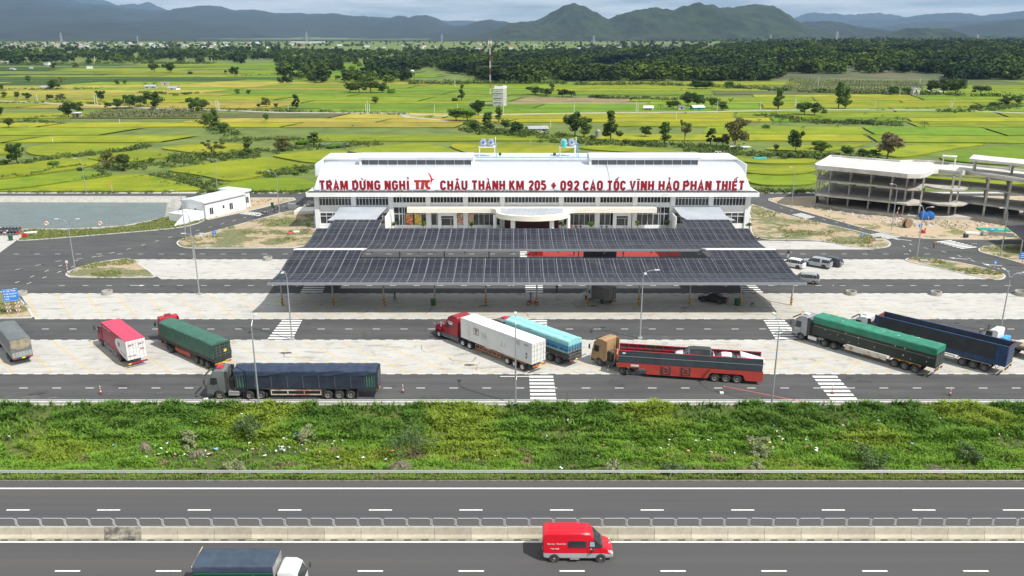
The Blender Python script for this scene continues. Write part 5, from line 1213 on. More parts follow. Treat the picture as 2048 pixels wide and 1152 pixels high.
zones = [(FR, 117.7,129.7,10,0, NM), (FR, 129.7,133.2,3,0,5),(FR, 129.7,133.2,3, NM - 5, NM), (BK, 137.2,149.9,11,0, NM), (BK + [(156,6.9)], 149.9,155,4,1,5),(BK + [(156,6.9)], 149.9,155,4, NM - 5, NM - 1)]
for P, ya, yb, n, i0, i1 in zones:
 for (y0, z0_, y1, z1_) in rows_of(P, ya, yb, n):
  for i in range(i0, i1):
   x0 = CX0 + i * MW + .055; x1 = CX0 + (i + 1) * MW - .055; e = (y1 - y0) * .075
   panels.append(((x0, y0 + e, z0_ + .06),(x1, y0 + e, z0_ + .06),(x1, y1 - e, z1_ + .06),(x0, y1 - e, z1_ + .06)))
panels.sort(key=lambda q: (q[0][1], abs(q[0][0] - 3.7)))
def panel_obj(q, name='solar_panel'):
 y0, y1 = q[0][1], q[2][1]; m = MB(); ox, oy, oz = q[0]
 v = [(a[0] - ox, a[1] - oy, a[2] - oz) for a in q]; lo = [(a[0], a[1], a[2] - .05) for a in v]
 m.add(v + lo, [(0,1,2,3),(7,6,5,4),(0,4,5,1),(1,5,6,2),(2,6,7,3),(3,7,4,0)]); o = m.build(name, SOL, sc_, fix=False); o.location = q[0]; return o
for q in panels[:100]: panel_obj(q)
m = MB()
for q in panels[100:]:
 lo = [(a[0], a[1], a[2] - .05) for a in q]; m.add(list(q) + lo, [(0,1,2,3),(7,6,5,4),(0,4,5,1),(1,5,6,2),(2,6,7,3),(3,7,4,0)])
o = m.build('solar_panels', SOL, sc_, fix=False); o['kind'] = 'stuff'
FRAME = mat('canopy_frame', (.28,.29,.31), .5,.3, col2=(.33,.34,.36), scale=3)
def strip(P, xa, xb, th=.05, drop=0):
 m = MB(); up = [(y, z - drop) for y, z in P]; poly = up + [(y, z - drop - th) for y, z in up[::-1]]; m.prism(poly, xa, xb, 'x'); return m
for P, a, b_, nm in ((FR[:5], CX0, CX1, 'deck'), ([(129.7,6.02),(133.2,6.42)], CX0, CX0 + 5 * MW, 'deck'), ([(129.7,6.02),(133.2,6.42)], CX1 - 5 * MW, CX1, 'deck'), (BK, CX0, CX1, 'deck'), ([(149.9,6.25),(155,6.79)], CX0 + MW, CX0 + 5 * MW, 'deck'), ([(149.9,6.25),(155,6.79)], CX1 - 5 * MW, CX1 - MW, 'deck')):
 strip(P, a, b_, .05).build(nm, FRAME, sc_)
# white flashing joining the two halves at either end
for a, b_ in ((CX0 - .05, CX0 + 5 * MW), (CX1 - 5 * MW, CX1 + .05)):
 m = MB(); m.prism([(133.2,6.5),(133.8,6.52),(137.2,5.75),(137.2,5.6),(133.2,6.3)], a, b_, 'x'); m.build('flashing', WHITE, sc_)
ed = MB(); ed.box(CX0 - .05, CX1 + .05,117.55,117.68,5.1,5.45); ed.box(CX0 - .05, CX1 + .05,137.05,137.18,5.2,5.55); ed.build('edge_beam', FRAME, sc_)
raf = MB()
xcols = [-36.2 + 8.02 * i for i in range(11)]
for x in xcols:
 for P in (FR[:5], BK):
  for (y0, z0_), (y1, z1_) in zip(P, P[1:]): raf.bar((x, y0, z0_ - .22),(x, y1, z1_ - .22), .16,.3)
for y, z in ((119.5,5.0),(123.5,4.9),(127.5,5.4),(139,5.1),(143,5.0),(147,5.5)): raf.bar((CX0, y, z), (CX1, y, z), .12,.22)
raf.build('rafters', DARK, sc_)
STRIPE = bpy.data.materials.new('hazard_stripes'); STRIPE.use_nodes = True; nn = STRIPE.node_tree.nodes.new; l = STRIPE.node_tree.links.new
tcn = nn('ShaderNodeTexCoord'); mpn = nn('ShaderNodeMapping'); mpn.inputs['Rotation'].default_value = (0, R(40), 0); wv = nn('ShaderNodeTexWave'); wv.bands_direction = 'Z'; wv.inputs['Scale'].default_value = .85; gt_ = nn('ShaderNodeMath'); gt_.operation = 'GREATER_THAN'; gt_.inputs[1].default_value = .5
mxn = nn('ShaderNodeMixRGB'); l(tcn.outputs['Object'], mpn.inputs[0]); l(mpn.outputs[0], wv.inputs[0]); l(wv.outputs[1], gt_.inputs[0]); l(gt_.outputs[0], mxn.inputs[0]); mxn.inputs[1].default_value = (.02,.02,.02,1); mxn.inputs[2].default_value = (.7,.38,.02,1); l(mxn.outputs[0], STRIPE.node_tree.nodes['Principled BSDF'].inputs['Base Color'])
GREYC = mat('column_grey', (.3,.31,.32), .5, col2=(.24,.25,.26), scale=3)
def column(x, y, h, first=[None, None]):
 if first[0] is None:
  c = MB().tube([(0,0,0),(0,0,1)], .13,12).build('column', GREYC, sc_); s_ = MB().tube([(0,0,0),(0,0,1.35)], .17,12).build('hazard_sleeve', STRIPE, c); first[0] = c
  first[1] = s_; s_.parent = sc_
 else:
  c = first[0].copy(); COL.objects.link(c); s_ = first[1].copy(); COL.objects.link(s_)
 c.location = (x, y, 0); c.scale = (1,1, h); s_.location = (x, y, 0)
for x in xcols: column(x, 123.5,4.95)
for x in xcols: column(x, 143.2,5.1)
br = MB()
for x in xcols:
 br.bar((x, 123.5,4.3),(x, 120.2,5.0), .09); br.bar((x, 123.5,4.3),(x, 127,5.3), .09); br.bar((x, 143.2,4.3),(x, 139.6,5.1), .09)
 for y in (117.9,137.4): br.box(x + 3.9, x + 4.15, y, y + .25,5.1 - .32,5.1 - .1)
br.build('brace', FRAME, sc_)
# ---------------- event carpet, board under the opening between the canopies
CARP = mat('red_carpet', (.40,.02,.014), .9, col2=(.30,.014,.01), scale=2)  # red darkened to stand in for the shadow on the carpet
o = MB().box(G(1055,506).x, G(1358,506).x, 153.2,156.2,.012,.03).build('red_carpet', CARP); tag(o, 'long red carpet on the road between the two solar canopies', 'carpet')
bp_ = thing('event_backdrop', (G(1193,506).x, 149.6,0), 0, 'dark grey printed backdrop board standing beside the red carpet', 'backdrop')
MB().box(-3.1,3.1,-.05,.05,.15,2.4).build('board', mat('backdrop_print', (.09,.095,.11), .6, col2=(.12,.125,.14), scale=1.2), bp_)
f = MB()
for x in (-2.8,2.8): f.bar((x, .1,0),(x, .1,2.4), .08); f.bar((x, .9,0),(x, .1,1.8), .06)
f.build('frame', DARK, bp_)
f = MB()
for x, w2 in ((-1.2,.3),(-.5,.25),(0,.5),(.8,.45)): f.box(x, x + w2,-.07,-.052,1.5,1.72)
f.box(-1.9,1.7,-.07,-.052,1.05,1.13); f.build('print_line', mat('print_black', (.03,.03,.035), .6), bp_)
for px, lab in ((1066, 'red inflatable block at the left end of the carpet'), (1078, 'second red block beside the carpet end')):
 p = G(px, 510); o = MB().box(-.75,.75,-.6,.6,0,1.25,.1).build('red_block', CARP); o.location = (p.x, p.y, .03); tag(o, lab, 'stage block')
# ================================================================ PUMP HOUSE BY THE POND
def house_box(A, B, dep, z0, h, name, label, cat='building', roof=None, over=.35, rt=.25):
 """front wall from A to B on the ground, depth dep away from the viewer"""
 A = Vector((A.x, A.y, 0)); B = Vector((B.x, B.y, 0)); d = (B - A); L_ = d.length; ang = math.atan2(d.y, d.x)
 r = thing(name, (A.x, A.y, 0), ang, label, cat); return r, L_
C_ = G(412,439); D_ = G(493,418.5)
ph, Lh = house_box(C_, D_, 6,0,3.6, 'pump_house', 'white single storey pump house with flat roof beside the pond')
dph = (G(385,432) - C_).length
H1 = 3.7
wl = MB(); wl.box(0, Lh, 0, dph + 1.2,0, H1); wl.box(Lh + .02, Lh + 2.6,1.1, dph + 2.2,0, H1 + .25)
wl.build('wall', WHITE, ph)
rf = MB(); rf.prism([(-.35, H1 + .02),(-.35, H1 + .3),((dph + 1.2) / 2, H1 + .75),(dph + 1.55, H1 + .3),(dph + 1.55, H1 + .02)], -.4, Lh - .2, 'x'); rf.box(-.4 + Lh + .25, Lh + 3.0,.7, dph + 2.6, H1 + .27, H1 + .75)
rf = rf.build('roof', ROOFM, ph)
for x in (1.3, Lh * .58, Lh + 1.0):
 y = -.03 if x < Lh else 1.07; g = MB().box(x, x + 1.15, y, y + .04,.9 if x < Lh else 1.2,2.4 if x < Lh else 2.7).build('window', GLASS, ph)
 f = MB(); z0_, z1_ = (.9,2.4) if x < Lh else (1.2,2.7)
 for xx in (x, x + .54, x + 1.09): f.box(xx, xx + .07, y - .02, y - .002, z0_, z1_)
 f.build('frame', WHITE, g)
MB().box(Lh * .42, Lh * .42 + .5,-.03,0.01,1.6,2.3).build('window', GLASS, ph)
MB().box(-.03,.01, dph * .45, dph * .45 + .6,1.2,2.3).build('window', GLASS, ph)
dp = MB()
for x in (-.06, Lh + .0): dp.tube([(x, -.07,0),(x, -.07, H1)], .05,6)
dp.build('downpipe', STEEL, ph)
# raised concrete basin wall left of it, with a railing
bs = MB(); bs.box(-5.2,-.05,.4, dph, 0,2.0); bs.prism([(-5.2,0),(-5.2,2.0),(-8.4,0)], .4,1.2, 'y'); bs.build('basin', WHITE, ph)
rl = MB()
for x in np.arange(-5.1,-.1,1.2): rl.bar((x, .5,2.0),(x, .5,3.0), .05); rl.bar((x, dph - .1,2.0),(x, dph - .1,3.0), .05)
for z in (2.5,3.0): rl.bar((-5.1,.5, z), (-.2,.5, z), .05); rl.bar((-5.1, dph - .1, z), (-.2, dph - .1, z), .05); rl.bar((-5.1,.5, z), (-5.1, dph - .1, z), .05)
rl.build('railing', STEEL, ph)
pf = thing('pond_fence', (0,0,0), 0, 'thin mesh fence along the near edge of the pond', 'fence')
path = [G(-30,456), G(100,454.5), G(250,449), G(300,438), G(346,425)]
m = MB(); ms = MB()
for a, b_ in zip(path, path[1:]):
 n_ = max(1, int((b_ - a).length / 2.2))
 for i in range(n_): p = a.lerp(b_, i / n_); m.bar((p.x, p.y, 0),(p.x, p.y, 1.15), .045)
 for z in (.15,.65,1.15): ms.bar((a.x, a.y, z), (b_.x, b_.y, z), .045)
m.build('post', STEEL, pf); ms.build('rail', STEEL, pf)
for px, py, lab in ((93,447, 'orange life ring hanging on the pond fence near the motorbikes'), (200,444, 'orange life ring on the pond fence, the right one')):
 p = GY(px, py, G(px, 455).y - .3); c = [(.36 * math.cos(a), 0,.36 * math.sin(a)) for a in np.linspace(0,6.283,19)]
 o = MB().tube(c, .12,8).build('life_ring', mat('ring_orange', (.85,.22,.08), .6, col2=(.8,.7,.6), scale=1.5), smooth=True); o.location = (p.x, p.y, 1.0); tag(o, lab, 'life ring', 'life rings on the pond fence')
# ================================================================ UNFINISHED CONCRETE BUILDING
A_ = G(1628,413); B_ = G(2008,447); U = (B_ - A_).normalized(); V = Vector((-U.y, U.x, 0))
cb = thing('unfinished_building', (A_.x, A_.y, 0), 0, 'unfinished three storey concrete frame building with bare floors and curved slab edges', 'building')
def CB(): return MB(Matrix.Translation((-A_.x, -A_.y, 0)))
def slab_poly(front, z, depth, extra=None):
 f = [G(px, py, z) for px, py in front]; f = [(p.x, p.y) for p in f]
 n = len(f); bk = [(f[-1][0] + V.x * depth, f[-1][1] + V.y * depth)]
 if extra: bk += [(A_.x + U.x * u + V.x * v, A_.y + U.y * u + V.y * v) for u, v in extra]
 bk.append((f[0][0] + V.x * depth * .9 + U.x * 1.0, f[0][1] + V.y * depth * .9 + U.y * 1.0)); return f + bk
RF = [(1636,327),(1629,331),(1633,334),(1700,340),(1780,348),(1815,352),(1842,352),(1856,349),(1866,343),(1880,342),(1925,346),(1935,344),(1990,352),(2048,361),(2230,384)]
S2 = [(1637,354),(1633,357),(1637,360),(1700,365),(1780,373),(1815,378),(1838,378),(1847,374),(1850,371),(1875,376),(1905,379),(1928,378),(1945,372),(1990,380),(2048,389),(2230,412)]
S1 = [(1635,383),(1630,386),(1634,389),(1700,395),(1780,403),(1815,408),(1836,408),(1844,402),(1850,403),(1875,408),(1905,410),(1925,409),(1940,404),(1990,411),(2048,419),(2230,444)]
CW = mat('weathered_white_slab', (.66,.65,.62), .85, col2=(.44,.42,.38), scale=.25, detail=8, bump=.15, bscale=4)
bm_ = [(36,16),(30,17.5),(24,19),(20,18.5),(17,15.8)]
o = CB(); p = slab_poly(RF, 10.1,16, bm_); o.prism(p, 9.55,10.1, 'z'); roof = o.build('roof', CW, cb)
o = CB(); q = inset(p, .35,0); n = len(p)
o.add([(a[0], a[1], 10.1) for a in p] + [(a[0], a[1], 10.55) for a in p] + [(a[0], a[1], 10.55) for a in q] + [(a[0], a[1], 10.11) for a in q], [(i + k * n, (i + 1) % n + k * n, (i + 1) % n + (k + 1) * n, i + (k + 1) * n) for k in range(3) for i in range(n)])
o.build('parapet', CW, roof)
for P_, z in ((S2,6.9),(S1,3.6)):
 o = CB(); o.prism(slab_poly(P_, z, 16), z - .38, z, 'z'); o.build('floor_slab', CONCR, cb)
o = CB(); o.prism([(a[0], a[1]) for a in slab_poly([(1626,412),(1700,424),(1780,434),(1840,440),(1965,441),(2008,449),(2230,470)], 0,16)], .1,.75, 'z'); o.build('plinth', CONCR, cb)
upos = []
for px, py in ((1628.5,413),(1653.5,415.5),(1693,419),(1733.5,424.5),(1775,431),(1804,433),(1836,438),(1908,435.5),(1965,439),(2008,447),(2052,449)):
 g = G(px, py); d = g - A_; upos.append((d.dot(U), d.dot(V)))
extra = CB(); k0 = 0
for row in (0,5.2,10.4,14.6):
 for i, (u, v) in enumerate(upos + [(u_, .5) for u_ in (21.5,29.5,47,52)]):
  if i == 7 and row: continue
  pos = A_ + U * u + V * (v + .4 if row == 0 else row); r2 = .18 if i < 8 else .21; c = [pos + U * a + V * b_ for a, b_ in ((-r2,-r2),(r2,-r2),(r2, r2),(-r2, r2))]
  for (z0_, z1_) in ((.1,3.22),(3.6,6.52),(6.9,9.55)):
   k0 += 1; o = CB() if k0 < 96 else extra; o.prism([(t.x, t.y) for t in c], z0_, z1_, 'z')
   if k0 < 96: o.build('column', CONCR, cb)
extra.build('columns', CONCR, cb)['kind'] = 'stuff'
BRK = mat('red_brick', (.30,.15,.10), .9, col2=(.2,.1,.07), scale=2)
for i in (0,1,2,3,4,5,6):
 u, v = upos[i]; a = A_ + U * u + V * (v + .7); b_ = a + V * (4.2 if i < 5 else 2.5); o = CB(); o.bar((a.x, a.y, 1.7),(b_.x, b_.y, 1.7), .14,2.95); o.build('brick_wall', BRK, cb)
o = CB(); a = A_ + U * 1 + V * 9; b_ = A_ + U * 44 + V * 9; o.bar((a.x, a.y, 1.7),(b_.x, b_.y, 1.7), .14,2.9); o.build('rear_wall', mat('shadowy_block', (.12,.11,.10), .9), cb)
for z in (3.05,6.35,9.0):
 o = CB()
 for vv in (5.2,10.4): a = A_ + U * .5 + V * vv; b_ = A_ + U * 46 + V * vv; o.bar((a.x, a.y, z), (b_.x, b_.y, z), .22,.35)
 o.build('floor_beam', CONCR, cb)
# stair head frame and upper slab
p0 = G(1897,329,10.1); o = CB()
for dx, dy in ((-1.3,-.9),(1.3,-.9),(-1.3,.9),(1.3,.9)): t = p0 + U * dx + V * dy; o.box(t.x - .13, t.x + .13, t.y - .13, t.y + .13,10.1,12.0)
c = [p0 + U * a + V * b_ for a, b_ in ((-1.6,-1.2),(1.6,-1.2),(1.6,1.2),(-1.6,1.2))]; o.prism([(t.x, t.y) for t in c], 12.0,12.25, 'z'); o.build('stair_head', CW, cb)
fr_ = [G(1938,317,13.3), G(2048,328,13.3), G(2230,348,13.3)]; f = [(t.x, t.y) for t in fr_]; f += [(f[-1][0] + V.x * 9, f[-1][1] + V.y * 9),(f[0][0] + V.x * 8 + U.x, f[0][1] + V.y * 8 + U.y)]
o = CB(); o.prism(f, 12.75,13.3, 'z'); o.build('upper_slab', CW, cb)
for a, b_ in ((1.5,1),(1.5,6.5),(9,1),(9,7),(16,1)): t = fr_[0] + U * a + V * b_; o = CB().box(t.x - .2, t.x + .2, t.y - .2, t.y + .2,10.1,12.75).build('column', CONCR, cb)
# rubble along the foot of the building
def rubble(pts, n, s0, s1, name, material, seed):
 g = random.Random(seed); m = MB()
 P = [G(*p) for p in pts]
 for _ in range(n):
  a = g.choice(range(len(P) - 1)); t = P[a].lerp(P[a + 1], g.random()); x, y = t.x + g.gauss(0,.9), t.y + g.gauss(0,.7); s_ = g.uniform(s0, s1)
  an = g.uniform(0,3.14); ca, sa = math.cos(an) * s_, math.sin(an) * s_; w2 = g.uniform(.3,1); h = s_ * g.uniform(.2,.6); z = .1
  m.add([(x - ca - sa * w2, y - sa + ca * w2, z), (x + ca - sa * w2, y + sa + ca * w2, z), (x + ca + sa * w2, y + sa - ca * w2, z), (x - ca + sa * w2, y - sa - ca * w2, z)] + [(x - ca * .8 - sa * w2 * .8, y - sa * .8 + ca * w2 * .8, z + h), (x + ca * .8 - sa * w2 * .8, y + sa * .8 + ca * w2 * .8, z + h * g.uniform(.6,1.3)), (x + ca * .8 + sa * w2 * .7, y + sa * .8 - ca * w2 * .7, z + h), (x - ca * .8 + sa * w2 * .8, y - sa * .8 - ca * w2 * .8, z + h)],
              [(3,2,1,0),(4,5,6,7),(0,1,5,4),(1,2,6,5),(2,3,7,6),(3,0,4,7)])
 o = m.build(name, material); o['kind'] = 'stuff'; return o
rubble([(1600,412),(1660,422),(1750,436),(1830,444),(1930,446),(2048,455)], 210,.1,.5, 'rubble', CONCR, 3)
rubble([(1690,430),(1760,442),(1840,452),(1990,452)], 120,.12,.6, 'scrap_board', mat('pale_scrap', (.55,.53,.48), .8, col2=(.3,.2,.14), scale=2), 5)
rubble([(590,415),(625,412)], 22,.1,.4, 'rubble', CONCR, 8)
# site objects
def place(o, px, py, z=0.11): g = G(px, py); o.location = (g.x, g.y, z); return o
r = thing('cable_reel', (0,0,0), R(20), 'large wooden cable reel standing on the dirt before the unfinished building', 'cable reel'); place(r, 1813,456)
WOOD = mat('old_wood', (.28,.2,.12), .85, col2=(.18,.13,.08), scale=2)
for y in (-.55,.45): MB().tube([(0, y, 1.0),(0, y + .1,1.0)], 1.0,24).build('flange', WOOD, r)
MB().tube([(0,-.45,1.0),(0,.45,1.0)], .55,16).build('drum', DARK, r)
BLUET = mat('blue_plastic_tank', (.02,.13,.42), .35)
for px, lab in ((1846, 'blue plastic tank lying on the dirt, the left one of two'), (1858, 'blue plastic tank lying on the dirt, the right one of two')):
 t = thing('plastic_tank', (0,0,0), R(80), lab, 'tank', 'blue tanks at the building site'); place(t, px, 440)
 m = MB(); m.tube([(-.85,0,.95),(-.7,0,.95),(-.3,0,.95),(.3,0,.95),(.7,0,.95),(.85,0,.95)], [.6,.9,.95,.95,.9,.6], 20); m.build('tank_shell', BLUET, t, smooth='auto')
 m = MB()
 for x in (-.45,0,.45): m.tube([(x - .04,0,.95),(x + .04,0,.95)], .99,20)
 m.build('rib', BLUET, t)
o = MB().tube([(0,0,0),(.0,0,.5),(.4,0,.9),(.4,0,1.1)], [.5,.55,.2,.1], 10).build('red_barrow', mat('red_cover', (.5,.03,.03), .6)); place(o, 1846,467); tag(o, 'small red covered object beside the blue sign post', 'cover')
t = thing('sign_board', (0,0,0), R(-8), 'large green and blue road sign board lying flat on the dirt', 'sign board'); place(t, 1987,461)
MB().box(-3.2,3.2,-1.3,1.3,.1,.16).build('board', mat('sign_green', (.02,.3,.2), .5), t)
m = MB(); m.box(-.9,.5,-.8,.9,.165,.17); m.build('blue_field', mat('sign_blue', (.03,.2,.6), .5), t); m = MB(); m.box(.9,2.3,.3,.5,.166,.17); m.box(.9,2.0,-.2,0,.166,.17); m.box(-.5,.1,-.2,.3,.172,.175); m.build('sign_text', WHITE, t)
o = MB().box(-1,1,-.5,.5,.1,.15).build('sign_board', mat('sign_green', (0,0,0))); place(o, 2023,474); tag(o, 'small green sign board lying on the steel bars', 'sign board')
m = MB()
for i in range(9): m.box(-2.6,2.6,-1.5 + i * .36,-1.38 + i * .36,.1,.2)
o = m.build('steel_bars', STEEL); o.rotation_euler.z = R(-30); place(o, 2000,470); o['label'] = 'rack of pale steel bars lying on the dirt near the right edge'; o['category'] = 'steel bars'
m = MB(); m.box(-1.3,1.3,-.6,.6,.1,.5); o = m.build('plaster_boards', WHITE); o.rotation_euler.z = R(-15); place(o, 1944,470); tag(o, 'stack of white boards on the dirt left of the green sign board', 'board stack')
m = MB(); m.box(-.5,.5,-.5,.5,.1,1.0,.05); o = m.build('concrete_block', CONC); place(o, 1968,472); tag(o, 'upright concrete block right of the white board stack', 'block')
m = MB(); m.tube([(-.4,0,.4),(.4,0,.4)], .38,14); o = m.build('cable_coil', BLACK); place(o, 1931,476); tag(o, 'black cable coil on the dirt beside the road', 'cable coil')
o = MB().box(-.8,.8,-.5,.5,0,.3,.04).build('precast_slab', CONC); place(o, 1757,482,.12); tag(o, 'flat concrete slab on the dirt tip by the zebra crossing', 'slab')
o = MB().box(-.7,.7,-.4,.4,0,.25,.04).build('precast_slab', CONC); place(o, 1750,476,.12); tag(o, 'second thin slab just behind the one on the dirt tip', 'slab')
o = MB().box(-.06,.06,-.06,.06,0,1.2).build('red_post', mat('post_red', (.35,.03,.03), .6)); place(o, 1738,489,.12); tag(o, 'short dark red post near the edge of the right dirt island', 'post')
# a corner of another solar roof at the right edge
t = thing('solar_roof', (0,0,0), 0, 'corner of another solar panel roof at the right edge of the photograph', 'solar roof')
c = [G(2012,452,3.4), G(2110,446,3.6), G(2140,486,3.2), G(2046,478,3.1)]
m = MB(); m.add([tuple(v) for v in c] + [(v.x, v.y, v.z - .12) for v in c], [(0,1,2,3),(7,6,5,4),(0,4,5,1),(1,5,6,2),(2,6,7,3),(3,7,4,0)]); m.build('solar_panels', SOL, t)
m = MB()
for v in c: m.box(v.x - .08, v.x + .08, v.y - .08, v.y + .08,0, v.z - .12)
m.build('post', STEEL, t)
# station side ramp wall
o = MB().prism([(0,0),(4.6,0),(4.6,.9),(0,.9)], 0,5, 'y').build('loading_ramp', CREAM); g = G(588,430); o.location = (g.x, g.y, 0); tag(o, 'pale raised loading ramp against the left end wall', 'ramp')
o = MB().box(-.9,.9,-.5,.5,0,1.3,.03).build('equipment_box', STEEL); place(o, 584,417,0); tag(o, 'grey steel equipment box left of the loading ramp', 'box')

# ================================================================ FAR HOUSES, MAST, POLES
TIN = mat('tin_roof', (.5,.52,.54), .5,.3, col2=(.3,.3,.31), scale=1); TEAL = mat('teal_wall', (.03,.3,.3), .7); RUIN = mat('stained_white_wall', (.6,.59,.56), .85, col2=(.3,.29,.27), scale=.5)
REDR = mat('red_tile', (.4,.12,.07), .8, col2=(.28,.09,.06), scale=2)
def hut(px, py, wpx, hpx, label, wall, roof, open_=False, gable=True, group=None, cat='house', name='house', ang=None):
 g = G(px, py); s = (.9554 * g.y + .2953 * CAM_H) / F_PX; W, H = wpx * s, hpx * s; D = min(W * .7,9)
 r = thing(name, (g.x, g.y + D / 2,0), ang if ang is not None else rnd.uniform(-.25,.25), label, cat, group)
 m = MB(); wh = H * (.62 if gable else .85)
 if open_:
  for x in (-W / 2 + .15,0, W / 2 - .15):
   for y in (-D / 2 + .15, D / 2 - .15): m.box(x - .1, x + .1, y - .1, y + .1,0, wh)
  m.box(-W / 2 + .2, W / 2 - .2, D / 2 - .3, D / 2 - .2,0, wh)
 else:
  m.box(-W / 2, W / 2,-D / 2, D / 2,-.2, wh)
 m.build('wall', wall, r)
 m = MB()
 if gable: m.prism([(-D / 2 - .4, wh), (0, H), (D / 2 + .4, wh), (D / 2 + .4, wh - .12),(0, H - .15),(-D / 2 - .4, wh - .12)], -W / 2 - .3, W / 2 + .3, 'x')
 else: m.box(-W / 2 - .3, W / 2 + .3,-D / 2 - .3, D / 2 + .3, wh, wh + .25)
 m.build('roof', roof, r)
 if not open_ and hpx > 7:
  n_ = max(1, int(W / 4))
  for i in range(n_): x = -W / 2 + W * (i + .5) / n_; MB().box(x - .5, x + .5,-D / 2 - .03,-D / 2 + .01, wh * .35, wh * .8).build('window', GLASS, r)
 return r
for a in [(90,180,20,8, 'open tin shed beside a tree among the left ochre fields', RUIN, TIN, True), (299,178,22,8, 'farm hut with tin roof, leftmost of the farm cluster left of centre', RUIN, TIN, False), (345,181,20,8, 'farm house with white roof, right end of the farm cluster', WHITE, TIN, False),
          (329,172,14,8, 'unpainted block house at the back of the farm cluster', CONCR, CONCR, False), (93,131,12,7, 'small square white house among far trees at left', WHITE, CONC, False), (14,128,24,5, 'long low white shed at the far left edge', WHITE, TIN, False),
          (24,140,10,4, 'tiny white roof in the far left trees', WHITE, TIN, False), (62,138,6,4, 'tiny white shack right of the tiny roof', WHITE, TIN, False), (178,138,10,6, 'small white house standing alone in the far left fields', WHITE, WHITE, False),
          (748,124,27,9, 'wide white hall with stepped roof inside the far tree belt', WHITE, TIN, False), (865,122,13,4, 'flat white roof in the tree belt left of the mast', WHITE, TIN, False), (825,145,5,5, 'tiny white hut at the left end of the dark wood', WHITE, WHITE, False),
          (1298,222,18,10, 'open white roadside hut beside the village road', WHITE, WHITE, True), (1363,221,13,9, 'small white roadside house between palms', RUIN, TIN, False), (1396,221,24,10, 'teal walled roadside shop with white roof', TEAL, WHITE, False),
          (1075,265,40,12, 'long grey farm house behind the station roof', RUIN, TIN, False), (1082,139,12,5, 'dark roofed farmhouse at the edge of the wood', RUIN, DARK, False), (1413,170,18,4, 'low white building under the wood edge', WHITE, TIN, False),
          (947,211,10,6, 'small pale roof under the trees left of the tower house', RUIN, TIN, False), (1873,187,30,5, 'dark open stalls beneath the round trees at right', DARK, TIN, True), (1466,298,14,5, 'small white tomb shelter behind the station, left one', WHITE, WHITE, True), (1492,299,14,5, 'small white tomb shelter behind the station, right one', WHITE, WHITE, True)]:
 hut(*a, gable=a[5] not in (CONCR,) and a[4][:5] not in ('small square'), cat='house' if 'tomb' not in a[4] else 'tomb')
hut(150,236,17,11, 'rusty shack with white roof in front of a dark tree', RUIN, WHITE, True, False, ang=.1); hut(1521,320,22,5, 'teal tarpaulin heap in the field behind the station roof', TEAL, TEAL, False, cat='shelter')
t = hut(1831,192,14,17, 'ruined white two storey house at the foot of the wooded hill', RUIN, RUIN, False, False)
m = MB(); m.box(-1.2,1.2,-4.4,-3.7,.5,2.2); 
def tank_pole(px, py, h, lab, capm=STEEL):
 g = G(px, py); r = thing('silo', (g.x, g.y, 0), 0, lab, 'silo'); MB().tube([(0,0,0),(0,0, h * .8),(0,0, h)], [1.1,1.1,.2], 16).build('shell', capm, r, smooth='auto'); return r
tank_pole(1196,276,3.6, 'small grey steel silo in front of the layered tree')
# tower house
g = G(986,214); s = (.9554 * g.y + .2953 * CAM_H) / F_PX; th_ = thing('tower_house', (g.x, g.y, 0), R(-14), 'tall narrow white windowless house with stepped top standing in the fields', 'house')
TW, TD, TH = 21 * s, 26 * s * 1.1,36 * s
MB().box(0, TW, 0, TD, 0, TH).build('wall', RUIN, th_)
m = MB(); m.box(.2, TW, TD * .35, TD, TH, TH + 1.2); m.box(-.1, TW + .1,-.1, TD + .1, TH * .985, TH * .985 + .15); m.build('parapet', WHITE, th_)
m = MB()
for z in (TH * .28, TH * .52, TH * .78): m.box(-.08, TW * .9,-.25,-.01, z, z + .22)
m.build('ledge', WHITE, th_)
for z in (.35,.6,.84): MB().box(TW * .15, TW * .75,-.03,-.005, TH * z - .8, TH * z + .5).build('shuttered_window', TIN, th_)
MB().box(TW * .2, TW * .8, TD * .4, TD * .41, TH + 1.2, TH + 1.5).build('red_tank', REDR, th_)
# telecom mast
g = G(980.5,190); ms_ = thing('telecom_mast', (g.x, g.y, 0), 0, 'tall slim red and white telecom mast with antennas on top', 'mast'); Hm = GY(980.5,81, g.y).z
RW = [mat('mast_white', (.7,.7,.7), .6), mat('mast_red', (.28,.09,.07), .7)]
m = MB(); nb = 8
for i in range(nb):
 z0_, z1_ = Hm * i / nb, Hm * (i + 1) / nb; m.m(RW[i % 2])
 for a in range(3): an = a * 2.094; an2 = an + 2.094; r0 = .45; m.bar((r0 * math.cos(an), r0 * math.sin(an), z0_), (r0 * math.cos(an), r0 * math.sin(an), z1_), .14)
 for k in range(4):
  za = z0_ + (z1_ - z0_) * k / 4; zb2 = z0_ + (z1_ - z0_) * (k + 1) / 4
  for a in range(3): an = a * 2.094; an2 = an + 2.094; m.bar((.45 * math.cos(an), .45 * math.sin(an), za), (.45 * math.cos(an2), .45 * math.sin(an2), zb2), .08)
m.build('lattice', None, ms_)
m = MB()
for a in range(6): an = a * 1.047; m.box(1.1 * math.cos(an) - .18,1.1 * math.cos(an) + .18,1.1 * math.sin(an) - .12,1.1 * math.sin(an) + .12, Hm - 2.6 + (a % 2) * .4, Hm - .2)
m.tube([(0,0, Hm - 1),(0,0, Hm + 1.5)], .05,5); m.build('antennas', WHITE, ms_)
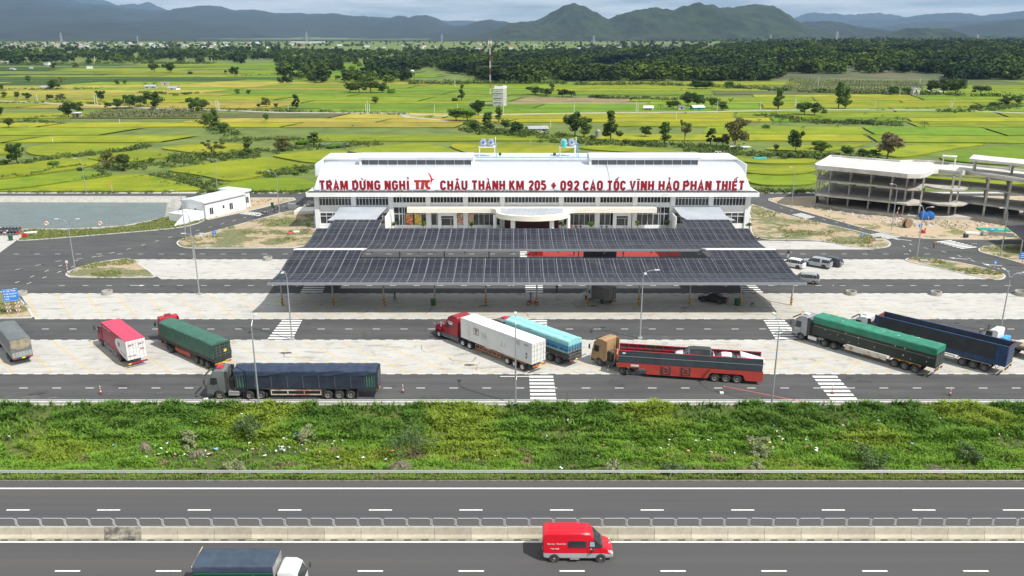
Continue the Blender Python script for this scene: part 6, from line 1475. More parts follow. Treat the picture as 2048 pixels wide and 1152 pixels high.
# poles
PLC = mat('pole_concrete', (.6,.59,.56), .8)
pole_proto = MB().tube([(0,0,0),(0,0,1)], [.16,.10], 8).build('utility_pole', PLC)
POLES = [(75,203,15),(190,210,20),(195,210,23),(433,221,20),(436.5,221,22),(439,221,18),(240,248,10),(106,286,11),(577,223,14),(732,227,19),(735.5,227,25),(739.5,227,20),(869,227,17),(915,218,10),(890,235,12),(910,175,19),(1007,228,18),
         (1148,226,18),(1272,225,22),(1275.5,225,19),(1434,223,19),(1352,240,14),(1589,220,23),(1591,220,20),(1750,218,18),(1902,217,22),(1900,217,17),(1636,174,19),(1303,160,15),(1076,165,17),(1799,193,11),(1839,170,12),(190,122,9),(424,126,9),(1520,222,20),(1101,255,14)]
for i, (px, py, h) in enumerate(POLES):
 g = G(px, py); s = (.9554 * g.y + .2953 * CAM_H) / F_PX; o = pole_proto if i == 0 else pole_proto.copy()
 if i: COL.objects.link(o)
 o.location = (g.x, g.y, 0); k = max(1, s * 1.15 / .3); o.scale = (k, k, h * s); o['category'] = 'pole'; o['group'] = 'concrete utility poles in the fields'
 if h == 22 and px > 1900: o.rotation_euler = (0, R(12), 0)
ordinal_labels([('pale concrete utility pole', region(px, py), px, py, o_) for (px, py, h), o_ in zip(POLES, [pole_proto] + [o for o in bpy.data.objects if o.name.startswith('utility_pole.')])])
# thin wires of the village line
# pylons before the mountains
def pylon(px, py, hpx, Y, lab):
 s = (.9554 * Y) / F_PX; H = hpx * s; x = GY(px, py, Y).x; zb_ = max(0, GY(px, py, Y).z) * 0; r = thing('power_pylon', (x, Y, GY(px, py, Y).z), 0, lab, 'pylon', 'steel pylons before the hills')
 m = MB(); w0, w1 = H * .09, H * .02; t = H * .022
 for sx in (-1,1):
  for sy in (-1,1): m.bar((sx * w0, sy * w0,0),(sx * w1, sy * w1, H), t)
 for k in range(6): z = H * k / 6; ww = w0 + (w1 - w0) * k / 6; z2 = H * (k + 1) / 6; w2 = w0 + (w1 - w0) * (k + 1) / 6; m.bar((-ww, -ww, z), (w2,-w2, z2), t * .7); m.bar((ww, -ww, z), (-w2,-w2, z2), t * .7)
 for z, w2 in ((.62,.2),(.76,.17),(.9,.13)): m.bar((-H * w2,0, H * z), (H * w2,0, H * z), t)
 m.build('lattice', TIN, r)
for a in ((124,86,20,3600, 'steel pylon before the left mountains, leftmost of all pylons'), (276,86,14,3600, 'smaller pylon right of the leftmost pylon'), (614,84,20,3600, 'steel pylon above the long white roof'), (884,86,17,3600, 'steel pylon left of the telecom mast'),
          (1187,98,26,3000, 'faint pylon below the first peak right of the mast'), (1540,92,22,3200, 'pylon at the foot of the highest right peak'), (1672,92,28,3200, 'tall faint pylon in the gap between the hills'), (1951,100,30,2800, 'pylon before the small hill near the right edge'), (1894,92,12,3200, 'tiny pylon left of the one before the small hill')): pylon(*a)
# the distant town
g = random.Random(21); TP = []
for wall, roof in ((WHITE, TIN), (WHITE, REDR), (CREAM, TIN), (RUIN, CONC)):
 r = thing('town_house', (0,0,0)); W, D, H = 10,9,5
 MB().box(-W / 2, W / 2,-D / 2, D / 2,0, H).build('wall', wall, r); m = MB(); m.prism([(-D / 2 - .5, H), (0, H + 2.2),(D / 2 + .5, H)], -W / 2 - .5, W / 2 + .5, 'x'); m.build('roof', roof, r); TP.append(r)
spots = []
while len(spots) < 230:
 k = g.random()
 if k < .5: px, py = g.uniform(0,520), g.gauss(91,3)
 elif k < .62: px, py = g.uniform(500,960), g.gauss(95,4)
 elif k < .78: px, py = g.uniform(950,1500), g.gauss(101,4)
 else: px, py = g.uniform(1740,2048), g.gauss(96,3.5)
 if py < 84 or py > 110: continue
 spots.append((px, py))
for i, (px, py) in enumerate(spots):
 o = TP[i] if i < 4 else dup(TP[i % 4]); q = G(px, py); k = g.uniform(.5,1.15); o.location = (q.x, q.y, 0); o.scale = (k * g.uniform(.8,1.6), k, k * .8); o.rotation_euler.z = g.uniform(-.6,.6)
 o['label'] = 'small pale house of the distant town at the foot of the mountains'; o['category'] = 'house'; o['group'] = 'houses of the distant town'
for px, py, w2, h2, lab in ((616,83,64,2.2, 'very long white factory roof below the left mountains'), (1160,103,8,6, 'bright white block in the far town below the first peak')):
 q = G(px, 86 if px < 700 else py); s = .9554 * q.y / F_PX; r = thing('factory' if px < 700 else 'town_block', (q.x, q.y, 0), 0, lab, 'building'); MB().box(-w2 * s / 2, w2 * s / 2,-20,20,0, h2 * s).build('wall', WHITE, r); MB().box(-w2 * s / 2 - 1, w2 * s / 2 + 1,-21,21, h2 * s, h2 * s + 1.5).build('roof', WHITE, r)
# ================================================================ VEHICLES
def paint(name, c, rough=.35, dirt=None, metal=0.0): return mat(name, c, rough, metal, col2=dirt or tuple(x * .78 for x in c), scale=.9, detail=6, lo=.4, hi=.75)
def bevel(o, w=.04, ang=30, seg=2):
 bm = bmesh.new(); bm.from_mesh(o.data); bmesh.ops.remove_doubles(bm, verts=bm.verts, dist=.0005); bmesh.ops.dissolve_limit(bm, angle_limit=R(1), verts=bm.verts, edges=bm.edges)
 e = [x for x in bm.edges if len(x.link_faces) == 2 and x.calc_face_angle(0) > R(ang)]
 bmesh.ops.bevel(bm, geom=e, offset=w, segments=seg, affect='EDGES', profile=.6, clamp_overlap=True); bm.to_mesh(o.data); bm.free()
 for p in o.data.polygons: p.use_smooth = True
 o.data.set_sharp_from_angle(angle=R(28)); return o
_wh = {}
def wheel(parent, M, x, y, r=.52, w=.3, rim=RIM, side=1):
 """a tyre with its rim as a sub-part; side: +1 outer face towards +y"""
 key = (round(r, 2), round(w, 2), rim.name)
 if key not in _wh:
  t = MB(); prof = [(-w / 2, r * .62),(-w / 2, r * .93),(-w * .38, r), (w * .38, r), (w / 2, r * .93),(w / 2, r * .62)]; n = 22
  for i, (yy, rr) in enumerate(prof): t.v += [(rr * math.cos(6.2832 * k / n), yy, rr * math.sin(6.2832 * k / n)) for k in range(n)]
  for i in range(len(prof) - 1):
   for k in range(n): t.f.append((i * n + k, i * n + (k + 1) % n, (i + 1) * n + (k + 1) % n, (i + 1) * n + k)); t.mi.append(0)
  t.f.append(tuple(range(n))); t.mi.append(0)
  a = t.build('wheel', BLACK, None, smooth='auto')
  q = MB(); rr = [(w * .5 - .01, r * .62),(w * .5 - .08, r * .52),(w * .5 - .12, r * .3),(w * .5 - .02, r * .24),(w * .5 + .01, r * .12)]; n = 18
  for yy, r2 in rr: q.v += [(r2 * math.cos(6.2832 * k / n), yy, r2 * math.sin(6.2832 * k / n)) for k in range(n)]
  for i in range(len(rr) - 1):
   for k in range(n): q.f.append((i * n + k, i * n + (k + 1) % n, (i + 1) * n + (k + 1) % n, (i + 1) * n + k)); q.mi.append(0)
  q.f.append(tuple(range((len(rr) - 1) * n, len(rr) * n))); q.mi.append(0)
  b_ = q.build('rim', rim, a, smooth='auto'); _wh[key] = (a, b_); a['_new'] = 1
 a, b_ = _wh[key]
 if a.get('_new'): del a['_new']
 else: a = a.copy(); COL.objects.link(a); b_ = b_.copy(); COL.objects.link(b_); b_.parent = a
 a.parent = parent; a.matrix_local = (M or Matrix()) @ Matrix.Translation((x, y, r)) @ (Matrix() if side > 0 else Matrix.Rotation(math.pi, 4, 'Z'))
 return a
def axle(parent, M, x, W=2.45, r=.52, dual=True, rim=RIM):
 for s in (1,-1):
  wheel(parent, M, x, s * (W / 2 - .17), r, .3, rim, s)
  if dual: wheel(parent, M, x, s * (W / 2 - .50), r, .28, rim, s)
def cabover(root, M, fx, col, col2=None, H=3.55, W=2.45, Lc=2.2, ac=None, deflector=True, low=.42, dark=None, lower=None):
 """cab with its front at x = fx, looking towards +x"""
 P = [(fx - Lc, .95),(fx - Lc, H - .1),(fx - Lc + .25, H + .02),(fx - 1.0, H - .06),(fx - .42, H - .62),(fx - .12,1.95),(fx, 1.35),(fx + .02,.75),(fx, low), (fx - .55, low), (fx - .75,.62),(fx - .95,.98),(fx - 1.35,1.12),(fx - 1.75,.98),(fx - 1.95,.8),(fx - Lc, .8)]
 m = MB(M); m.prism(P, -W / 2, W / 2, 'y'); cab = bevel(m.build('cab', col, root), .07)
 # windshield follows the sloping front
 def fr(z):
  a, b_ = ((fx - .12,1.95),(fx - .42, H - .62)); t = (z - a[1]) / (b_[1] - a[1]); return a[0] + (b_[0] - a[0]) * t + .015
 z0_, z1_ = 1.98, min(H - .66,2.95)
 m = MB(M); w = W / 2 - .12; m.add([(fr(z0_), -w, z0_), (fr(z0_), w, z0_), (fr(z1_), w - .05, z1_), (fr(z1_), -w + .05, z1_)], [(0,1,2,3)]); m.build('windscreen', GLASS, cab)
 for s in (1,-1):
  y = s * (W / 2 + .012)
  m = MB(M); m.add([(fx - .42, y, 1.9),(fx - .6, y, 2.72),(fx - 1.3, y, 2.72),(fx - 1.3, y, 1.95),(fx - .9, y, 1.8)], [(0,1,2,3,4)]); m.build('side_window', GLASS, cab)
  m = MB(M); m.tube([(fx - .1, s * (W / 2), 2.75),(fx + .12, s * (W / 2 + .28), 2.7),(fx + .12, s * (W / 2 + .28), 2.0),(fx - .1, s * (W / 2), 1.9)], .025,5); m.box(fx + .04, fx + .16, s * (W / 2 + .15), s * (W / 2 + .4), 2.02,2.62,.03); m.build('mirror', DARK, cab)
  m = MB(M); m.box(fx - .03, fx + .035, s * (W / 2 - .5), s * (W / 2 - .1), .62,.86,.02); m.build('headlight', HEADL, cab)
  m = MB(M); m.box(fx - 1.36, fx - 1.33, s * (W / 2), s * (W / 2 + .006), 1.0,2.8); m.box(fx - .78, fx - .7, s * (W / 2), s * (W / 2 + .03), 1.5,1.56); m.build('door_line', DARK, cab)
  m = MB(M); m.box(fx - .62, fx - .02, s * (W / 2 + .003), s * (W / 2 - .2), .43,.72); m.build('step', DARK, cab)
 m = MB(M)
 for k in range(5): m.box(fx - .02, fx + .03,-.75,.75,.92 + k * .14,1.0 + k * .14)
 m.box(fx - .05, fx + .06,-W / 2 + .05, W / 2 - .05,.4,.58,.02); m.build('grille', DARK, cab)
 m = MB(M); m.box(fx - .02, fx + .17,-W / 2 + .15, W / 2 - .15, H - .62, H - .52); m.build('sun_visor', DARK, cab)
 if ac: m = MB(M); m.box(fx - 1.75, fx - 1.05,-.42,.42, H - .02, H + .16,.06); m.box(fx - 1.55, fx - 1.25,-.16,.16, H + .16, H + .2); m.build('roof_unit', ac, cab)
 if deflector:
  for s in (1,-1): m = MB(M); m.prism([(fx - Lc - .01,1.1),(fx - Lc - .01, H - .05),(fx - Lc - .45, H - .12),(fx - Lc - .4,1.1)], s * (W / 2 - .02), s * (W / 2 - .1), 'y'); m.build('side_fairing', dark or DARK, cab)
 return cab
def chassis(root, M, x0, x1, z=.85):
 m = MB(M)
 for s in (1,-1): m.box(x0, x1, s * .33, s * .45, z, z + .22)
 n = int((x1 - x0) / 1.6)
 for i in range(n + 1): x = x0 + .1 + (x1 - x0 - .2) * i / max(1, n); m.box(x - .05, x + .05,-.33,.33, z + .02, z + .18)
 m.build('chassis', CHAS, root)
def tractor(root, M, wb, col, H=3.55, tank=ALU, six=True, **kw):
 """kingpin at the origin of M; front axle at +wb"""
 fx = wb + 1.45
 c = cabover(root, M, fx, col, H=H, **kw); chassis(root, M, -1.5, fx - .3)
 axle(root, M, wb, dual=False)
 if six: axle(root, M, .68, r=.5); axle(root, M, -.68, r=.5)
 else: axle(root, M, 0, r=.52)
 for s in (1,-1):
  m = MB(M); m.box(wb - 2.3, wb - 1.0, s * .55, s * 1.18,.45,1.02,.08); m.build('fuel_tank', tank, root)
 m = MB(M); m.box(-1.0,-.0,-.55,.55,1.08,1.18); m.box(wb - 1.6, wb - .9,-.7,.7,1.0,2.2,.05); m.tube([(wb - 1.1,-.9,.9),(wb - 1.1,-.9,2.9)], .08,8); m.build('fifth_wheel', CHAS, root)
 for x in ((1.3,-1.35) if six else (-.7,)):
  for s in (1,-1): m = MB(M); m.box(x - .02, x + .02, s * .75, s * 1.2,.25,.8); m.build('mudflap', DARK, root)
 return c
def underrun(root, M, x0, x1, col, z0=.5, z1=1.02, W=2.45, open_=True):
 for s in (1,-1):
  m = MB(M); y0, y1 = s * (W / 2 - .06), s * (W / 2 - .01)
  if open_:
   m.box(x0, x1, y0, y1, z0, z0 + .12); m.box(x0, x1, y0, y1, z1 - .12, z1)
   for x in np.linspace(x0, x1 - .12,4): m.box(x, x + .12, y0 - s * .004, y1 - s * .004, z0 + .12, z1 - .12)
  else: m.box(x0, x1, y0, y1, z0, z1)
  m.build('side_guard', col, root)
def tarp_mesh(M, x0, x1, W, z0, z1, crown=.25, sag=.05, seed=1, folds=.03, skirt=None, rear=True):
 """one draped sheet: sides, rounded shoulders and sagging top, closed at both ends"""
 m = MB(M); nx = int((x1 - x0) / .16); hw = W / 2
 prof = []
 for i in range(6): prof.append((-hw, z0 + (z1 - .18 - z0) * i / 5, 's'))
 prof += [(-hw + .03, z1 - .08, 'e'), (-hw + .14, z1, 'e')]
 for i in range(1,8): t = i / 8; prof.append((-hw + .14 + (W - .28) * t, z1 + crown * math.sin(math.pi * t), 't'))
 prof += [(hw - .14, z1, 'e'), (hw - .03, z1 - .08, 'e')]
 for i in range(6): prof.append((hw, z0 + (z1 - .18 - z0) * (5 - i) / 5, 's'))
 def fn(u, v):
  j = int(round(v * (len(prof) - 1))); y, z, k = prof[j]; x = x0 + (x1 - x0) * u
  bow = abs(math.sin(u * (x1 - x0) / 1.5 * math.pi)); n1 = noise.noise((x * 1.4, y * 2, seed)); n2 = noise.noise((x * .5 + z * 2.2, z * 1.1, seed + 5))
  if k == 't': z += -sag * (1 - bow) + folds * .7 * n1 + folds * 1.4 * noise.noise((x * .5, y, seed))
  elif k == 'e': z += folds * n1
  else: y += (folds * n2 + folds * .5 * noise.noise((x * 5, z * .6, seed))) * (1 if y > 0 else -1) * min(1,(z1 - z) * 1.5 + .3)
  return (x, y, z)
 m.grid(nx, len(prof) - 1, fn); N = len(prof)
 m.f.append(tuple(j * (nx + 1) for j in range(N))); m.mi.append(m.cur); m.f.append(tuple(j * (nx + 1) + nx for j in range(N))[::-1]); m.mi.append(m.cur)
 return m
def tail(root, M, x, W=2.45, col=DARK, plate=PLATE, z=1.02):
 m = MB(M); m.box(x + .02, x + .14,-W / 2 + .08, W / 2 - .08, z - .12, z + .1); b_ = m.build('rear_bumper', col, root)
 for s in (1,-1): MB(M).box(x - .005, x + .02, s * (W / 2 - .5), s * (W / 2 - .14), z - .06, z + .06).build('tail_light', REDL, b_)
 MB(M).box(x - .01, x + .018,-.3,.1, z - .08, z + .07).build('number_plate', plate, b_)
def doors(root, M, x, W, z0, z1, col, rods=STEEL, outward=-1):
 m = MB(M); e = outward * .03
 m.box(x + e, x, -W / 2 + .03,-.012, z0, z1); m.box(x + e, x, .012, W / 2 - .03, z0, z1); d = m.build('rear_door', col, root)
 m = MB(M)
 for y in (-.85,-.35,.35,.85): m.tube([(x + 2 * e, y, z0 + .05),(x + 2 * e, y, z1 - .05)], .02,5)
 for z in np.linspace(z0 + .4, z1 - .4,4): m.box(x + 1.6 * e, x + e, -W / 2 + .05,-.03, z - .015, z + .015); m.box(x + 1.6 * e, x + e, .03, W / 2 - .05, z - .015, z + .015)
 m.build('locking_rod', rods, d)
def corr_side(M, x0, x1, y, z0, z1, depth=.035, period=.28):
 m = MB(M); n = int((x1 - x0) / (period / 4)); xs = [x0 + (x1 - x0) * i / n for i in range(n + 1)]
 s = 1 if y > 0 else -1; vs = []
 for i, x in enumerate(xs): yy = y - s * (depth if i % 4 in (2,3) else 0); vs += [(x, yy, z0),(x, yy, z1)]
 m.add(vs, [(2 * i, 2 * i + 2,2 * i + 3,2 * i + 1) for i in range(n)]); return m
def side_text(word, M, xa, xb, zb, h, W, material, parent, bold=.02, name='lettering'):
 """writing on the left (+y) side: reads when looked at from that side; xa..xb run backwards from the front"""
 M2 = (M or Matrix()) @ Matrix.Rotation(math.pi, 4, 'Z'); return letter_mesh(word, material, parent, -xa, -xb, zb, h, -(W / 2 + .012), name, .008, bold, M2)
def rear_text(word, M, x, ya, yb, zb, h, material, parent, bold=.01):
 """on the rear face (looking towards +x); left of the viewer is +y"""
 M2 = (M or Matrix()) @ Matrix.Translation((x, 0,0)) @ Matrix.Rotation(-math.pi / 2,4, 'Z'); return letter_mesh(word, material, parent, -ya, -yb, zb, h, -.008, 'lettering', .006, bold, M2)
def semi_root(px, py, ang, label, W=2.45, name='semi_trailer_truck', cat='truck', dx=0):
 """(px, py): where the near rearmost tyre meets the ground"""
 c = G(px, py); a = R(ang); o = Vector((math.cos(a + math.pi / 2), math.sin(a + math.pi / 2), 0)) * (W / 2 - .1); p = c - o
 return thing(name, (p.x, p.y, 0), a, label, cat, 'parked and waiting trucks')
def KP(Lk, dang=0): return Matrix.Translation((Lk, 0,0)) @ Matrix.Rotation(R(dang), 4, 'Z')
TG = mat('tarp_green', (.03,.105,.075), .6, col2=(.045,.14,.10), scale=.8, detail=7); TGB = mat('tarp_bright_green', (.02,.17,.105), .6, col2=(.035,.24,.155), scale=.7, detail=7, lo=.4, hi=.7)
TB = mat('tarp_navy', (.012,.018,.036), .6, col2=(.024,.032,.055), scale=.7, detail=7); TGR = mat('tarp_grey', (.11,.125,.135), .65, col2=(.16,.175,.18), scale=.7, detail=7, lo=.4, hi=.75)
DKG = mat('dark_green_canvas', (.014,.022,.018), .6, col2=(.028,.036,.03), scale=.6, detail=7)

# --- grey cab with navy tarpaulin, in the near lane
r = semi_root(702,798,180, 'grey cab semi truck with long navy tarpaulin driving left along the near lane')
GREY = paint('cab_grey', (.13,.145,.15)); RAC = mat('red_roof_unit', (.5,.02,.05), .5)
tractor(r, KP(11.2), 4.1, GREY, ac=RAC, tank=ALU)
m = tarp_mesh(None, -3.2,13.4,2.5,1.45,3.55,.28,.05,3,.05); m.build('tarpaulin', TB, r, smooth='auto')
m = tarp_mesh(None, -3.12,13.45,2.56,3.0,3.62,.3,.09,7,.085); m.build('top_sheet', mat('tarp_blue', (.016,.028,.058), .5, col2=(.03,.046,.085), scale=.9, detail=8), r, smooth='auto')
CG = mat('corrugated_green', (.03,.11,.06), .6, col2=(.05,.15,.08), scale=1)
for y in (1.27,-1.27): corr_side(None, -2.9,-1.7, y, 1.55,3.4,.05,.3).build('side_panel', CG, r); corr_side(None, 12.1,13.2, y, 1.55,3.1,.05,.3).build('side_panel', CG, r)
m = MB(); m.box(-3.25,13.5,-1.2,1.2,1.3,1.44); m.build('trailer_bed', CHAS, r); chassis(r, None, -3.1,12.8,1.05)
underrun(r, None, 3.4,9.3, mat('rusty_cream', (.5,.45,.36), .8, col2=(.35,.16,.12), scale=.6, lo=.45, hi=.52), .55,1.2)
for i, x in enumerate((0,1.33,2.66)): axle(r, None, x, r=.53)
tail(r, None, -3.25); doors(r, None, -3.22,2.45,1.5,3.5, TB)
m = MB()
for x in (-.8,3.3): m.box(x - .03, x + .03,.8,1.2,.25,1.1)
m.build('mudflap', DARK, r)
for i in range(9): x = -2 + i * 1.85; MB().tube([(x, 1.29,3.0),(x + .03,1.30,2.2),(x, 1.28,1.5)], .012,4).build('rope', STEEL, r)

# --- red cab, green tarpaulin
OCH = mat('ochre_bumper', (.42,.24,.04), .6)
r = semi_root(416,737,140.6, 'red cab semi truck with dark green tarpaulin parked right of the red box truck')
REDC = paint('cab_red', (.42,.018,.03)); tractor(r, KP(9.3,-16), 3.9, REDC, H=3.75, ac=mat('maroon_unit', (.2,.03,.05), .5), tank=REDC, dark=REDC)
tarp_mesh(None, -1.9,11.2,2.5,1.7,3.75,.18,.03,11,.085).build('tarpaulin', TG, r, smooth='auto')
m = MB(); m.box(-1.95,11.2,-1.22,1.22,1.25,1.95); m.build('trailer_body', DKG, r); chassis(r, None, -1.8,10.6,.98)
m = MB()
for x in (1.0,4.0,7.0,9.8):
 for s in (1,-1): m.box(x - .07, x + .07, s * 1.22, s * 1.26,1.3,1.95)
m.build('stake_post', mat('stake_red', (.3,.03,.03), .6), r)
underrun(r, None, 3.9,7.6, mat('guard_red', (.38,.06,.035), .6, col2=(.5,.3,.12), scale=.4, lo=.6, hi=.7), .6,1.12, open_=False)
for x in (0,1.3,2.6): axle(r, None, x, r=.52)
tail(r, None, -1.98, col=OCH); doors(r, None, -1.95,2.4,1.75,3.6, DKG, rods=mat('grille_grey', (.14,.16,.14), .6))
MB().box(-2.0,-1.97,-.55,-.2,2.4,2.75).build('door_sign', PLATE, r)

# --- red and white box truck
r = semi_root(242,723,131.8, 'pink red box truck with white oval and white rear doors', name='box_truck')
M = None; BRED = paint('box_red', (.30,.02,.045), .5); BTOP = paint('box_top_red', (.55,.05,.11), .5); BWH = paint('box_white', (.68,.68,.68), .5)
cabover(r, None, 8.9, BRED, H=2.9, Lc=2.0, deflector=False); chassis(r, None, -3.2,8.6)
axle(r, None, 7.5, dual=False, r=.5); axle(r, None, 0, r=.5)
W = 2.45; m = MB(); m.box(-3.3,6.55,-W / 2, W / 2,1.12,3.72); body = bevel(m.build('box_body', BRED, r), .03)
m = MB(); m.box(-3.28,6.53,-W / 2 + .02, W / 2 - .02,3.725,3.75); m.build('box_roof', BTOP, body)
for s in (1,-1):
 y = s * (W / 2 + .006); pts = [(-3.29,1.13),(-3.29,3.70)] + [(-3.2 + 4.2 * math.cos(a), 2.42 + 1.28 * math.sin(a)) for a in np.linspace(R(88), R(-88), 20)]
 m = MB(); m.prism(pts, y - s * .005, y + s * .003, 'y'); m.build('white_oval', BWH, body)
side_text('J&T', None, -.1,-1.15,2.35,.55, W + .02, BRED, body, .03)
for k, (a, b_) in enumerate(((-.9,-1.35),(-1.5,-2.1),(-2.3,-2.9))): side_text(('care', 'fast', '1900')[k], None, a, b_, 1.75 - k * .08,.16, W + .02, BRED, body)
side_text('express', None, 6.0,2.6,3.35,.16, W, BWH, body)
doors(r, None, -3.31, W, 1.15,3.68, BWH, rods=mat('rod_white', (.5,.5,.5), .5))
rear_text('J&T', None, -3.38,1.0,.2,3.0,.2, BRED, body); rear_text('J&T', None, -3.38,-.25,-1.05,3.0,.2, BRED, body); rear_text('1900 10 88', None, -3.38,1.05,.1,1.6,.16, BRED, body); rear_text('fast', None, -3.38,-.5,-1.0,2.3,.25, BRED, body)
m = MB(); m.box(-3.35,-3.2,-W / 2, W / 2,.55,.72); b_ = m.build('rear_bumper', BRED, r); MB().box(-3.37,-3.352,.8,1.15,.57,.7).build('number_plate', PLATE, b_)
underrun(r, None, 1.2,6.4, STEEL, .5,.95)

# --- grey tarped rigid truck cut by the left edge
c = G(17,680,3.7); a = R(131); W = 2.4
r = thing('stake_truck', (c.x + math.cos(a) * 2.3 + math.sin(a) * W / 2, c.y + math.sin(a) * 2.3 - math.cos(a) * W / 2,0), a, 'grey tarped stake truck cut off by the left edge of the photograph', 'truck', 'parked and waiting trucks')
cabover(r, None, 8.4, paint('cab_white', (.66,.67,.68)), H=2.9, Lc=2.0, deflector=False); chassis(r, None, -2.2,8.1)
axle(r, None, 7.0, dual=False, r=.48); axle(r, None, 0, r=.48); axle(r, None, 1.25, r=.48)
tarp_mesh(None, -2.3,6.2, W, 1.6,3.55,.16,.05,17,.03).build('tarpaulin', TGR, r, smooth='auto')
m = MB(); m.box(-2.35,6.2,-W / 2 + .02, W / 2 - .02,1.05,1.9); m.build('load_bed', paint('bed_grey', (.13,.14,.14)), r)
m = MB()
for i in range(6): y = -W / 2 + .25 + i * .38; m.box(-2.39,-2.355, y - .17, y + .17,1.15,1.85)
m.build('tailgate', paint('tailgate_grey', (.30,.31,.31)), r)
tarp_c = MB(); tarp_c.grid(14,10, lambda u, v: (-2.36 - .05 * abs(math.sin(u * 9)) * (1 - v), -W / 2 + .05 + (W - .1) * u, 3.5 - 1.35 * v * (.75 + .25 * math.sin(u * math.pi)))); tarp_c.build('rear_flap', mat('beige_canvas', (.33,.29,.21), .8, col2=(.2,.17,.12), scale=2), r, smooth=True, fix=False)
tail(r, None, -2.4)

# --- red conventional tractor with a white container
r = semi_root(1045,741,133.6, 'red bonneted semi truck carrying a long white shipping container')
K = KP(10.95); wb = 5.87; DR = paint('deep_red', (.30,.012,.022)); DG = paint('fairing_grey', (.09,.1,.11))
W = 2.3
P = [(wb - 4.15,1.0),(wb - 4.15,3.75),(wb - 3.9,3.95),(wb - 2.9,3.95),(wb - 2.2,3.6),(wb - 1.75,3.0),(wb - 1.2,2.15),(wb - 1.2,1.0)]
m = MB(K); m.prism(P, -W / 2 - .05, W / 2 + .05, 'y'); cab = bevel(m.build('cab', DR, r), .12)
P = [(wb - 1.19,1.15),(wb - 1.19,2.12),(wb + .2,1.95),(wb + .95,1.65),(wb + 1.12,1.1),(wb + 1.12,.6),(wb + .75,.55),(wb + .62,.95),(wb + .3,1.16),(wb - .3,1.16),(wb - .62,.95),(wb - .75,.7),(wb - 1.19,.7)]
m = MB(K); m.prism(P, -W / 2 + .22, W / 2 - .22, 'y'); bevel(m.build('bonnet', DR, r), .1)
for s in (1,-1):
 m = MB(K); pts = [(wb + .72 * math.cos(t), .62 + .72 * math.sin(t)) for t in np.linspace(R(0), R(180), 12)] + [(wb + .6 * math.cos(t), .6 + .58 * math.sin(t)) for t in np.linspace(R(180), R(0), 12)]
 m.prism(pts, s * (W / 2 - .3), s * (W / 2 + .06), 'y'); m.build('mudguard', DR, r)
 y = s * (W / 2 + .062); m = MB(K); m.add([(wb - 1.35, y, 1.95),(wb - 1.75, y, 2.6),(wb - 2.25, y, 2.75),(wb - 2.25, y, 1.95)], [(0,1,2,3)]); m.build('side_window', GLASS, cab)
 m = MB(K); m.box(wb - 3.1, wb - 2.6, y - .004, y + .004,2.0,2.5); m.build('sleeper_window', GLASS, cab)
 m = MB(K); m.box(wb - 4.3, wb - .7, s * (W / 2 + .08), s * (W / 2 - .2), .4,1.0,.05); m.build('side_fairing', DG, r)
 m = MB(K); m.box(wb - 1.9, wb - .9, s * (W / 2 + .1), s * (W / 2 + .01), .5,.56); m.build('step', ALU, r)
 m = MB(K); m.tube([(wb - 1.2, s * W / 2,2.3),(wb - .9, s * (W / 2 + .35), 2.3)], .03,5); m.box(wb - 1.0, wb - .88, s * (W / 2 + .25), s * (W / 2 + .45), 1.9,2.6,.03); m.tube([(wb + .9, s * (W / 2 - .15), 1.6),(wb + 1.1, s * (W / 2 + .1), 1.95)], .03,5); m.build('mirror', ALU, cab)
 m = MB(K); m.box(wb + .85, wb + 1.0, s * (W / 2 - .55), s * (W / 2 - .25), 1.1,1.35,.03); m.build('headlight', HEADL, r)
m = MB(K); m.add([(wb - 1.18,-1.0,2.17),(wb - 1.18,1.0,2.17),(wb - 1.73,.95,2.98),(wb - 1.73,-.95,2.98)], [(0,1,2,3)]); m.build('windscreen', GLASS, cab)
m = MB(K); m.box(wb + 1.1, wb + 1.2,-W / 2 + .05, W / 2 - .05,.4,.75,.04); m.build('front_bumper', ALU, r)
m = MB(K); m.box(wb + 1.1, wb + 1.16,-.5,.5,.85,1.6,.02); m.build('grille', ALU, r)
y_ = W / 2 + .06; m = MB(K); m.box(wb - 3.15, wb - 2.1, y_, y_ + .006,2.72,3.0); m.box(wb - 3.0, wb - 2.25, y_, y_ + .005,2.55,2.72); badge = m.build('name_badge', BWH, cab)
side_text('EXPRESS', K, wb - 2.15, wb - 3.1,2.8,.12, W + .13, DARK, badge)
chassis(r, K, -1.4, wb + .9); axle(r, K, wb, dual=False, rim=ALU); axle(r, K, .72, rim=ALU); axle(r, K, -.72, rim=ALU)
W = 2.44; x0, x1, z0_, z1_ = -1.75,11.95,1.3,4.15
CWH = mat('container_white', (.66,.67,.66), .5, col2=(.55,.54,.5), scale=.5, detail=8, lo=.45, hi=.8); RUST = mat('rust_stain', (.5,.42,.34), .7, col2=(.3,.14,.07), scale=3, lo=.55, hi=.65)
m = MB(); m.box(x0 + .02, x1 - .02,-W / 2 + .06, W / 2 - .06, z0_ + .02, z1_ - .02); m.box(x0, x1,-W / 2,-W / 2 + .1, z0_, z0_ + .16); m.box(x0, x1, W / 2 - .1, W / 2, z0_, z0_ + .16); m.box(x0, x1,-W / 2,-W / 2 + .1, z1_ - .1, z1_); m.box(x0, x1, W / 2 - .1, W / 2, z1_ - .1, z1_)
for x in (x0, x1 - .14, x1 - 1.75):
 for s in (1,-1): m.box(x, x + .14, s * (W / 2 - .1), s * (W / 2 + .004), z0_ - .003, z1_ + .003)
ct = m.build('container', CWH, r)
for y in (W / 2 - .01,-W / 2 + .01): corr_side(None, x0 + .14, x1 - .14, y, z0_ + .16, z1_ - .1,.02,1.1).build('container_side', CWH, ct)
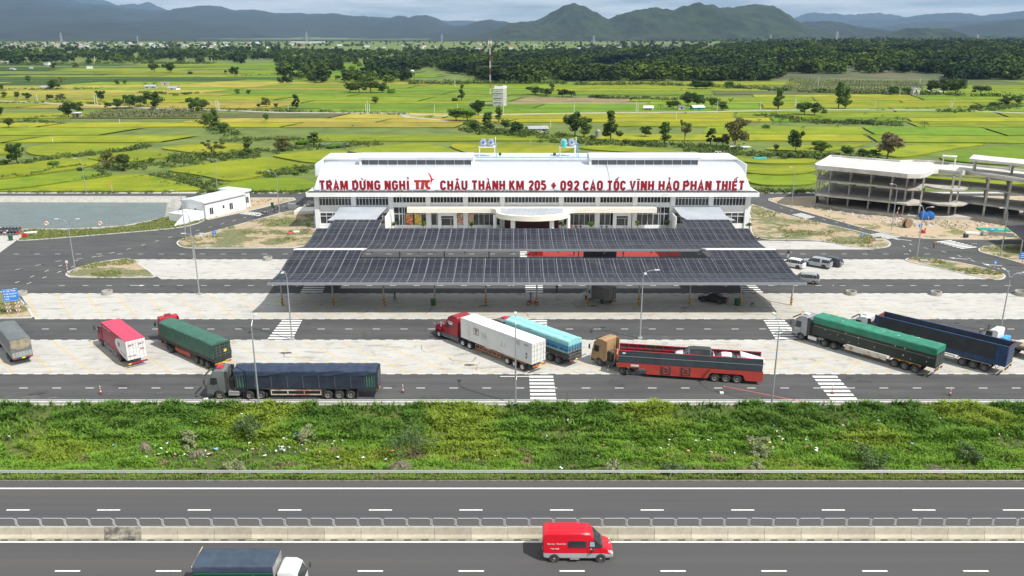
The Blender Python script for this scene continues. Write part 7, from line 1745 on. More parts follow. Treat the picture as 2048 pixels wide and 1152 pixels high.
m = MB(); m.box(x0 + .1, x1 - .1,-W / 2 + .1, W / 2 - .1, z1_ - .02, z1_ + .01); m.build('container_roof', mat('container_roof_paint', (.74,.74,.72), .6, col2=(.56,.46,.36), scale=.35, lo=.62, hi=.72), ct)
doors(r, None, x0, W, z0_ + .12, z1_ - .08, mat('door_white_rusty', (.62,.62,.6), .6, col2=(.45,.3,.22), scale=2.2, lo=.58, hi=.66))
LG = MB(); LG.box(8.3,9.25, W / 2, W / 2 + .01,2.45,3.4); lg = LG.build('emblem', mat('emblem_white', (.6,.58,.58), .6), ct)
m = MB(); 
for a_, b2, c2, d2 in ((8.3,8.38,2.45,3.4),(9.17,9.25,2.45,3.4),(8.38,9.17,3.32,3.4),(8.38,9.17,2.45,2.53)): m.box(a_, b2, W / 2 + .008, W / 2 + .016, c2, d2)
m.build('emblem_frame', mat('faded_red', (.35,.1,.1), .6), lg); side_text('Y', None, 9.1,8.45,2.55,.72, W + .02, mat('faded_navy', (.06,.07,.14), .6), lg, .05)
side_text('YA', None, 7.9,6.7,2.35,.75, W + .02, mat('ghost_grey', (.50,.52,.52), .6), ct, .03); side_text('L I', None, 3.9,3.1,2.3,.5, W + .02, mat('ghost_grey', (0,0,0)), ct, .02)
m = MB(); m.box(-.9,-.65, W / 2 + .003, W / 2 + .012,2.35,2.65); m.build('hazard_label', mat('brown_label', (.3,.2,.08), .6), ct); m = MB(); m.prism([(-.95,1.95),(-.6,1.95),(-.77,2.2)], W / 2 + .003, W / 2 + .012, 'y'); m.build('triangle_label', DARK, ct)
side_text('22 G1', None, -.3,-1.1,3.6,.14, W + .02, DARK, ct); m = MB(); m.box(0.5,1.2, W / 2 + .003, W / 2 + .009,3.3,3.9); m.build('patch', mat('patch_grey', (.45,.46,.46), .6), ct)
ORF = mat('orange_frame', (.42,.13,.03), .7, col2=(.3,.12,.05), scale=2); chassis(r, None, -1.7,11.5,.98)
underrun(r, None, 4.0,6.4, ORF, .55,1.15); underrun(r, None, 6.55,9.0, ORF, .55,1.15)
for s in (1,-1): m = MB(); m.prism([(-.7,1.12),(-.5,1.28),(3.3,1.28),(3.5,1.12),(3.4,1.08),(-.6,1.08)], s * .85, s * 1.24, 'y'); m.build('mudguard', ORF, r)
for x in (0,1.4,2.8): axle(r, None, x, rim=ALU)
tail(r, None, -1.95, col=ORF); MB().box(6.0,7.0,1.1,1.18,1.16,1.24).build('reflector', HEADL, r)

# --- grey cab, turquoise striped tarpaulin
r = semi_root(1116,728,133.5, 'grey cab truck with turquoise striped tarpaulin behind the white container', name='long_tarped_truck')
cabover(r, None, 12.7, paint('cab_slate', (.15,.16,.18)), H=3.2, ac=RAC); chassis(r, None, -1.9,12.3)
STR = bpy.data.materials.new('striped_tarp'); STR.use_nodes = True; nn = STR.node_tree.nodes.new; l = STR.node_tree.links.new; b_ = STR.node_tree.nodes['Principled BSDF']; b_.inputs['Roughness'].default_value = .6
tcn = nn('ShaderNodeTexCoord'); sp = nn('ShaderNodeSeparateXYZ'); cm = nn('ShaderNodeCombineXYZ'); ad = nn('ShaderNodeMath'); ad.operation = 'ADD'; wv = nn('ShaderNodeTexWave'); wv.bands_direction = 'Y'; wv.inputs['Scale'].default_value = .52; wv.inputs['Distortion'].default_value = .6; wv.inputs['Detail'].default_value = 1
l(tcn.outputs['Object'], sp.inputs[0]); l(sp.outputs[1], ad.inputs[0]); l(sp.outputs[2], ad.inputs[1]); l(sp.outputs[0], cm.inputs[0]); l(ad.outputs[0], cm.inputs[1]); l(cm.outputs[0], wv.inputs[0])
rpn = nn('ShaderNodeValToRGB'); rpn.color_ramp.interpolation = 'LINEAR'; els = rpn.color_ramp.elements; els[0].position = 0; els[0].color = (.15,.44,.50,1); els[1].position = 1; els[1].color = (.27,.55,.56,1)
for p_, c_ in ((.22,(.23,.53,.56)), (.5,(.16,.47,.55)), (.62,(.34,.50,.30)), (.72,(.36,.6,.58))): e = els.new(p_); e.color = (*c_, 1)
l(wv.outputs[1], rpn.inputs[0])
# lower band of the sides is deeper blue
mr = nn('ShaderNodeMapRange'); mr.inputs['From Min'].default_value = 2.9; mr.inputs['From Max'].default_value = 3.05; l(sp.outputs[2], mr.inputs['Value']); mr2 = nn('ShaderNodeMapRange'); mr2.inputs['From Min'].default_value = 2.1; mr2.inputs['From Max'].default_value = 2.25; l(sp.outputs[2], mr2.inputs['Value'])
x1n = nn('ShaderNodeMixRGB'); x1n.inputs[1].default_value = (.05,.22,.38,1); l(mr.outputs[0], x1n.inputs[0]); l(rpn.outputs[0], x1n.inputs[2]); x2n = nn('ShaderNodeMixRGB'); x2n.inputs[1].default_value = (.2,.38,.34,1); l(mr2.outputs[0], x2n.inputs[0]); l(x1n.outputs[0], x2n.inputs[2]); l(x2n.outputs[0], b_.inputs['Base Color'])
tp = tarp_mesh(None, -1.9,9.9,2.5,1.9,3.6,.25,.05,23,.055).build('tarpaulin', STR, r, smooth='auto')
NV = mat('print_navy', (.02,.05,.2), .6)
side_text('CHENGJI', None, 1.4,.1,2.2,.3,2.56, NV, tp, .03); side_text('CHI', None, -1.1,-1.7,2.2,.3,2.56, NV, tp, .03)
for x in (1.7,-.7): m = MB(); m.tube([(x, 1.285,2.36),(x, 1.3,2.36)], .2,12); m.build('printed_emblem', NV, tp)
m = MB(); m.box(-1.95,9.9,-1.23,1.23,1.15,2.0); m.build('load_bed', paint('bed_charcoal', (.035,.038,.045)), r)
m = MB()
for i in range(5): y = -1.0 + i * .5; m.box(-2.02,-1.955, y - .03, y + .03,1.2,2.9)
for z in (1.3,1.7,2.1,2.5): m.box(-2.0,-1.957,-1.2,1.2, z, z + .08)
m.build('tail_gate', mat('gate_grey', (.2,.2,.19), .7, col2=(.1,.1,.1), scale=2), r)
axle(r, None, 0, r=.53); axle(r, None, 1.43, r=.53); axle(r, None, 9.0, dual=False); axle(r, None, 11.2, dual=False); tail(r, None, -2.1)

# --- tan cab car carrier
r = semi_root(1473,766,169.8, 'tan cab car carrier with red lower frame and dark side walls'); TAN = paint('cab_tan', (.36,.22,.11), .4)
tractor(r, KP(13.25,-38), 3.8, TAN, H=3.7, six=False, dark=TAN, tank=DARK)
CR = mat('carrier_red', (.44,.045,.03), .55, col2=(.33,.04,.03), scale=.8, detail=6); CRR = mat('carrier_frame_red', (.45,.02,.03), .5); CD = mat('carrier_dark', (.03,.042,.055), .5, col2=(.045,.058,.07), scale=.6, detail=6)
W = 2.7
low = [(-3.0,.45),(-3.0,1.75),(14.6,1.75),(14.6,1.15),(11.2,1.15),(11.0,.95),(11.0,.42),(3.6,.42),(3.4,.75),(3.2,1.15),(2.9,1.2),(-.4,1.2),(-.7,1.1),(-.9,.62),(-1.0,.45)]
for s in (1,-1):
 m = MB(); m.prism(low, s * (W / 2 - .02), s * (W / 2 - .12), 'y'); sd = m.build('lower_side', CR, r)
 m = MB(); m.box(-2.9,14.5, s * (W / 2 + .0), s * (W / 2 - .06), 1.82,3.35); m.build('side_wall', CD, r)
 m = MB(); m.box(-2.9,14.5, s * (W / 2 + .003), s * (W / 2 + .03), 2.62,2.68); m.build('wall_rail', STEEL, r)
 m = MB()
 for i in range(17): x = -2.9 + i * 1.08; m.box(x, x + .08, s * (W / 2 - .07), s * (W / 2 - .16), 1.75,3.35)
 m.box(-2.9,14.5, s * (W / 2 - .165), s * (W / 2 - .25), 2.75,2.85); m.box(-2.9,14.5, s * (W / 2 - .07), s * (W / 2 - .17), 3.3,3.38); m.build('inner_frame', CRR, r)
 m = MB()
 for x in (5.6,8.0):
  for dx in (0,1.2): m.box(x + dx, x + dx + .06, s * (W / 2), s * (W / 2 - .01), .5,1.65)
 m.box(5.6,6.86, s * (W / 2 - .001), s * (W / 2 - .018), .55,1.6); m.box(8.0,9.26, s * (W / 2 - .001), s * (W / 2 - .018), .55,1.6); rk = m.build('ladder_recess', DARK, r)
 for x in (5.7,8.1): m = MB(); m.tube([(x + .53 + .4 * math.cos(t), s * (W / 2 + .01), 1.08 + .4 * math.sin(t)) for t in np.linspace(0,6.283,13)], .05,5); m.bar((x + .1, s * (W / 2 + .01), 1.08),(x + .95, s * (W / 2 + .01), 1.08), .06); m.bar((x + .25, s * (W / 2 + .02), .6),(x + .25, s * (W / 2 + .02), 1.6), .05); m.bar((x + .8, s * (W / 2 + .02), .6),(x + .8, s * (W / 2 + .02), 1.6), .05); m.build('spare_wheel_rack', CR, rk)
m = MB(); m.box(-2.9,14.5,-W / 2 + .2, W / 2 - .2,1.62,1.74); m.box(-2.9,11,-W / 2 + .2, W / 2 - .2,.55,.65); m.build('deck', DARK, r)
m = MB(); m.box(11.9,12.9, W / 2 - .018, W / 2 - .008,1.35,1.6); m.build('notice_plate', BWH, r); MB().box(13.6,14.0, W / 2 + .003, W / 2 + .012,2.95,3.15).build('small_plate', BWH, r)
m = MB()
for i in range(9):
 x = 0 + i * 1.6; m.tube([(x, -W / 2 + .06,3.38),(x, -W / 2 + .06,3.62),(x + .7,-W / 2 + .06,3.62),(x + .7,-W / 2 + .06,3.38)], .02,4)
m.build('top_rail', STEEL, r)
for x in (0,1.32,2.64): axle(r, None, x, W=2.6, r=.53)
tail(r, None, -3.05, col=CR); MB().box(14.55,14.75,-.9,.9,1.8,2.7).build('orange_box', mat('orange_load', (.75,.12,.03), .6), r)
CARRIER = r
# --- silver cab, green top
r = semi_root(1828.5,746,131.6, 'silver cab semi truck with bright green topped dark trailer')
SC = paint('cab_silver', (.32,.335,.36), .3, metal=.2); cb_ = tractor(r, KP(11.55), 4.12, SC, H=3.55, ac=mat('hatch_white', (.6,.6,.62), .4)); WO = mat('white_stain', (.62,.62,.6), .6)
W = 2.5; m = MB(); m.box(-2.3,14.0,-W / 2, W / 2,1.35,3.4); bd = bevel(m.build('trailer_body', DKG, r), .03)
m = tarp_mesh(None, -2.33,14.05,2.58,3.05,3.98,.1,.06,31,.06); m.build('tarpaulin', TGB, r, smooth='auto')
m = MB(); m.box(-2.2,13.9, W / 2 + .002, W / 2 + .02,2.62,2.66); m.box(-2.2,13.9,-W / 2 - .002,-W / 2 - .02,2.62,2.66); m.build('side_rope', mat('rope_tan', (.3,.28,.18), .8), r)
g = random.Random(5); m = MB()
for _ in range(16): x = g.uniform(-1.5,13); z = g.uniform(1.6,2.9); m.box(x, x + g.uniform(.05,.15), W / 2 + .002, W / 2 + .008, z, z + g.uniform(.04,.16))
m.build('patch', WO, r); m = MB()
for _ in range(10): x = g.uniform(0,13.5); y = g.uniform(-1,1); s_ = g.uniform(.06,.2); m.prism([(x, y - s_ * .4),(x + s_ * 1.5, y - s_ * .3),(x + s_ * 1.8, y + s_ * .4),(x + .1, y + s_ * .3)], 4.1,4.115, 'z')
m.build('dropping', WO, r)
RC = mat('rusty_white_guard', (.6,.57,.5), .7, col2=(.38,.2,.1), scale=1.4, lo=.5, hi=.6); underrun(r, None, 3.7,9.3, RC, .55,1.2, open_=False); OC = mat('ochre_frame', (.5,.26,.04), .7, col2=(.35,.2,.06), scale=2)
for s in (1,-1):
 m = MB(); pts = [(-.6,.95)]
 for x in (0,1.33,2.66): pts += [(x - .45,1.15),(x, 1.22),(x + .45,1.15),(x + .66,1.02)]
 pts += [(3.3,.9),(3.3,1.28),(-.6,1.28)]; m.prism(pts, s * .8, s * 1.24, 'y'); m.build('mudguard', OC, r)
chassis(r, None, -2.2,13.4,1.05)
for x in (0,1.33,2.66): axle(r, None, x, r=.53)
tail(r, None, -2.4, col=CHAS); doors(r, None, -2.31, W, 1.4,3.2, DKG)
m = MB(KP(11.55)); m.prism([(5.3,1.55),(5.0,1.45),(4.4,1.62),(4.9,1.68)], 1.23,1.242, 'y'); m.build('swoosh_decal', mat('cream_decal', (.6,.55,.3), .5), cb_)

# --- white cab, open blue trailer
r = semi_root(1967,743,133.2, 'white cab semi truck with empty open topped dark blue trailer')
WC = paint('cab_white', (0,0,0)); tractor(r, KP(11.9), 4.1, WC, H=3.35, ac=mat('hatch_white', (0,0,0)))
BL = mat('trailer_blue', (.012,.036,.10), .55, col2=(.03,.075,.18), scale=.8, detail=7); BLI = mat('trailer_inner', (.025,.04,.07), .7, col2=(.05,.06,.08), scale=1); REDI = mat('rust_red_inner', (.2,.04,.03), .7)
W = 2.5; x0, x1 = -2.3,14.1
for s in (1,-1):
 corr_side(None, x0, x1, s * W / 2,1.35,3.9,.05,.42).build('side_wall', BL, r)
 m = MB(); m.box(x0, x1, s * (W / 2 - .12), s * (W / 2 - .055), 1.35,3.88); m.build('inner_wall', BLI, r)
 m = MB(); m.box(x0 - .02, x1 + .02, s * (W / 2 - .13), s * (W / 2 + .03), 3.9,4.02); m.box(x0 - .02, x0 + .1, s * (W / 2 - .13), s * (W / 2 + .032), 1.33,3.9); m.build('top_rail', BL, r)
 m = MB(); m.box(x0 + 1.4, x1 - .3, s * (W / 2 + .012), s * (W / 2 + .03), 2.0,3.84); m.build('side_curtain', mat('black_canvas', (.02,.024,.03), .6, col2=(.035,.04,.045), scale=.6), r)
m = MB(); m.box(x0, x1,-W / 2 + .1, W / 2 - .1,1.3,1.42); m.build('floor', CHAS, r)
m = MB(); m.box(x1 - .08, x1,-W / 2 + .1, W / 2 - .1,1.42,3.95); m.build('headboard', REDI, r); m = MB(); m.box(x0, x0 + .08,-W / 2 + .13, W / 2 - .13,1.42,3.9); m.build('tail_board', REDI, r)
doors(r, None, x0 - .02, W - .06,1.42,3.85, BL)
m = MB(); g = random.Random(6)
for x in (13,12.2,11.4,10.2,9.3,5.6): m.box(x, x + g.uniform(.3,.7), g.uniform(-.9,0), g.uniform(.2,.9), 1.42,1.42 + g.uniform(1.4,2.1) * (1 if x > 9 else .7), .05)
m.build('load_bundle', mat('pale_bundle', (.55,.55,.53), .8, col2=(.3,.3,.3), scale=2), r)
underrun(r, None, 3.6,8.6, STEEL, .6,1.15); chassis(r, None, -2.1,13.5,1.02)
for s in (1,-1): m = MB(); m.prism([(-.7,.9),(-.55,1.2),(3.2,1.2),(3.35,.9),(3.2,.95),(3.1,1.12),(-.45,1.12),(-.6,.95)], s * .8, s * 1.22, 'y'); m.build('mudguard', STEEL, r)
for x in (0,1.33,2.66): axle(r, None, x, r=.53)
tail(r, None, -2.4); m = MB(); m.bar((-1.7,1.0,1.3),(-1.3,1.0,.75), .07); m.bar((-1.0,1.0,1.3),(-1.3,1.0,.75), .07); m.build('bracket', OC, r)

# --- white cab flatbed half hidden at the right edge
c = G(1988,654,3.0); a = R(131)
r = thing('flatbed_truck', (c.x - math.cos(a) * 13.2, c.y - math.sin(a) * 13.2,0), a, 'white cab flatbed truck mostly hidden behind the blue trailer at the right edge', 'truck', 'parked and waiting trucks')
cabover(r, None, 14.2, WC, H=2.95, Lc=2.0, deflector=False); chassis(r, None, -1.5,13.8,.9)
m = MB(); m.box(-1.6,11.4,-1.23,1.23,1.15,1.4); m.build('flat_bed', DARK, r); m = MB(); m.box(-1.4,9.5,-1.1,1.1,1.402,1.7); m.build('soil_load', DIRT, r)
m = MB(); m.box(11.2,11.9,-.9,.9,1.0,2.1,.08); m.build('blue_cover', mat('bright_blue_cover', (.05,.3,.75), .5), r)
for x in (0,1.3,2.6,10.2): axle(r, None, x)
axle(r, None, 12.9, dual=False); tail(r, None, -1.7)

# --- small box truck under the canopy
c = G(1202.4,607.9); a = R(137); W = 1.9; r = thing('small_box_truck', (c.x + math.sin(a) * (W / 2 - .1), c.y - math.cos(a) * (W / 2 - .1), 0), a, 'small white cab delivery truck with dark box under the solar canopy', 'truck')
P = [(2.0,.55),(2.0,1.95),(2.25,2.05),(2.75,2.02),(3.35,1.4),(3.75,1.15),(3.8,.45),(3.3,.42),(3.2,.7),(2.95,.78),(2.7,.7),(2.6,.5)]
m = MB(); m.prism(P, -.88,.88, 'y'); cc = bevel(m.build('cab', WC, r), .06)
m = MB(); m.add([(3.30,-.75,1.47),(3.30,.75,1.47),(2.83,.7,1.96),(2.83,-.7,1.96)], [(0,1,2,3)]); m.build('windscreen', GLASS, cc)
for s in (1,-1): m = MB(); y = s * .89; m.add([(2.2, y, 1.25),(2.2, y, 1.85),(2.72, y, 1.85),(3.15, y, 1.32)], [(0,1,2,3)]); m.build('side_window', GLASS, cc)
m = MB(); m.box(-1.5,1.95,-W / 2, W / 2,.8,2.75); bx = m.build('box_body', mat('box_dark', (.12,.115,.11), .6, col2=(.16,.15,.14), scale=1), r); MB().box(-1.5,1.95,-W / 2 + .03, W / 2 - .03,2.752,2.8).build('box_roof', mat('box_roof_grey', (.3,.3,.3), .6), bx)
doors(r, None, -1.51, W, .85,2.7, mat('box_dark', (0,0,0))); chassis(r, None, -1.3,2.5,.5)
for x in (0,2.95):
 for s in (1,-1): wheel(r, None, x, s * (W / 2 - .2), .34,.2, RIM, s)
tail(r, None, -1.6, W, z=.5)

# --- cars: lofted bodies
def car(px, py, ang, label, paintm, stations, wb, W=1.8, wr=.34, name='car', cat='car', rim=ALU, low=None, split=None, glass=GLASS, loc=None, group=None, extras=None, zc=0, roofm=None):
 """stations: (x, z_bottom, z_belt, z_top, half width at belt, half width at top, glass?) from rear to front; origin mid wheelbase"""
 a = R(ang)
 if loc is None: c = G(px, py, zc); c = c + Vector((math.cos(a), math.sin(a), 0)) * wb / 2 - Vector((math.cos(a + math.pi / 2), math.sin(a + math.pi / 2), 0)) * (W / 2 - .08)
 else: c = Vector(loc)
 r = thing(name, (c.x, c.y, zc), a, label, cat, group)
 rows_ = []
 for (x, zb, zl, zt, hw, ht, gl) in stations:
  mid = zb + (zl - zb) * (split or .5); rd = min(.12,(zt - zl) * .4)
  rows_.append([(x, -hw * .93, zb), (x, -hw, zb + .1),(x, -hw * 1.0, mid), (x, -hw * .985, zl), (x, -ht, zt - rd), (x, -ht * .86, zt), (x, 0, zt + .02),
                      (x, ht * .86, zt), (x, ht, zt - rd), (x, hw * .985, zl), (x, hw, mid), (x, hw, zb + .1),(x, hw * .93, zb)])
 n = 13; b_ = MB(); b_.m(paintm); gm = MB()
 lowm = low or paintm
 for i in range(len(rows_) - 1):
  A, B = rows_[i], rows_[i + 1]; g0, g1 = stations[i][6], stations[i + 1][6]
  for k in range(n):
   q = [A[k], A[(k + 1) % n], B[(k + 1) % n], B[k]]
   glazed = (k in (3,8) and g0 in ('s', 'w', 'b') and g1 in ('s', 'w', 'b')) or (k in (3,4,5,6,7,8) and {g0, g1} in ({'w', 'h'}, {'w'})) or (k in (3,4,5,6,7,8) and {g0, g1} in ({'b', 't'},))
   mm = lowm if (k in (0,1,10,11) and low) or k == 12 else (roofm if roofm and k in (3,4,5,6,7,8) and g0 in 'sbw' and g0 and g1 in 'sbw' and g1 else paintm)
   b_.m(mm).add(q, [(0,1,2,3)])
   if glazed:
    cx = [Vector(v) for v in q]; cen = sum(cx, Vector()) / 4; nrm = (cx[1] - cx[0]).cross(cx[3] - cx[0])
    if nrm.length < 1e-6: continue
    nrm.normalize(); out_ = cen - Vector((cen.x, 0,(zc * 0 + .9))); nrm = nrm if nrm.dot(out_) > 0 else -nrm
    kk = .93 if k in (3,8) else .97
    gm.add([tuple(cen + (v - cen) * (kk if {g0, g1} != {'s'} else .97) + nrm * .012) for v in cx], [(0,1,2,3)])
 for rr in (rows_[0], rows_[-1]): b_.m(paintm).add(rr, [tuple(range(n))])
 body = b_.build('body', None, r)
 bm = bmesh.new(); bm.from_mesh(body.data); bmesh.ops.remove_doubles(bm, verts=bm.verts, dist=.001); bmesh.ops.recalc_face_normals(bm, faces=bm.faces); bm.to_mesh(body.data); bm.free()
 for p in body.data.polygons: p.use_smooth = True
 body.data.set_sharp_from_angle(angle=R(32))
 if gm.v: gm.build('window_glass', glass, body, fix=False)
 x_r, x_f = stations[0][0], stations[-1][0]
 for x in (-wb / 2, wb / 2):
  for s in (1,-1):
   m = MB(); m.tube([(x, s * (W / 2 - .25), wr + .01),(x, s * (W / 2 + .006), wr + .01)], wr * 1.16,20); m.build('wheel_arch', DARK, body)
   wheel(r, None, x, s * (W / 2 - .075), wr, .2, rim, s)
 zl_f = stations[-2][2]; zl_r = stations[1][2]
 for s in (1,-1):
  m = MB(); m.box(x_f - .16, x_f + .015, s * (W / 2 - .42), s * (W / 2 - .1), stations[-1][3] - .22, stations[-1][3] - .05,.02); m.build('headlight', HEADL, body)
  m = MB(); m.box(x_r - .015, x_r + .14, s * (W / 2 - .34), s * (W / 2 - .09), zl_r - .28, zl_r - .06,.02); m.build('tail_light', REDL, body)
  m = MB(); xm = [st_[0] for st_ in stations if st_[6] == 'w'] or [.6]; m.box(xm[-1] - .1, xm[-1] + .1, s * (W / 2 + .02), s * (W / 2 + .2), zl_f + .02, zl_f + .17,.03); m.build('wing_mirror', paintm if name != 'van' else DARK, body)
 m = MB(); m.box(x_r - .02, x_r + .01,-.26,.26,.6,.74); m.build('number_plate', BWH if name != 'truck' else PLATE, body)
 m = MB(); m.box(x_f - .04, x_f + .02,-W / 2 + .25, W / 2 - .25,.3,.5,.01); m.build('grille', DARK, body)
 return r, body
SUV = [(-2.3,.35,.95,1.0,.80,.76, ''), (-2.2,.28,1.0,1.12,.88,.80, 't'), (-1.7,.25,1.02,1.60,.90,.66, 'b'), (-1.2,.25,1.02,1.70,.91,.66, 's'), (0,.25,1.0,1.70,.91,.66, 's'), (.45,.25,1.0,1.66,.91,.65, 'w'), (1.15,.25,.99,1.08,.90,.76, 'h'), (2.0,.28,.88,.95,.86,.74, ''), (2.3,.38,.72,.78,.72,.62, '')]
SEDAN = [(-2.3,.35,.85,.92,.76,.7, ''), (-2.1,.25,.92,1.0,.86,.76, ''), (-1.55,.22,.94,1.08,.89,.78, 't'), (-.85,.22,.94,1.42,.9,.62, 'b'), (-.2,.22,.93,1.46,.9,.62, 's'), (.35,.22,.93,1.42,.9,.62, 'w'), (1.15,.22,.92,1.0,.89,.76, 'h'), (2.0,.25,.8,.86,.84,.7, ''), (2.3,.35,.65,.7,.7,.6, '')]
MPV = [(-2.35,.35,1.0,1.05,.80,.74, ''), (-2.25,.28,1.05,1.2,.88,.8, 't'), (-1.85,.25,1.06,1.70,.9,.68, 'b'), (-1.2,.25,1.05,1.74,.91,.68, 's'), (.2,.25,1.02,1.72,.91,.68, 's'), (.7,.25,1.0,1.66,.91,.66, 'w'), (1.4,.25,.98,1.06,.9,.76, 'h'), (2.05,.28,.88,.94,.86,.74, ''), (2.3,.38,.72,.78,.72,.62, '')]
PICK = [(-2.7,.45,1.1,1.16,.84,.8, ''), (-2.62,.4,1.14,1.3,.9,.84, 't'), (-2.45,.38,1.14,1.78,.92,.7, 'b'), (-1.1,.38,1.13,1.82,.93,.7, 's'), (-.95,.38,1.13,1.84,.93,.7, 'x'), (-.8,.38,1.13,1.84,.93,.7, 's'), (.3,.38,1.1,1.84,.93,.68, 's'), (.7,.38,1.1,1.78,.93,.67, 'w'), (1.35,.38,1.1,1.2,.92,.8, 'h'), (2.35,.4,1.02,1.1,.88,.78, ''), (2.65,.5,.85,.92,.76,.68, '')]
WHC = paint('car_white', (.74,.74,.74), .25); SLC = paint('car_silver', (.42,.44,.48), .28, metal=.3); DBC = paint('car_dark', (.055,.07,.085), .25); BKC = paint('car_black', (.02,.02,.022), .25); SMP = paint('car_champagne', (.38,.38,.38), .28, metal=.3)
car(1594.7,538.3,141, 'white suv with an open door, leftmost of the three parked cars', WHC, SUV, 2.7,1.84,.36, 'suv', rim=DARK, group='cars parked at the right')
car(1646.4,538,143, 'silver pickup with canopy between the white and the dark car', SLC, PICK, 3.1,1.88,.4, 'pickup_truck', 'pickup', rim=DARK, group='cars parked at the right')
car(1669.4,534.6,138, 'dark blue grey suv, rightmost of the three parked cars', DBC, SUV, 2.7,1.84,.36, 'suv', rim=DARK, group='cars parked at the right')
car(1626,569,158, 'silver minivan half under the right corner of the solar canopy', SMP, MPV, 2.75,1.8,.34, 'minivan')
car(1439,608.6,152, 'black sedan parked in the shade under the canopy', BKC, SEDAN, 2.65,1.8,.33, 'sedan', rim=DARK)
# cars on the carrier
a = R(169.8)
def on_carrier(x, z): return (CARRIER.location.x + math.cos(a) * x, CARRIER.location.y + math.sin(a) * x, z)
car(0,0,169.8, 'white car with black roof standing on the open deck of the car carrier', WHC, MPV, 2.75,1.8,.34, 'car_on_carrier', rim=DARK, loc=on_carrier(5.2,2.15), zc=2.15, roofm=BKC)
car(0,0,169.8, 'small white car at the tail of the car carrier deck', WHC, SEDAN, 2.6,1.75,.32, 'car_on_carrier', rim=DARK, loc=on_carrier(-.4,2.1), zc=2.1)
m = MB(); m.prism([(-1.3,.55),(-1.3,1.55),(1.6,.85),(1.6,.5)], -.8,.8, 'y'); o = bevel(m.build('covered_load', WHC), .06); o.rotation_euler.z = a + math.pi; tag(o, 'white sloping panel load at the rear of the car carrier', 'load'); o.location = on_carrier(-1.6,1.95)
for o in [x for x in bpy.data.objects if x.name == 'car_on_carrier.001']: o.location = on_carrier(1.6,1.9)
# --- the red and silver van
RV = paint('van_red', (.62,.006,.022), .28, dirt=(.55,.005,.02)); SVV = mat('van_silver', (.45,.46,.48), .3,.3)
VAN = [(-2.78,.5,1.35,2.3,.86,.76, ''), (-2.72,.42,1.36,2.5,.94,.80, ''), (-2.5,.36,1.36,2.62,.96,.82, ''), (.2,.34,1.36,2.64,.96,.82, ''), (.95,.34,1.36,2.55,.96,.80, ''), (1.25,.34,1.34,2.3,.96,.78, 'w'), (2.08,.34,1.32,1.42,.94,.80, 'h'), (2.6,.36,1.12,1.2,.90,.78, ''), (2.86,.46,.85,.92,.78,.66, '')]
c = G(1108,1124); vx = c.x + 3.77 / 2; r, body = car(0,0,0, 'red passenger van with silver lower body driving right on the highway', RV, VAN, 3.77,1.96,.36, 'van', 'van', low=SVV, split=.5, loc=(vx, c.y + .9,0))
# facing +x: its right side (-y) is nearest
def van_side(poly, name, m_, s=-1, y=.975): q = MB(); q.prism(poly, s * y, s * (y + .008), 'y'); return q.build(name, m_, body)
for s in (-1,1):
 q = MB(); ya_ = lambda z: .965 - (max(0, z - 1.36) / 1.1) * .145 if z > 1.36 else .965
 def onside(pts): return [(x, s * (ya_(z) + .012), z) for x, z in pts]
 for pts, nm, m_ in (([(-.78,1.40),(-.78,1.95),(.72,1.95),(.72,1.40)], 'side_window', GLASS), ([(.95,1.36),(.92,1.93),(1.42,1.95),(1.95,1.36)], 'door_window', GLASS), ([(.98,1.48),(.98,1.88),(1.34,1.88),(1.38,1.48)], 'reflection_patch', mat('pane_reflection', (.25,.36,.42), .2))):  # last quad: a pale reflection painted over the door glass
  q = MB(); q.add(onside(pts) if nm != 'reflection_patch' else [(v[0], v[1] + s * .006, v[2]) for v in onside(pts)], [(0,1,2,3)]); q.build(nm, m_, body, fix=False)
 q = MB(); q.box(.80,.82, s * .968, s * .976,.5,1.36); q.box(-.8,.72, s * .968, s * .974,1.33,1.345); q.box(1.9,1.92, s * .962, s * .97,.5,1.1); q.build('door_seam', DARK, body)
q = MB(); q.box(-2.35,.5,-.62,-.6,2.63,2.652); q.box(-2.35,.5,.6,.62,2.63,2.652); q.box(-2.35,.5,-.2,-.18,2.645,2.665); q.box(-2.35,.5,.18,.2,2.645,2.665); q.build('roof_rib', RV, body)
for wd, xa, xb, z, h in (('Xin chao', -2.45,-1.85,1.66,.11),('Phuong Nam', -1.7,-.95,1.66,.11),('1900 6688', -2.2,-1.5,1.24,.1)):
 o = letter_mesh(wd, BWH, body, xa, xb, z, h, 0, 'lettering', .006,.03)
 if o: o.location = (0,-(.965 - max(0, z + .1 - 1.36) / 1.1 * .145) - .018 + 0,0)
o = letter_mesh('A', BWH, body, 1.0,1.2,1.2,.12,-.985, 'lettering', .006,.03)
q = MB(); q.box(2.2,2.25,-.4,.4,1.36,1.385); q.build('bonnet_vent', DARK, body); q = MB(); q.tube([(2.62,0,1.19),(2.62,0,1.22)], .09,12); q.build('emblem', BWH, body)
q = MB(); q.box(-2.84,-2.77,-.85,.85,.45,.7,.02); q.build('rear_bumper', DARK, body); q = MB(); q.box(-.6,.15,-1.02,-.9,.3,.36); q.build('step', STEEL, body)
q = MB(); q.box(2.55,2.9,-.86,.86,.42,.72,.05); q.build('front_bumper', SVV, body)
for s in (1,-1): q = MB(); q.prism([(2.3,.98),(2.72,.82),(2.78,1.0),(2.45,1.14)], s * .80, s * .90, 'y'); q.build('headlight', HEADL, body)
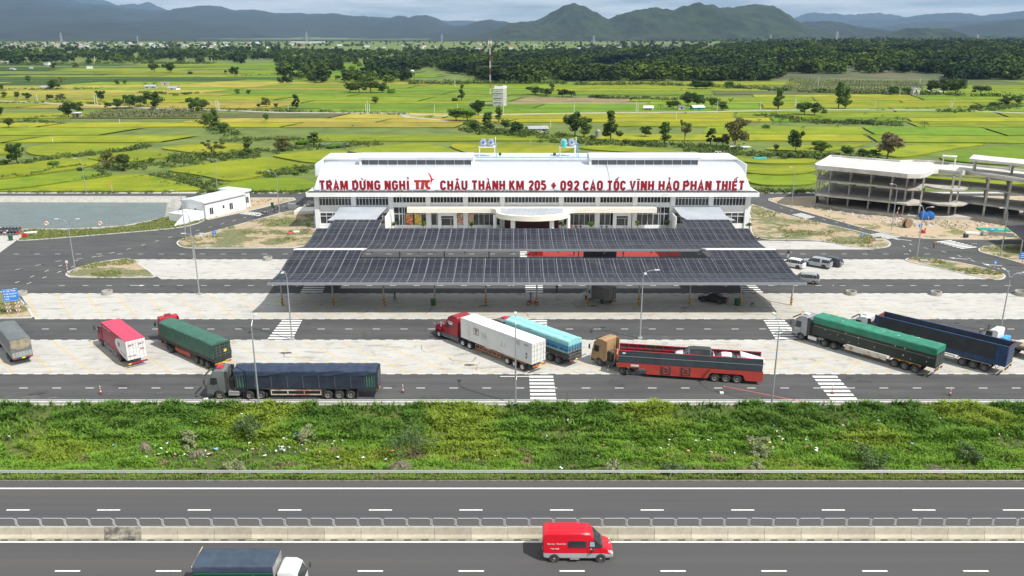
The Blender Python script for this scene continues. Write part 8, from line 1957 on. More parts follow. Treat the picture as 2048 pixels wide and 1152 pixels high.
# --- white cab truck with blue tarp, bottom edge
r = thing('tarped_truck', (-21.5,53.42,0), 0, 'white cab truck with navy tarpaulin and green sides cut by the bottom edge', 'truck'); W = 2.35
P = [(3.95,.8),(3.95,2.5),(4.15,2.62),(5.0,2.6),(5.42,2.35),(5.75,1.5),(5.8,.5),(5.1,.45),(5.0,.85),(4.7,1.0),(4.4,.85),(4.3,.7)]
m = MB(); m.prism(P, -.98,.98, 'y'); cc = bevel(m.build('cab', WC, r), .12)
m = MB(); m.add([(5.77,-.85,1.55),(5.77,.85,1.55),(5.46,.8,2.3),(5.46,-.8,2.3)], [(0,1,2,3)]); m.build('windscreen', GLASS, cc)
for s in (1,-1):
 m = MB(); y = s * .992; m.add([(4.5, y, 1.5),(4.5, y, 2.2),(5.25, y, 2.2),(5.55, y, 1.5)], [(0,1,2,3)]); m.build('side_window', GLASS, cc)
 m = MB(); m.tube([(5.5, s * .95,2.2),(5.9, s * 1.15,2.1),(5.9, s * 1.15,1.7)], .02,5); m.box(5.85,5.95, s * 1.08, s * 1.24,1.55,1.95,.02); m.build('mirror', DARK, cc)
 m = MB(); m.bar((5.6, s * .3 - .3,1.7),(5.55, s * .3 + .2,1.95), .02); m.build('wiper', DARK, cc)
tarp_mesh(None, -2.2,3.75, W, 2.75,3.3,.1,.03,41,.02).build('tarpaulin', mat('tarp_slate', (.03,.047,.075), .5, col2=(.05,.072,.105), scale=.9, detail=8), r, smooth='auto')
m = MB(); m.box(-2.2,3.75,-W / 2 + .02, W / 2 - .02,1.0,2.8); sdb = m.build('load_box', mat('box_green_black', (.012,.03,.026), .6), r)
m = MB(); GL = mat('green_stripe', (.03,.28,.18), .6)
for z in (2.62,2.35,2.2,1.9,1.6): m.box(-2.15,3.7,-W / 2 - .004,-W / 2 + .01, z, z + .035)
for x in (2.0,): m.bar((x, -W / 2 - .01,1.9),(x + .25,-W / 2 - .01,2.5), .04); m.bar((x + .25,-W / 2 - .01,2.5),(x + .5,-W / 2 - .01,1.9), .04)
m.build('green_line', GL, sdb); MB().box(3.7,3.76,-W / 2 + .03, W / 2 - .03,1.1,3.1).build('front_flap', mat('silver_canvas', (.4,.39,.37), .7, col2=(.2,.2,.2), scale=3), r)
MB().bar((-2.23,-W / 2,3.2),(-2.23, W / 2,3.35), .05).build('rope', mat('rope_cream', (.6,.45,.3), .8), r)
chassis(r, None, -2.0,5.2,.7)
for x in (-.9,4.72):
 for s in (1,-1): wheel(r, None, x, s * (W / 2 - .25), .44,.26, RIM, s)
tail(r, None, -2.3, z=.7)
# ================================================================ STREET FURNITURE
# median barrier: precast segments
BAR = mat('barrier_concrete', (.52,.475,.375), .85, col2=(.36,.325,.25), scale=.7, detail=8, rand=.12, bump=.2, bscale=5); BARD = mat('old_barrier_concrete', (.36,.34,.27), .9, col2=(.12,.11,.10), scale=1.6, detail=8, lo=.4, hi=.6)
YB = G(1024,1081).y
SEG = 3.1
def barrier(mt):
 m = MB(); pr = [(-.3,0),(-.3,.1),(-.3,.22),(-.15,.48),(-.09,1.12),(.09,1.12),(.15,.48),(.3,.22),(.3,0)]; hx = SEG / 2 - .012
 sc_pts = [(y, z) for y, z in pr]
 m.prism([(y, max(z, .1)) for y, z in pr], -hx, hx, 'x')
 for a, b_ in ((-hx, -1.05),(-.42,.42),(1.05, hx)): m.box(a, b_, -.3,.3,0,.101)
 return m.build('concrete_barrier', mt)
bp1 = barrier(BAR); bp2 = None; n = 0
for i in range(-20,21):
 dark = i in (-11,)
 if dark: o = barrier(BARD)
 elif n == 0: o = bp1; n = 1
 else: o = bp1.copy(); COL.objects.link(o)
 o.location = (i * SEG + 1.2, YB + .3, rnd.uniform(-.012,.012)); o.rotation_euler.z = rnd.uniform(-.003,.003)
 tag(o, 'mould blackened barrier segment, the darkest in the left half' if dark else 'weathered cream concrete barrier segment of the highway median', 'barrier', 'concrete barrier segments of the median')
def railing():
 m = MB(); h = .78; w = 1.92
 pts = []
 c = .14
 loop = [(-w / 2 + c, 0),(w / 2 - c, 0),(w / 2, c), (w / 2, h - c), (w / 2 - c, h), (-w / 2 + c, h), (-w / 2, h - c), (-w / 2, c)]
 L3 = [(x, 0, z + .06) for x, z in loop] + [(loop[0][0], 0,.06),(loop[1][0], 0,.06)]
 m.tube(L3[:9], .024,6, cap=False); 
 m.bar((-w / 2 - .06,0,-.05),(-w / 2 - .06,0, h + .06), .035); m.box(-w / 2 - .03, w / 2 + .03,-.012,.012,.02,.06)
 return m.build('railing_panel', mat('railing_zinc', (.6,.61,.62), .5,.2, col2=(.5,.51,.52), scale=4))
rp = railing(); k = 0
for i in range(-30,31):
 o = rp if k == 0 else rp.copy()
 if k: COL.objects.link(o)
 k = 1; o.location = (i * 2.06 + .4, YB + .3,1.12); o.rotation_euler.y = rnd.uniform(-.008,.008) + (.03 if i == 10 else 0)
 tag(o, 'grey tubular railing panel on top of the median barrier', 'railing', 'railing panels on the median barrier')
# guardrail
gr = thing('guardrail', (0,70.75,0), 0, 'long steel guardrail between the highway and the grass bank', 'guardrail')
m = MB(); prw = [(-.04,.55),(.03,.6),(-.04,.66),(-.04,.70),(.03,.76),(-.04,.82),(-.06,.82),(.01,.76),(-.06,.70),(-.06,.66),(.01,.6),(-.06,.55)]
m.prism(prw, -75,75, 'x'); m.build('rail', mat('rail_zinc', (.5,.51,.51), .5,.1, col2=(.45,.46,.46), scale=1), gr)
pp = MB().box(-.06,.06,.0,.1,0,.78).build('post', STEEL, gr); x = -74
k = 0
while x < 75:
 o = pp if k == 0 else pp.copy()
 if k: COL.objects.link(o)
 k = 1; o.location = (x, 0,0); x += 4.06
# ---- lamp posts
LMP = mat('lamp_pole', (.42,.44,.46), .45,.5, col2=(.35,.37,.39), scale=3); LHD = mat('lamp_head', (.6,.62,.64), .4,.2)
def lamp(bx, by, topy, label, heads='L', reach=1.6, z0=0.0):
 g = G(bx, by, z0); H = GY(bx, topy, g.y).z - z0; H = max(5, H)
 r = thing('street_lamp', (g.x, g.y, z0), 0, label, 'street lamp', 'street lamps of the rest area')
 m = MB(); m.tube([(0,0,0),(0,0, H * .5),(0,0, H - 1.2)], [.11,.085,.06], 10); m.box(-.22,.22,-.22,.22,0,.05); m.build('pole', LMP, r)
 b_ = MB().box(-.3,.3,-.3,.3,-.02,.18,.02).build('footing', CONC, r)
 for hd in heads:
  ang = {'L': math.pi, 'R': 0, 'F': -math.pi / 2, 'f': R(-110), 'B': math.pi / 2, 'l': R(200), 'r': R(20)}[hd]; dx, dy = math.cos(ang), math.sin(ang)
  m = MB(); m.tube([(0,0, H - 1.2),(dx * .08, dy * .08, H - .75),(dx * reach * .35, dy * reach * .35, H - .2),(dx * reach * .7, dy * reach * .7, H - .02),(dx * reach, dy * reach, H)], [.055,.05,.045,.04,.035], 8); m.build('arm', LMP, r)
  m = MB(Matrix.Translation((dx * (reach + .25), dy * (reach + .25), H)) @ Matrix.Rotation(ang, 4, 'Z')); m.box(-.32,.36,-.16,.16,-.05,.07,.03); h_ = m.build('lamp_head', LHD, r)
 return r
lamp(518,808,640, 'tall lamp post before the navy tarped truck', 'B'); lamp(1031,808,637, 'tall lamp post before the white container', 'B'); lamp(1543,810,640, 'tall lamp post left of the near right zebra crossing', 'B', 2)
lamp(584,679,538, 'double armed lamp beside the left middle zebra crossing', 'FL'); lamp(1280,677,540, 'double armed lamp behind the car carrier', 'FR'); lamp(2000,666,545, 'double armed lamp rising beside the hidden flatbed truck', 'BR')
lamp(399,589,467, 'double armed lamp on the left parking pavement edge', 'LR', 1.2); lamp(388,519,422, 'single armed lamp behind the left parking pavement', 'L', 1.3); lamp(372,478,381, 'lamp at the rounded tip of the left dirt island', 'L', 1.5)
lamp(151,543,438, 'double armed lamp on the small triangular dirt island', 'LR'); lamp(173,388,317, 'lamp behind the pond', 'L', 1.4); lamp(435,382,318, 'lamp behind the pump house', 'L', 1.3); lamp(559,426,342, 'lamp beside the two walking people left of the station', 'L', 1.5)
lamp(806,462,389, 'lamp before the left half of the station front', 'L', .6); lamp(1319,462,389, 'lamp before the right half of the station front', 'R', .8)
lamp(1583,414,334, 'lamp behind the road left of the unfinished building', 'L', .9); lamp(1783,461,368, 'lamp on the dirt before the unfinished building', 'L', 1.1); lamp(1833,519,414, 'lamp at the tip of the curved right island', 'BR', 1.2); lamp(2000,515,416, 'lamp on the island at the right edge', 'L', 1.2)
# ---- signs and posts
SB = mat('sign_blue', (.03,.2,.6), .5); SRD = mat('stripe_red', (.45,.02,.03), .6); SWH = mat('stripe_white', (.7,.7,.68), .6)
def striped(root, x, y, h, r=.05, n=8, z0=0, name='post'):
 m = MB()
 for i in range(n): m.m(SWH if i % 2 else SRD).tube([(x, y, z0 + h * i / n), (x, y, z0 + h * (i + 1) / n)], r, 8)
 return m.build(name, None, root)
def road_sign(px, py, hpx, label, w=.62, h=.62, ang=0, glyph='up', z0=.12):
 g = G(px, py, z0); s = (.9554 * g.y + .2953 * CAM_H) / F_PX; H = hpx * s; r = thing('road_sign', (g.x, g.y, z0), ang, label, 'road sign', 'blue signs on striped posts')
 striped(r, 0,0, H, .045); b_ = MB().box(-w / 2, w / 2,-.07,-.05, H - h, H).build('sign_plate', SB, r)
 m = MB()
 if glyph == 'up': m.box(-.04,.04,-.08,-.071, H - h + .1, H - .25); m.prism([(-.16, H - .28),(.16, H - .28),(0, H - .08)], -.08,-.071, 'y')
 else: m.prism([(-.2, H - h + .12),(.2, H - h + .12),(0, H - .12)], -.08,-.071, 'y')
 m.build('sign_symbol', SWH, b_); MB().box(-.2,.2,-.2,.2,-.02,.1).build('footing', CONC, r); return r
road_sign(431,489,28, 'blue sign on striped post on the left dirt island', .75,.75); road_sign(1723,489,24, 'blue sign on striped post near the tip of the right dirt island'); road_sign(1838,471,24, 'blue sign on striped post beside the red cover', .75,.75)
road_sign(1987,546,26, 'blue pedestrian sign on the curved right island', .6,.6,0, 'tri')
g = G(136,548); r = thing('road_sign', (g.x, g.y, .1), 0, 'narrow white sign on a red striped post at the tip of the triangular island', 'road sign'); striped(r, 0,0,2.2,.06); MB().box(-.1,.35,-.07,-.04,1.9,2.4).build('sign_plate', SWH, r); MB().box(-.35,.35,-.2,.2,-.05,.12).build('footing', CONC, r)
g = G(225,386); r = thing('warning_post', (g.x, g.y, .1), 0, 'thin orange and white striped post behind the pond', 'post'); striped(r, 0,0,2.6,.07); MB().tube([(0,-.09,2.5),(0,-.05,2.5)], .35,12).build('disc', mat('orange_disc', (.8,.3,.03), .6), r)
# big direction sign at the left edge
r = thing('direction_sign', (0,0,0), 0, 'blue direction board on two striped lattice posts at the left edge', 'road sign'); ga, gb = G(19,629), G(36,620)
d_ = (gb - ga); L_ = d_.length; r.location = (ga.x, ga.y, .1); r.rotation_euler.z = math.atan2(d_.y, d_.x); r.rotation_euler.z = R(22)
L_ = 1.25
for x in (0, L_):
 m = MB()
 for dx in (-.22,.22):
  for dy in (0,.3):
   for i in range(12): m.m(SWH if i % 2 else SRD).bar((x + dx, dy, i * .3),(x + dx, dy, i * .3 + .3), .06)
 for i in range(10): m.m(SWH).bar((x - .22,0, i * .3),(x + .22,0, i * .3 + .3), .035)
 m.build('lattice_post', None, r)
b_ = MB().box(-.4, L_ + .4,-.10,-.06,2.0,3.9).build('sign_board', SB, r)
m = MB(); m.box(-.36, L_ + .36,-.112,-.101,3.84,3.87); m.box(-.36, L_ + .36,-.112,-.101,2.03,2.06); m.build('border', SWH, b_)
for wd, xa, xb, z in (('P XE TAI', 0,1.35,3.5),('P XE KHACH', 0,1.5,3.08),('P XE CON', 0,1.3,2.66),('WC', 0,.4,2.26)): letter_mesh(wd, SWH, b_, xa - .25, xb, z, .2,-.112, 'lettering', .01,.03)
g = G(2043,533); r = thing('road_sign', (g.x, g.y, .1), R(-10), 'blue board on a striped post at the right edge island', 'road sign'); striped(r, 0,0,2.6,.07); b_ = MB().box(-.7,.9,-.12,-.08,1.3,2.7).build('sign_board', SB, r); m = MB()
for z in (1.6,1.95,2.3): m.box(-.5,.6,-.13,-.121, z, z + .12)
m.build('sign_text', SWH, b_)
# striped posts in blocks at the building site
for px, py, h, lab in ((1787,450,4, 'tall leaning striped pole among the site scrap, left one'), (1801,452,2.6, 'striped pole in a white block right of the scrap heap'), (1855,450,1.8, 'striped pole beside the blue tanks')):
 g = G(px, py); r = thing('striped_pole', (g.x, g.y, .1), 0, lab, 'pole', 'striped poles at the building site'); striped(r, 0,0, h, .07); MB().box(-.35,.35,-.35,.35,-.02,.35).build('footing', CONC, r)
 if h == 4: r.rotation_euler.y = R(10)
# delineator cones in the near lane
def cone(px, py, label, k='tall'):
 g = G(px, py); r = thing('delineator', (g.x, g.y, 0), 0, label, 'traffic post', 'red and white posts in the near lane'); m = MB(); m.m(BLACK).tube([(0,0,0),(0,0,.06)], .22,10)
 for i, (z, c) in enumerate(((.06, SRD), (.3, SWH), (.5, SRD), (.62, SWH), (.72, SRD), (.9, SWH))): m.m(c).tube([(0,0, z), (0,0, z + .18)], [.1 - i * .012,.09 - i * .012], 10)
 m.build('body', None, r)
cone(202,788, 'red and white post in the near lane at the far left'); cone(806,785, 'red post right of the navy tarped truck'); cone(1664,787, 'red post standing on the near right zebra crossing'); cone(1900,791, 'red and white post in the near lane at far right')
for px, py, lab in ((412,800, 'thin metal rod stand beside the grey cab wheels'), (1133,804, 'thin metal rod in a block beside the near zebra crossing'), (1443,787, 'thin rod in a white block holding the red tape')):
 g = G(px, py); o = MB(); o.m(SWH).box(-.22,.22,-.18,.18,0,.22,.03); o.m(DARK).bar((0,0,.2),(.05,0,1.3), .04); o = o.build('rod_stand'); o.location = (g.x, g.y, 0); tag(o, lab, 'rod stand', 'thin rods standing in blocks')
pa, pb = G(1443,784), G(1605,806); m = MB(); m.bar((pa.x, pa.y, .8),(pb.x, pb.y - .2,.25), .07,.02); o = m.build('barrier_tape', mat('tape_red', (.75,.15,.13), .6)); tag(o, 'red and white tape running from the rod block to the kerb', 'tape')
# concrete rings
for px, py, lab in ((44,590, 'concrete planter ring, leftmost, beside the direction sign'), (215,588.5, 'concrete ring at the top edge of the left pavement'), (1702,589, 'concrete ring on the right pavement, left of its twin'), (1872,590, 'concrete ring on the right pavement, right of its twin'), (2046,590, 'concrete planter ring cut by the right edge'), (536,520, 'concrete ring left of the canopy corner')):
 g = G(px, py); big = 1.25 if px in (2046,) else .82; h = .62
 pr = [(big, 0),(big, h), (big - .13, h), (big - .13,.1)]; n = 28; o = MB()
 for rr, z in pr: o.v += [(rr * math.cos(6.2832 * k / n), rr * math.sin(6.2832 * k / n), z) for k in range(n)]
 for i in range(3):
  for k in range(n): o.f.append((i * n + k, i * n + (k + 1) % n, (i + 1) * n + (k + 1) % n, (i + 1) * n + k)); o.mi.append(0)
 o.f.append(tuple(3 * n + k for k in range(n))); o.mi.append(0)
 o = o.build('concrete_ring', CONC, smooth='auto'); o.location = (g.x, g.y, .005); tag(o, lab, 'concrete ring', 'concrete rings on the pavements')
# bins
BING = mat('bin_green', (.01,.09,.04), .5)
for px, py, lab in ((866,611, 'dark green wheelie bin beside a striped canopy column'), (1474,611, 'dark wheelie bin beside the right striped column'), (22,481, 'green wheelie bin by the motorbikes at left'), (545,414, 'green wheelie bin behind the two walking people')):
 g = G(px, py); r = thing('wheelie_bin', (g.x, g.y, 0), R(10), lab, 'bin', 'green wheelie bins'); m = MB(); m.add([(-.27,-.3,.08),(.27,-.3,.08),(.27,.3,.08),(-.27,.3,.08),(-.34,-.38,1.0),(.34,-.38,1.0),(.34,.38,1.0),(-.34,.38,1.0)], [(0,3,2,1),(4,5,6,7),(0,1,5,4),(1,2,6,5),(2,3,7,6),(3,0,4,7)]); m.build('bin_body', BING, r)
 MB().box(-.38,.38,-.42,.42,1.0,1.1,.03).build('lid', BING, r); MB().tube([(-.3,.32,.1),(.3,.32,.1)], .1,10).build('wheel', BLACK, r)
# small clutter on the islands
def clutter(px, py, dims, name, mt, label, cat, rz=0, z=.11, bev=.03):
 g = G(px, py, z); o = MB().box(-dims[0] / 2, dims[0] / 2,-dims[1] / 2, dims[1] / 2,0, dims[2], bev).build(name, mt); o.location = (g.x, g.y, z); o.rotation_euler.z = rz; return tag(o, label, cat)
clutter(62,467,(2.4,.9,.35), 'white_slab', WHITE, 'long pale slab lying on the grass beside the pond', 'slab', R(25)); clutter(50,474,(.7,.6,.8), 'red_box', SRD, 'red box on the grass left of the pale slab', 'box'); clutter(40,473,(.4,.4,.3), 'orange_lump', mat('ring_orange', (0,0,0)), 'small orange thing left of the red box', 'lump')
clutter(581,467,(.9,.7,.25), 'red_sheet', mat('pink_sheet', (.7,.06,.1), .6), 'crumpled pinkish red sheet on the left dirt island', 'sheet', .3); clutter(593,465,(1.3,.5,.35), 'white_drum', WHITE, 'white roll lying right of the red sheet', 'roll', .1); clutter(616,464,(.5,.4,.9), 'meter_box', STEEL, 'grey meter box near the left building corner', 'box')
clutter(1577,481,(.8,.5,.3), 'concrete_slab', CONC, 'small concrete block on the kerb of the right pavement', 'block'); clutter(1562,473,(1.2,.5,.08), 'precast_slab', KERB, 'flat pale slab on the right dirt island', 'slab', .2); clutter(405,473,(1.3,.8,.15), 'precast_slab', KERB, 'flat slab on the left dirt island near the kerb', 'slab', .3); clutter(325,459,(1.2,.5,.1), 'precast_slab', KERB, 'flat slab in the grass between the pond and the road', 'slab')
clutter(1848,523,(1.4,.8,.3), 'concrete_block', CONC, 'dark topped block at the left tip of the curved island', 'block', -.2); clutter(395,441,(1.0,.5,.12), 'precast_slab', KERB, 'doorstep slab at the corner of the pump house', 'slab', .2)

# ================================================================ PEOPLE
SKIN = mat('skin', (.33,.19,.12), .6); HAIR = mat('black_hair', (.012,.01,.01), .6)
def person(loc, ang, pose, shirt, trousers, label, h=1.68, z=0.0, sleeves=True):
 """one continuous skinned body; pose: walk, stand, reach, sit"""
 k = h / 1.72
 hip = .93; sh = 1.42
 J = {'pel': (0,0, hip), 'wai': (0,0,1.08), 'che': (.01,0,1.30), 'nec': (.01,0,1.47), 'hea': (.03,0,1.60), 'top': (.02,0,1.70),
         'lh': (0,.10,.88), 'rh': (0,-.10,.88), 'ls': (0,.19, sh), 'rs': (0,-.19, sh)}
 if pose == 'walk':
  J.update(lk=(.16,.11,.50), la=(.12,.11,.09), lt=(.30,.11,.04), rk=(-.04,-.11,.49), ra=(-.30,-.11,.14), rt=(-.15,-.11,.03), le=(-.13,.25,1.15), lw=(-.08,.24,.90), re=(.12,-.25,1.15), rw=(.25,-.22,.95))
 elif pose == 'sit':
  J = {a: (x, y, z - .42) for a, (x, y, z) in J.items()}; J['che'] = (.06,0,.88); J.update(lk=(.40,.13,.50), la=(.42,.13,.09), lt=(.57,.13,.04), rk=(.40,-.13,.50), ra=(.38,-.13,.09), rt=(.53,-.13,.04), le=(.12,.25,.74), lw=(.33,.17,.62), re=(.12,-.25,.74), rw=(.33,-.17,.62))
 elif pose == 'reach':
  J.update(lk=(.03,.11,.50), la=(0,.11,.09), lt=(.16,.12,.04), rk=(.03,-.11,.50), ra=(0,-.11,.09), rt=(.16,-.12,.04), le=(.2,.22,1.22), lw=(.42,.17,1.22), re=(.16,-.24,1.18), rw=(.38,-.18,1.10))
 else:
  J.update(lk=(.02,.11,.50), la=(0,.12,.09), lt=(.15,.14,.04), rk=(.02,-.10,.50), ra=(-.02,-.11,.09), rt=(.13,-.13,.04), le=(-.02,.27,1.15), lw=(.06,.26,.90), re=(-.02,-.27,1.15), rw=(.07,-.25,.90))
 for s, w in (('l', 'lw'), ('r', 'rw')):
  e = Vector(J[s + 'e']); wv_ = Vector(J[w]); d = (wv_ - e).normalized(); side = Vector((0,1 if s == 'l' else -1,0))
  J[s + 'p'] = tuple(wv_ + d * .07); fw = d.cross(side).normalized()
  for q in range(4): J[s + 'f%d' % q] = tuple(wv_ + d * (.145 + .015 * (1.5 - abs(q - 1.5))) + fw * (q - 1.5) * .024)
  J[s + 'th'] = tuple(wv_ + d * .06 + fw * .065)
 rad = dict(pel=(.15,.12), wai=(.13,.10), che=(.16,.115), nec=(.055,.055), hea=(.095,.085), top=(.075,.07), lh=(.095,.1), rh=(.095,.1), ls=(.07,.065), rs=(.07,.065), lk=(.065,.065), rk=(.065,.065), la=(.045,.045), ra=(.045,.045), lt=(.04,.03), rt=(.04,.03), le=(.045,.045), re=(.045,.045), lw=(.03,.03), rw=(.03,.03), lp=(.032,.02), rp=(.032,.02), lth=(.011,.011), rth=(.011,.011))
 names = list(J); idx = {n_: i for i, n_ in enumerate(names)}
 E = [('pel', 'wai'), ('wai', 'che'), ('che', 'nec'), ('nec', 'hea'), ('hea', 'top'), ('pel', 'lh'), ('pel', 'rh'), ('che', 'ls'), ('che', 'rs')]
 for s in 'lr': E += [(s + 'h', s + 'k'), (s + 'k', s + 'a'), (s + 'a', s + 't'), (s + 's', s + 'e'), (s + 'e', s + 'w'), (s + 'w', s + 'p'), (s + 'p', s + 'th')] + [(s + 'p', s + 'f%d' % q) for q in range(4)]
 me = bpy.data.meshes.new('p'); me.from_pydata([J[n_] for n_ in names], [(idx[a], idx[b_]) for a, b_ in E], []); ob = bpy.data.objects.new('p', me); COL.objects.link(ob)
 ob.modifiers.new('s', 'SKIN'); sv = me.skin_vertices[0].data
 for n_ in names: sv[idx[n_]].radius = rad.get(n_, (.010,.010)); sv[idx[n_]].use_root = n_ == 'pel'
 ob.modifiers.new('u', 'SUBSURF').levels = 1
 dg = bpy.context.evaluated_depsgraph_get(); dg.update(); m2 = bpy.data.meshes.new_from_object(ob.evaluated_get(dg)); bpy.data.objects.remove(ob)
 for mt in (SKIN, shirt, trousers, HAIR, DARK): m2.materials.append(mt)
 wt = Vector(J['pel']).z
 for p in m2.polygons:
  c = p.center; hd = Vector(J['hea'])
  if (c - hd).length < .17 and c.z > hd.z - .10: i = 3 if (c.z > hd.z + .035 or c.x < hd.x - .035) else 0
  elif c.z < .09: i = 4
  elif min((c - Vector(J[s + 'p'])).length for s in 'lr') < .14 or min((c - Vector(J[s + 'w'])).length for s in 'lr') < .07: i = 0
  elif c.z < wt + .02 and (abs(c.y) < .2): i = 2
  elif (c - Vector(J['nec'])).length < .06: i = 0
  else: i = 1
  p.material_index = i; p.use_smooth = True
 o = bpy.data.objects.new('person', m2); COL.objects.link(o); o.location = (loc[0], loc[1], z); o.rotation_euler.z = ang; o.scale = (k, k, k)
 # face: nose, eyes and mouth as one small child mesh; ears
 hx, hy, hz = J['hea']; f = MB(); f.m(SKIN).ball((hx + .10,0, hz), .02,8,5,(1.1,.8,1.5)); f.m(SKIN).ball((hx, .092, hz), .02,6,4,(.8,.5,1.4)); f.m(SKIN).ball((hx, -.092, hz), .02,6,4,(.8,.5,1.4))
 f.m(HAIR).ball((hx + .085,.035, hz + .03), .011,6,4); f.m(HAIR).ball((hx + .085,-.035, hz + .03), .011,6,4); f.m(mat('lips', (.3,.1,.08), .6)).ball((hx + .085,0, hz - .045), .012,6,4,(.6,2,.6)); f.build('face', None, o)
 hr = MB(); hr.ball((hx - .012,0, hz + .035), .108,12,7,(1.02,.88,.95)); q = hr.build('hair', HAIR, o, smooth=True)
 bm = bmesh.new(); bm.from_mesh(q.data); bmesh.ops.delete(bm, geom=[v for v in bm.verts if v.co.z < hz - .02 or (v.co.x > hx + .05 and v.co.z < hz + .07)], context='VERTS'); bm.to_mesh(q.data); bm.free()
 tag(o, label, 'person'); return o
CB_ = mat('cloth_black', (.015,.015,.018), .8); CN_ = mat('cloth_navy', (.015,.025,.06), .8); CW_ = mat('cloth_white', (.6,.6,.6), .8); CT_ = mat('cloth_tan', (.5,.32,.18), .8); CR_ = mat('cloth_red', (.45,.03,.03), .8); CG_ = mat('cloth_grey', (.2,.21,.23), .8); CBL = mat('cloth_blue', (.05,.12,.3), .8)
def pg(px, py): g = G(px, py); return (g.x, g.y)
person(pg(1867,496), R(190), 'walk', CT_, CB_, 'person in tan top and black trousers walking on the road by the right zebra crossing', z=.0); person(pg(790,601), R(180), 'walk', CN_, CB_, 'person in dark blue walking in the canopy shade near the left')
person(pg(1575.5,517), R(100), 'stand', CB_, CW_, 'person in black top standing on the road behind the white suv'); person(pg(1577.5,533), R(10), 'reach', CW_, CN_, 'person in white shirt at the open door of the white suv')
person(pg(549,425), R(30), 'walk', CB_, CB_, 'person in black walking left of the station, the left one of two'); person(pg(555,420), R(30), 'walk', CT_, CB_, 'person with tan top walking left of the station, right one of two')
person(pg(1113.5,586), R(200), 'walk', CB_, CB_, 'person in black walking under the canopy behind the red motorbike'); person(pg(1061,604), R(-20), 'reach', CG_, CG_, 'person in grey standing beside the red motorbike under the canopy')
for px, py, sh_, lab in ((1143,459, CR_, 'person in red seated on a stool before the dark windows right of the entrance'), (1152,459, CN_, 'person in navy seated right of the one in red'), (1161,459, CB_, 'person in black seated before the windows, third from the entrance'), (1203,459, CBL, 'person in blue seated beside the white pillar'), (1213,459, CB_, 'person in black seated left of the right shop door')):
 g = GY(px, py, 175.4); person((g.x, 175.3), R(-90 + rnd.uniform(-40,40)), 'sit', sh_, CN_, lab); o = MB(); o.tube([(0,0,0),(0,0,.46)], .17,10); o = o.build('stool', mat('stool_red', (.3,.03,.03), .5)); o.location = (g.x, 175.38,0); tag(o, 'low stool under the ' + lab.split(' seated')[0], 'stool', 'stools before the shop windows')
for px, py, sh_, lab in ((1148,511.5, CB_, 'person in black on the red carpet left of the dark board'), (1231,512.5, CB_, 'person in black on the red carpet right of the dark board')): person(pg(px, py), R(-90), 'stand', sh_, CB_, lab)
g = G(1504,612); o = MB()
for dx, dy in ((-.16,-.16),(.16,-.16),(.16,.16),(-.16,.16)): o.bar((dx * 1.3, dy * 1.3,0),(dx, dy, .46), .04)
o.box(-.24,.24,-.24,.24,.46,.5); o = o.build('stool', DARK); o.location = (g.x, g.y, 0); tag(o, 'dark stool standing alone in the canopy shade at right', 'stool')
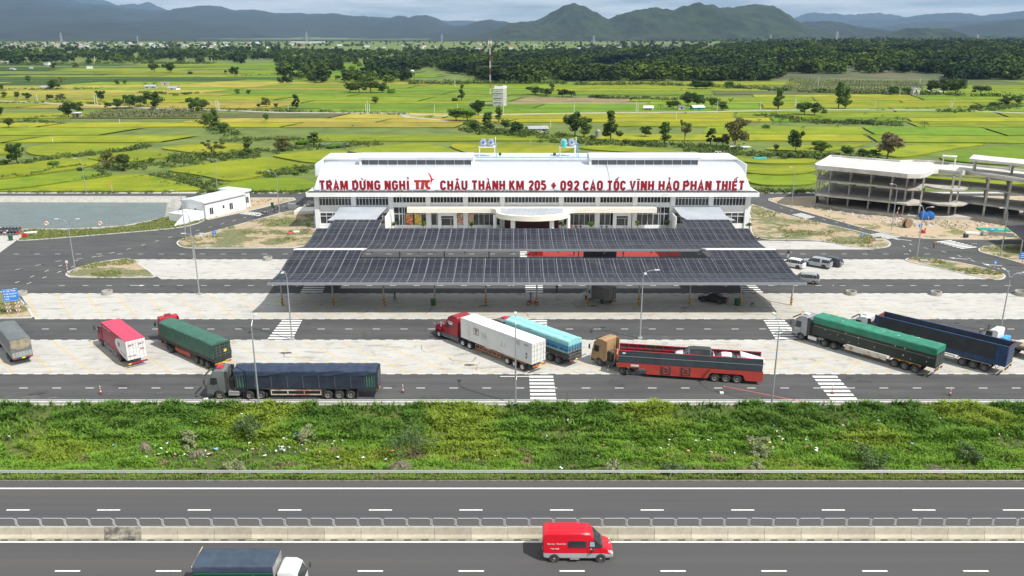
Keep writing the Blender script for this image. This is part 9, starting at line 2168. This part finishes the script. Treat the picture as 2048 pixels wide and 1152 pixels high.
# ---- motorbikes
def motorbike(px, py, ang, label, col, first={}):
 g = G(px, py)
 if col.name in first: r = dup(first[col.name])
 else:
  r = thing('motorbike'); 
  for x in (-.62,.62):
   t = MB(); t.tube([(x + .27 * math.cos(a), 0,.29 + .27 * math.sin(a)) for a in np.linspace(0,6.2832,17)], .05,6, cap=False); w2 = t.build('wheel', BLACK, r)
   q = MB(); q.tube([(x, -.05,.29),(x, .05,.29)], .07,8)
   for k in range(5): q.bar((x, 0,.29),(x + .25 * math.cos(k * 1.257), 0,.29 + .25 * math.sin(k * 1.257)), .02)
   q.build('hub', STEEL, w2)
  m = MB(); m.prism([(-.85,.62),(-.5,.40),(.05,.32),(.35,.40),(.55,.75),(.42,.92),(.25,.55),(-.1,.52),(-.3,.72),(-.9,.78)], -.12,.12, 'y'); bevel(m.build('body', col, r), .03)
  MB().box(-.78,-.05,-.12,.12,.72,.84,.04).build('seat', DARK, r); m = MB(); m.tube([(.35,-.32,.98),(.48,-.1,1.02),(.48,.1,1.02),(.35,.32,.98)], .02,6); m.bar((.48,0,1.0),(.62,0,.3), .05); m.bar((.4,.22,1.0),(.42,.28,1.15), .02); m.bar((.4,-.22,1.0),(.42,-.28,1.15), .02); m.build('handlebar', DARK, r)
  MB().box(.5,.62,-.09,.09,.8,.96,.03).build('headlight', HEADL, r); first[col.name] = r
 r.location = (g.x, g.y, .01); r.rotation_euler.z = ang; tag(r, label, 'motorbike', 'parked motorbikes'); return r
MK, MR, MWt, MBl = mat('bike_black', (.02,.02,.022), .35), mat('bike_red', (.4,.02,.02), .35), mat('bike_white', (.6,.6,.6), .35), mat('bike_blue', (.03,.07,.2), .35)
motorbike(1065,611, R(5), 'red motorbike under the canopy beside a striped column', MR); motorbike(518,435, R(30), 'motorbike parked at the kerb left of the station, the left one of two', MWt); motorbike(530,431, R(20), 'motorbike parked at the kerb left of the station, the right one of two', MK); motorbike(1513,481, R(-20), 'black motorbike parked at the right end of the station plaza', MK)
g_ = random.Random(12); cols = [MK, MK, MBl, MWt, MK, MR]
for row in range(2):
 for i in range(11):
  px = -28 + i * 6.6 + row * 1.5; motorbike(px, 463.5 + row * 6.5 - (i * .1), R(78 + g_.uniform(-8,8)), 'parked motorbike in the %s row by the pond, %s from the left' % (('back', 'front')[row], ORD[i]), cols[g_.randrange(6)])
# ================================================================ AIR
hz_ = MB().box(-13500,13500,-60,21500,-5,1500).build('haze'); hz_['kind'] = 'stuff'
hm = bpy.data.materials.new('haze_air'); hm.use_nodes = True; hn = hm.node_tree; hn.nodes.clear(); ho = hn.nodes.new('ShaderNodeOutputMaterial'); hv = hn.nodes.new('ShaderNodeVolumePrincipled')
hv.inputs['Color'].default_value = (.40,.63,.95,1); hv.inputs['Density'].default_value = 4.2e-5; hv.inputs['Anisotropy'].default_value = 0.0
hn.links.new(hv.outputs[0], ho.inputs['Volume']); hz_.data.materials.clear(); hz_.data.materials.append(hm)
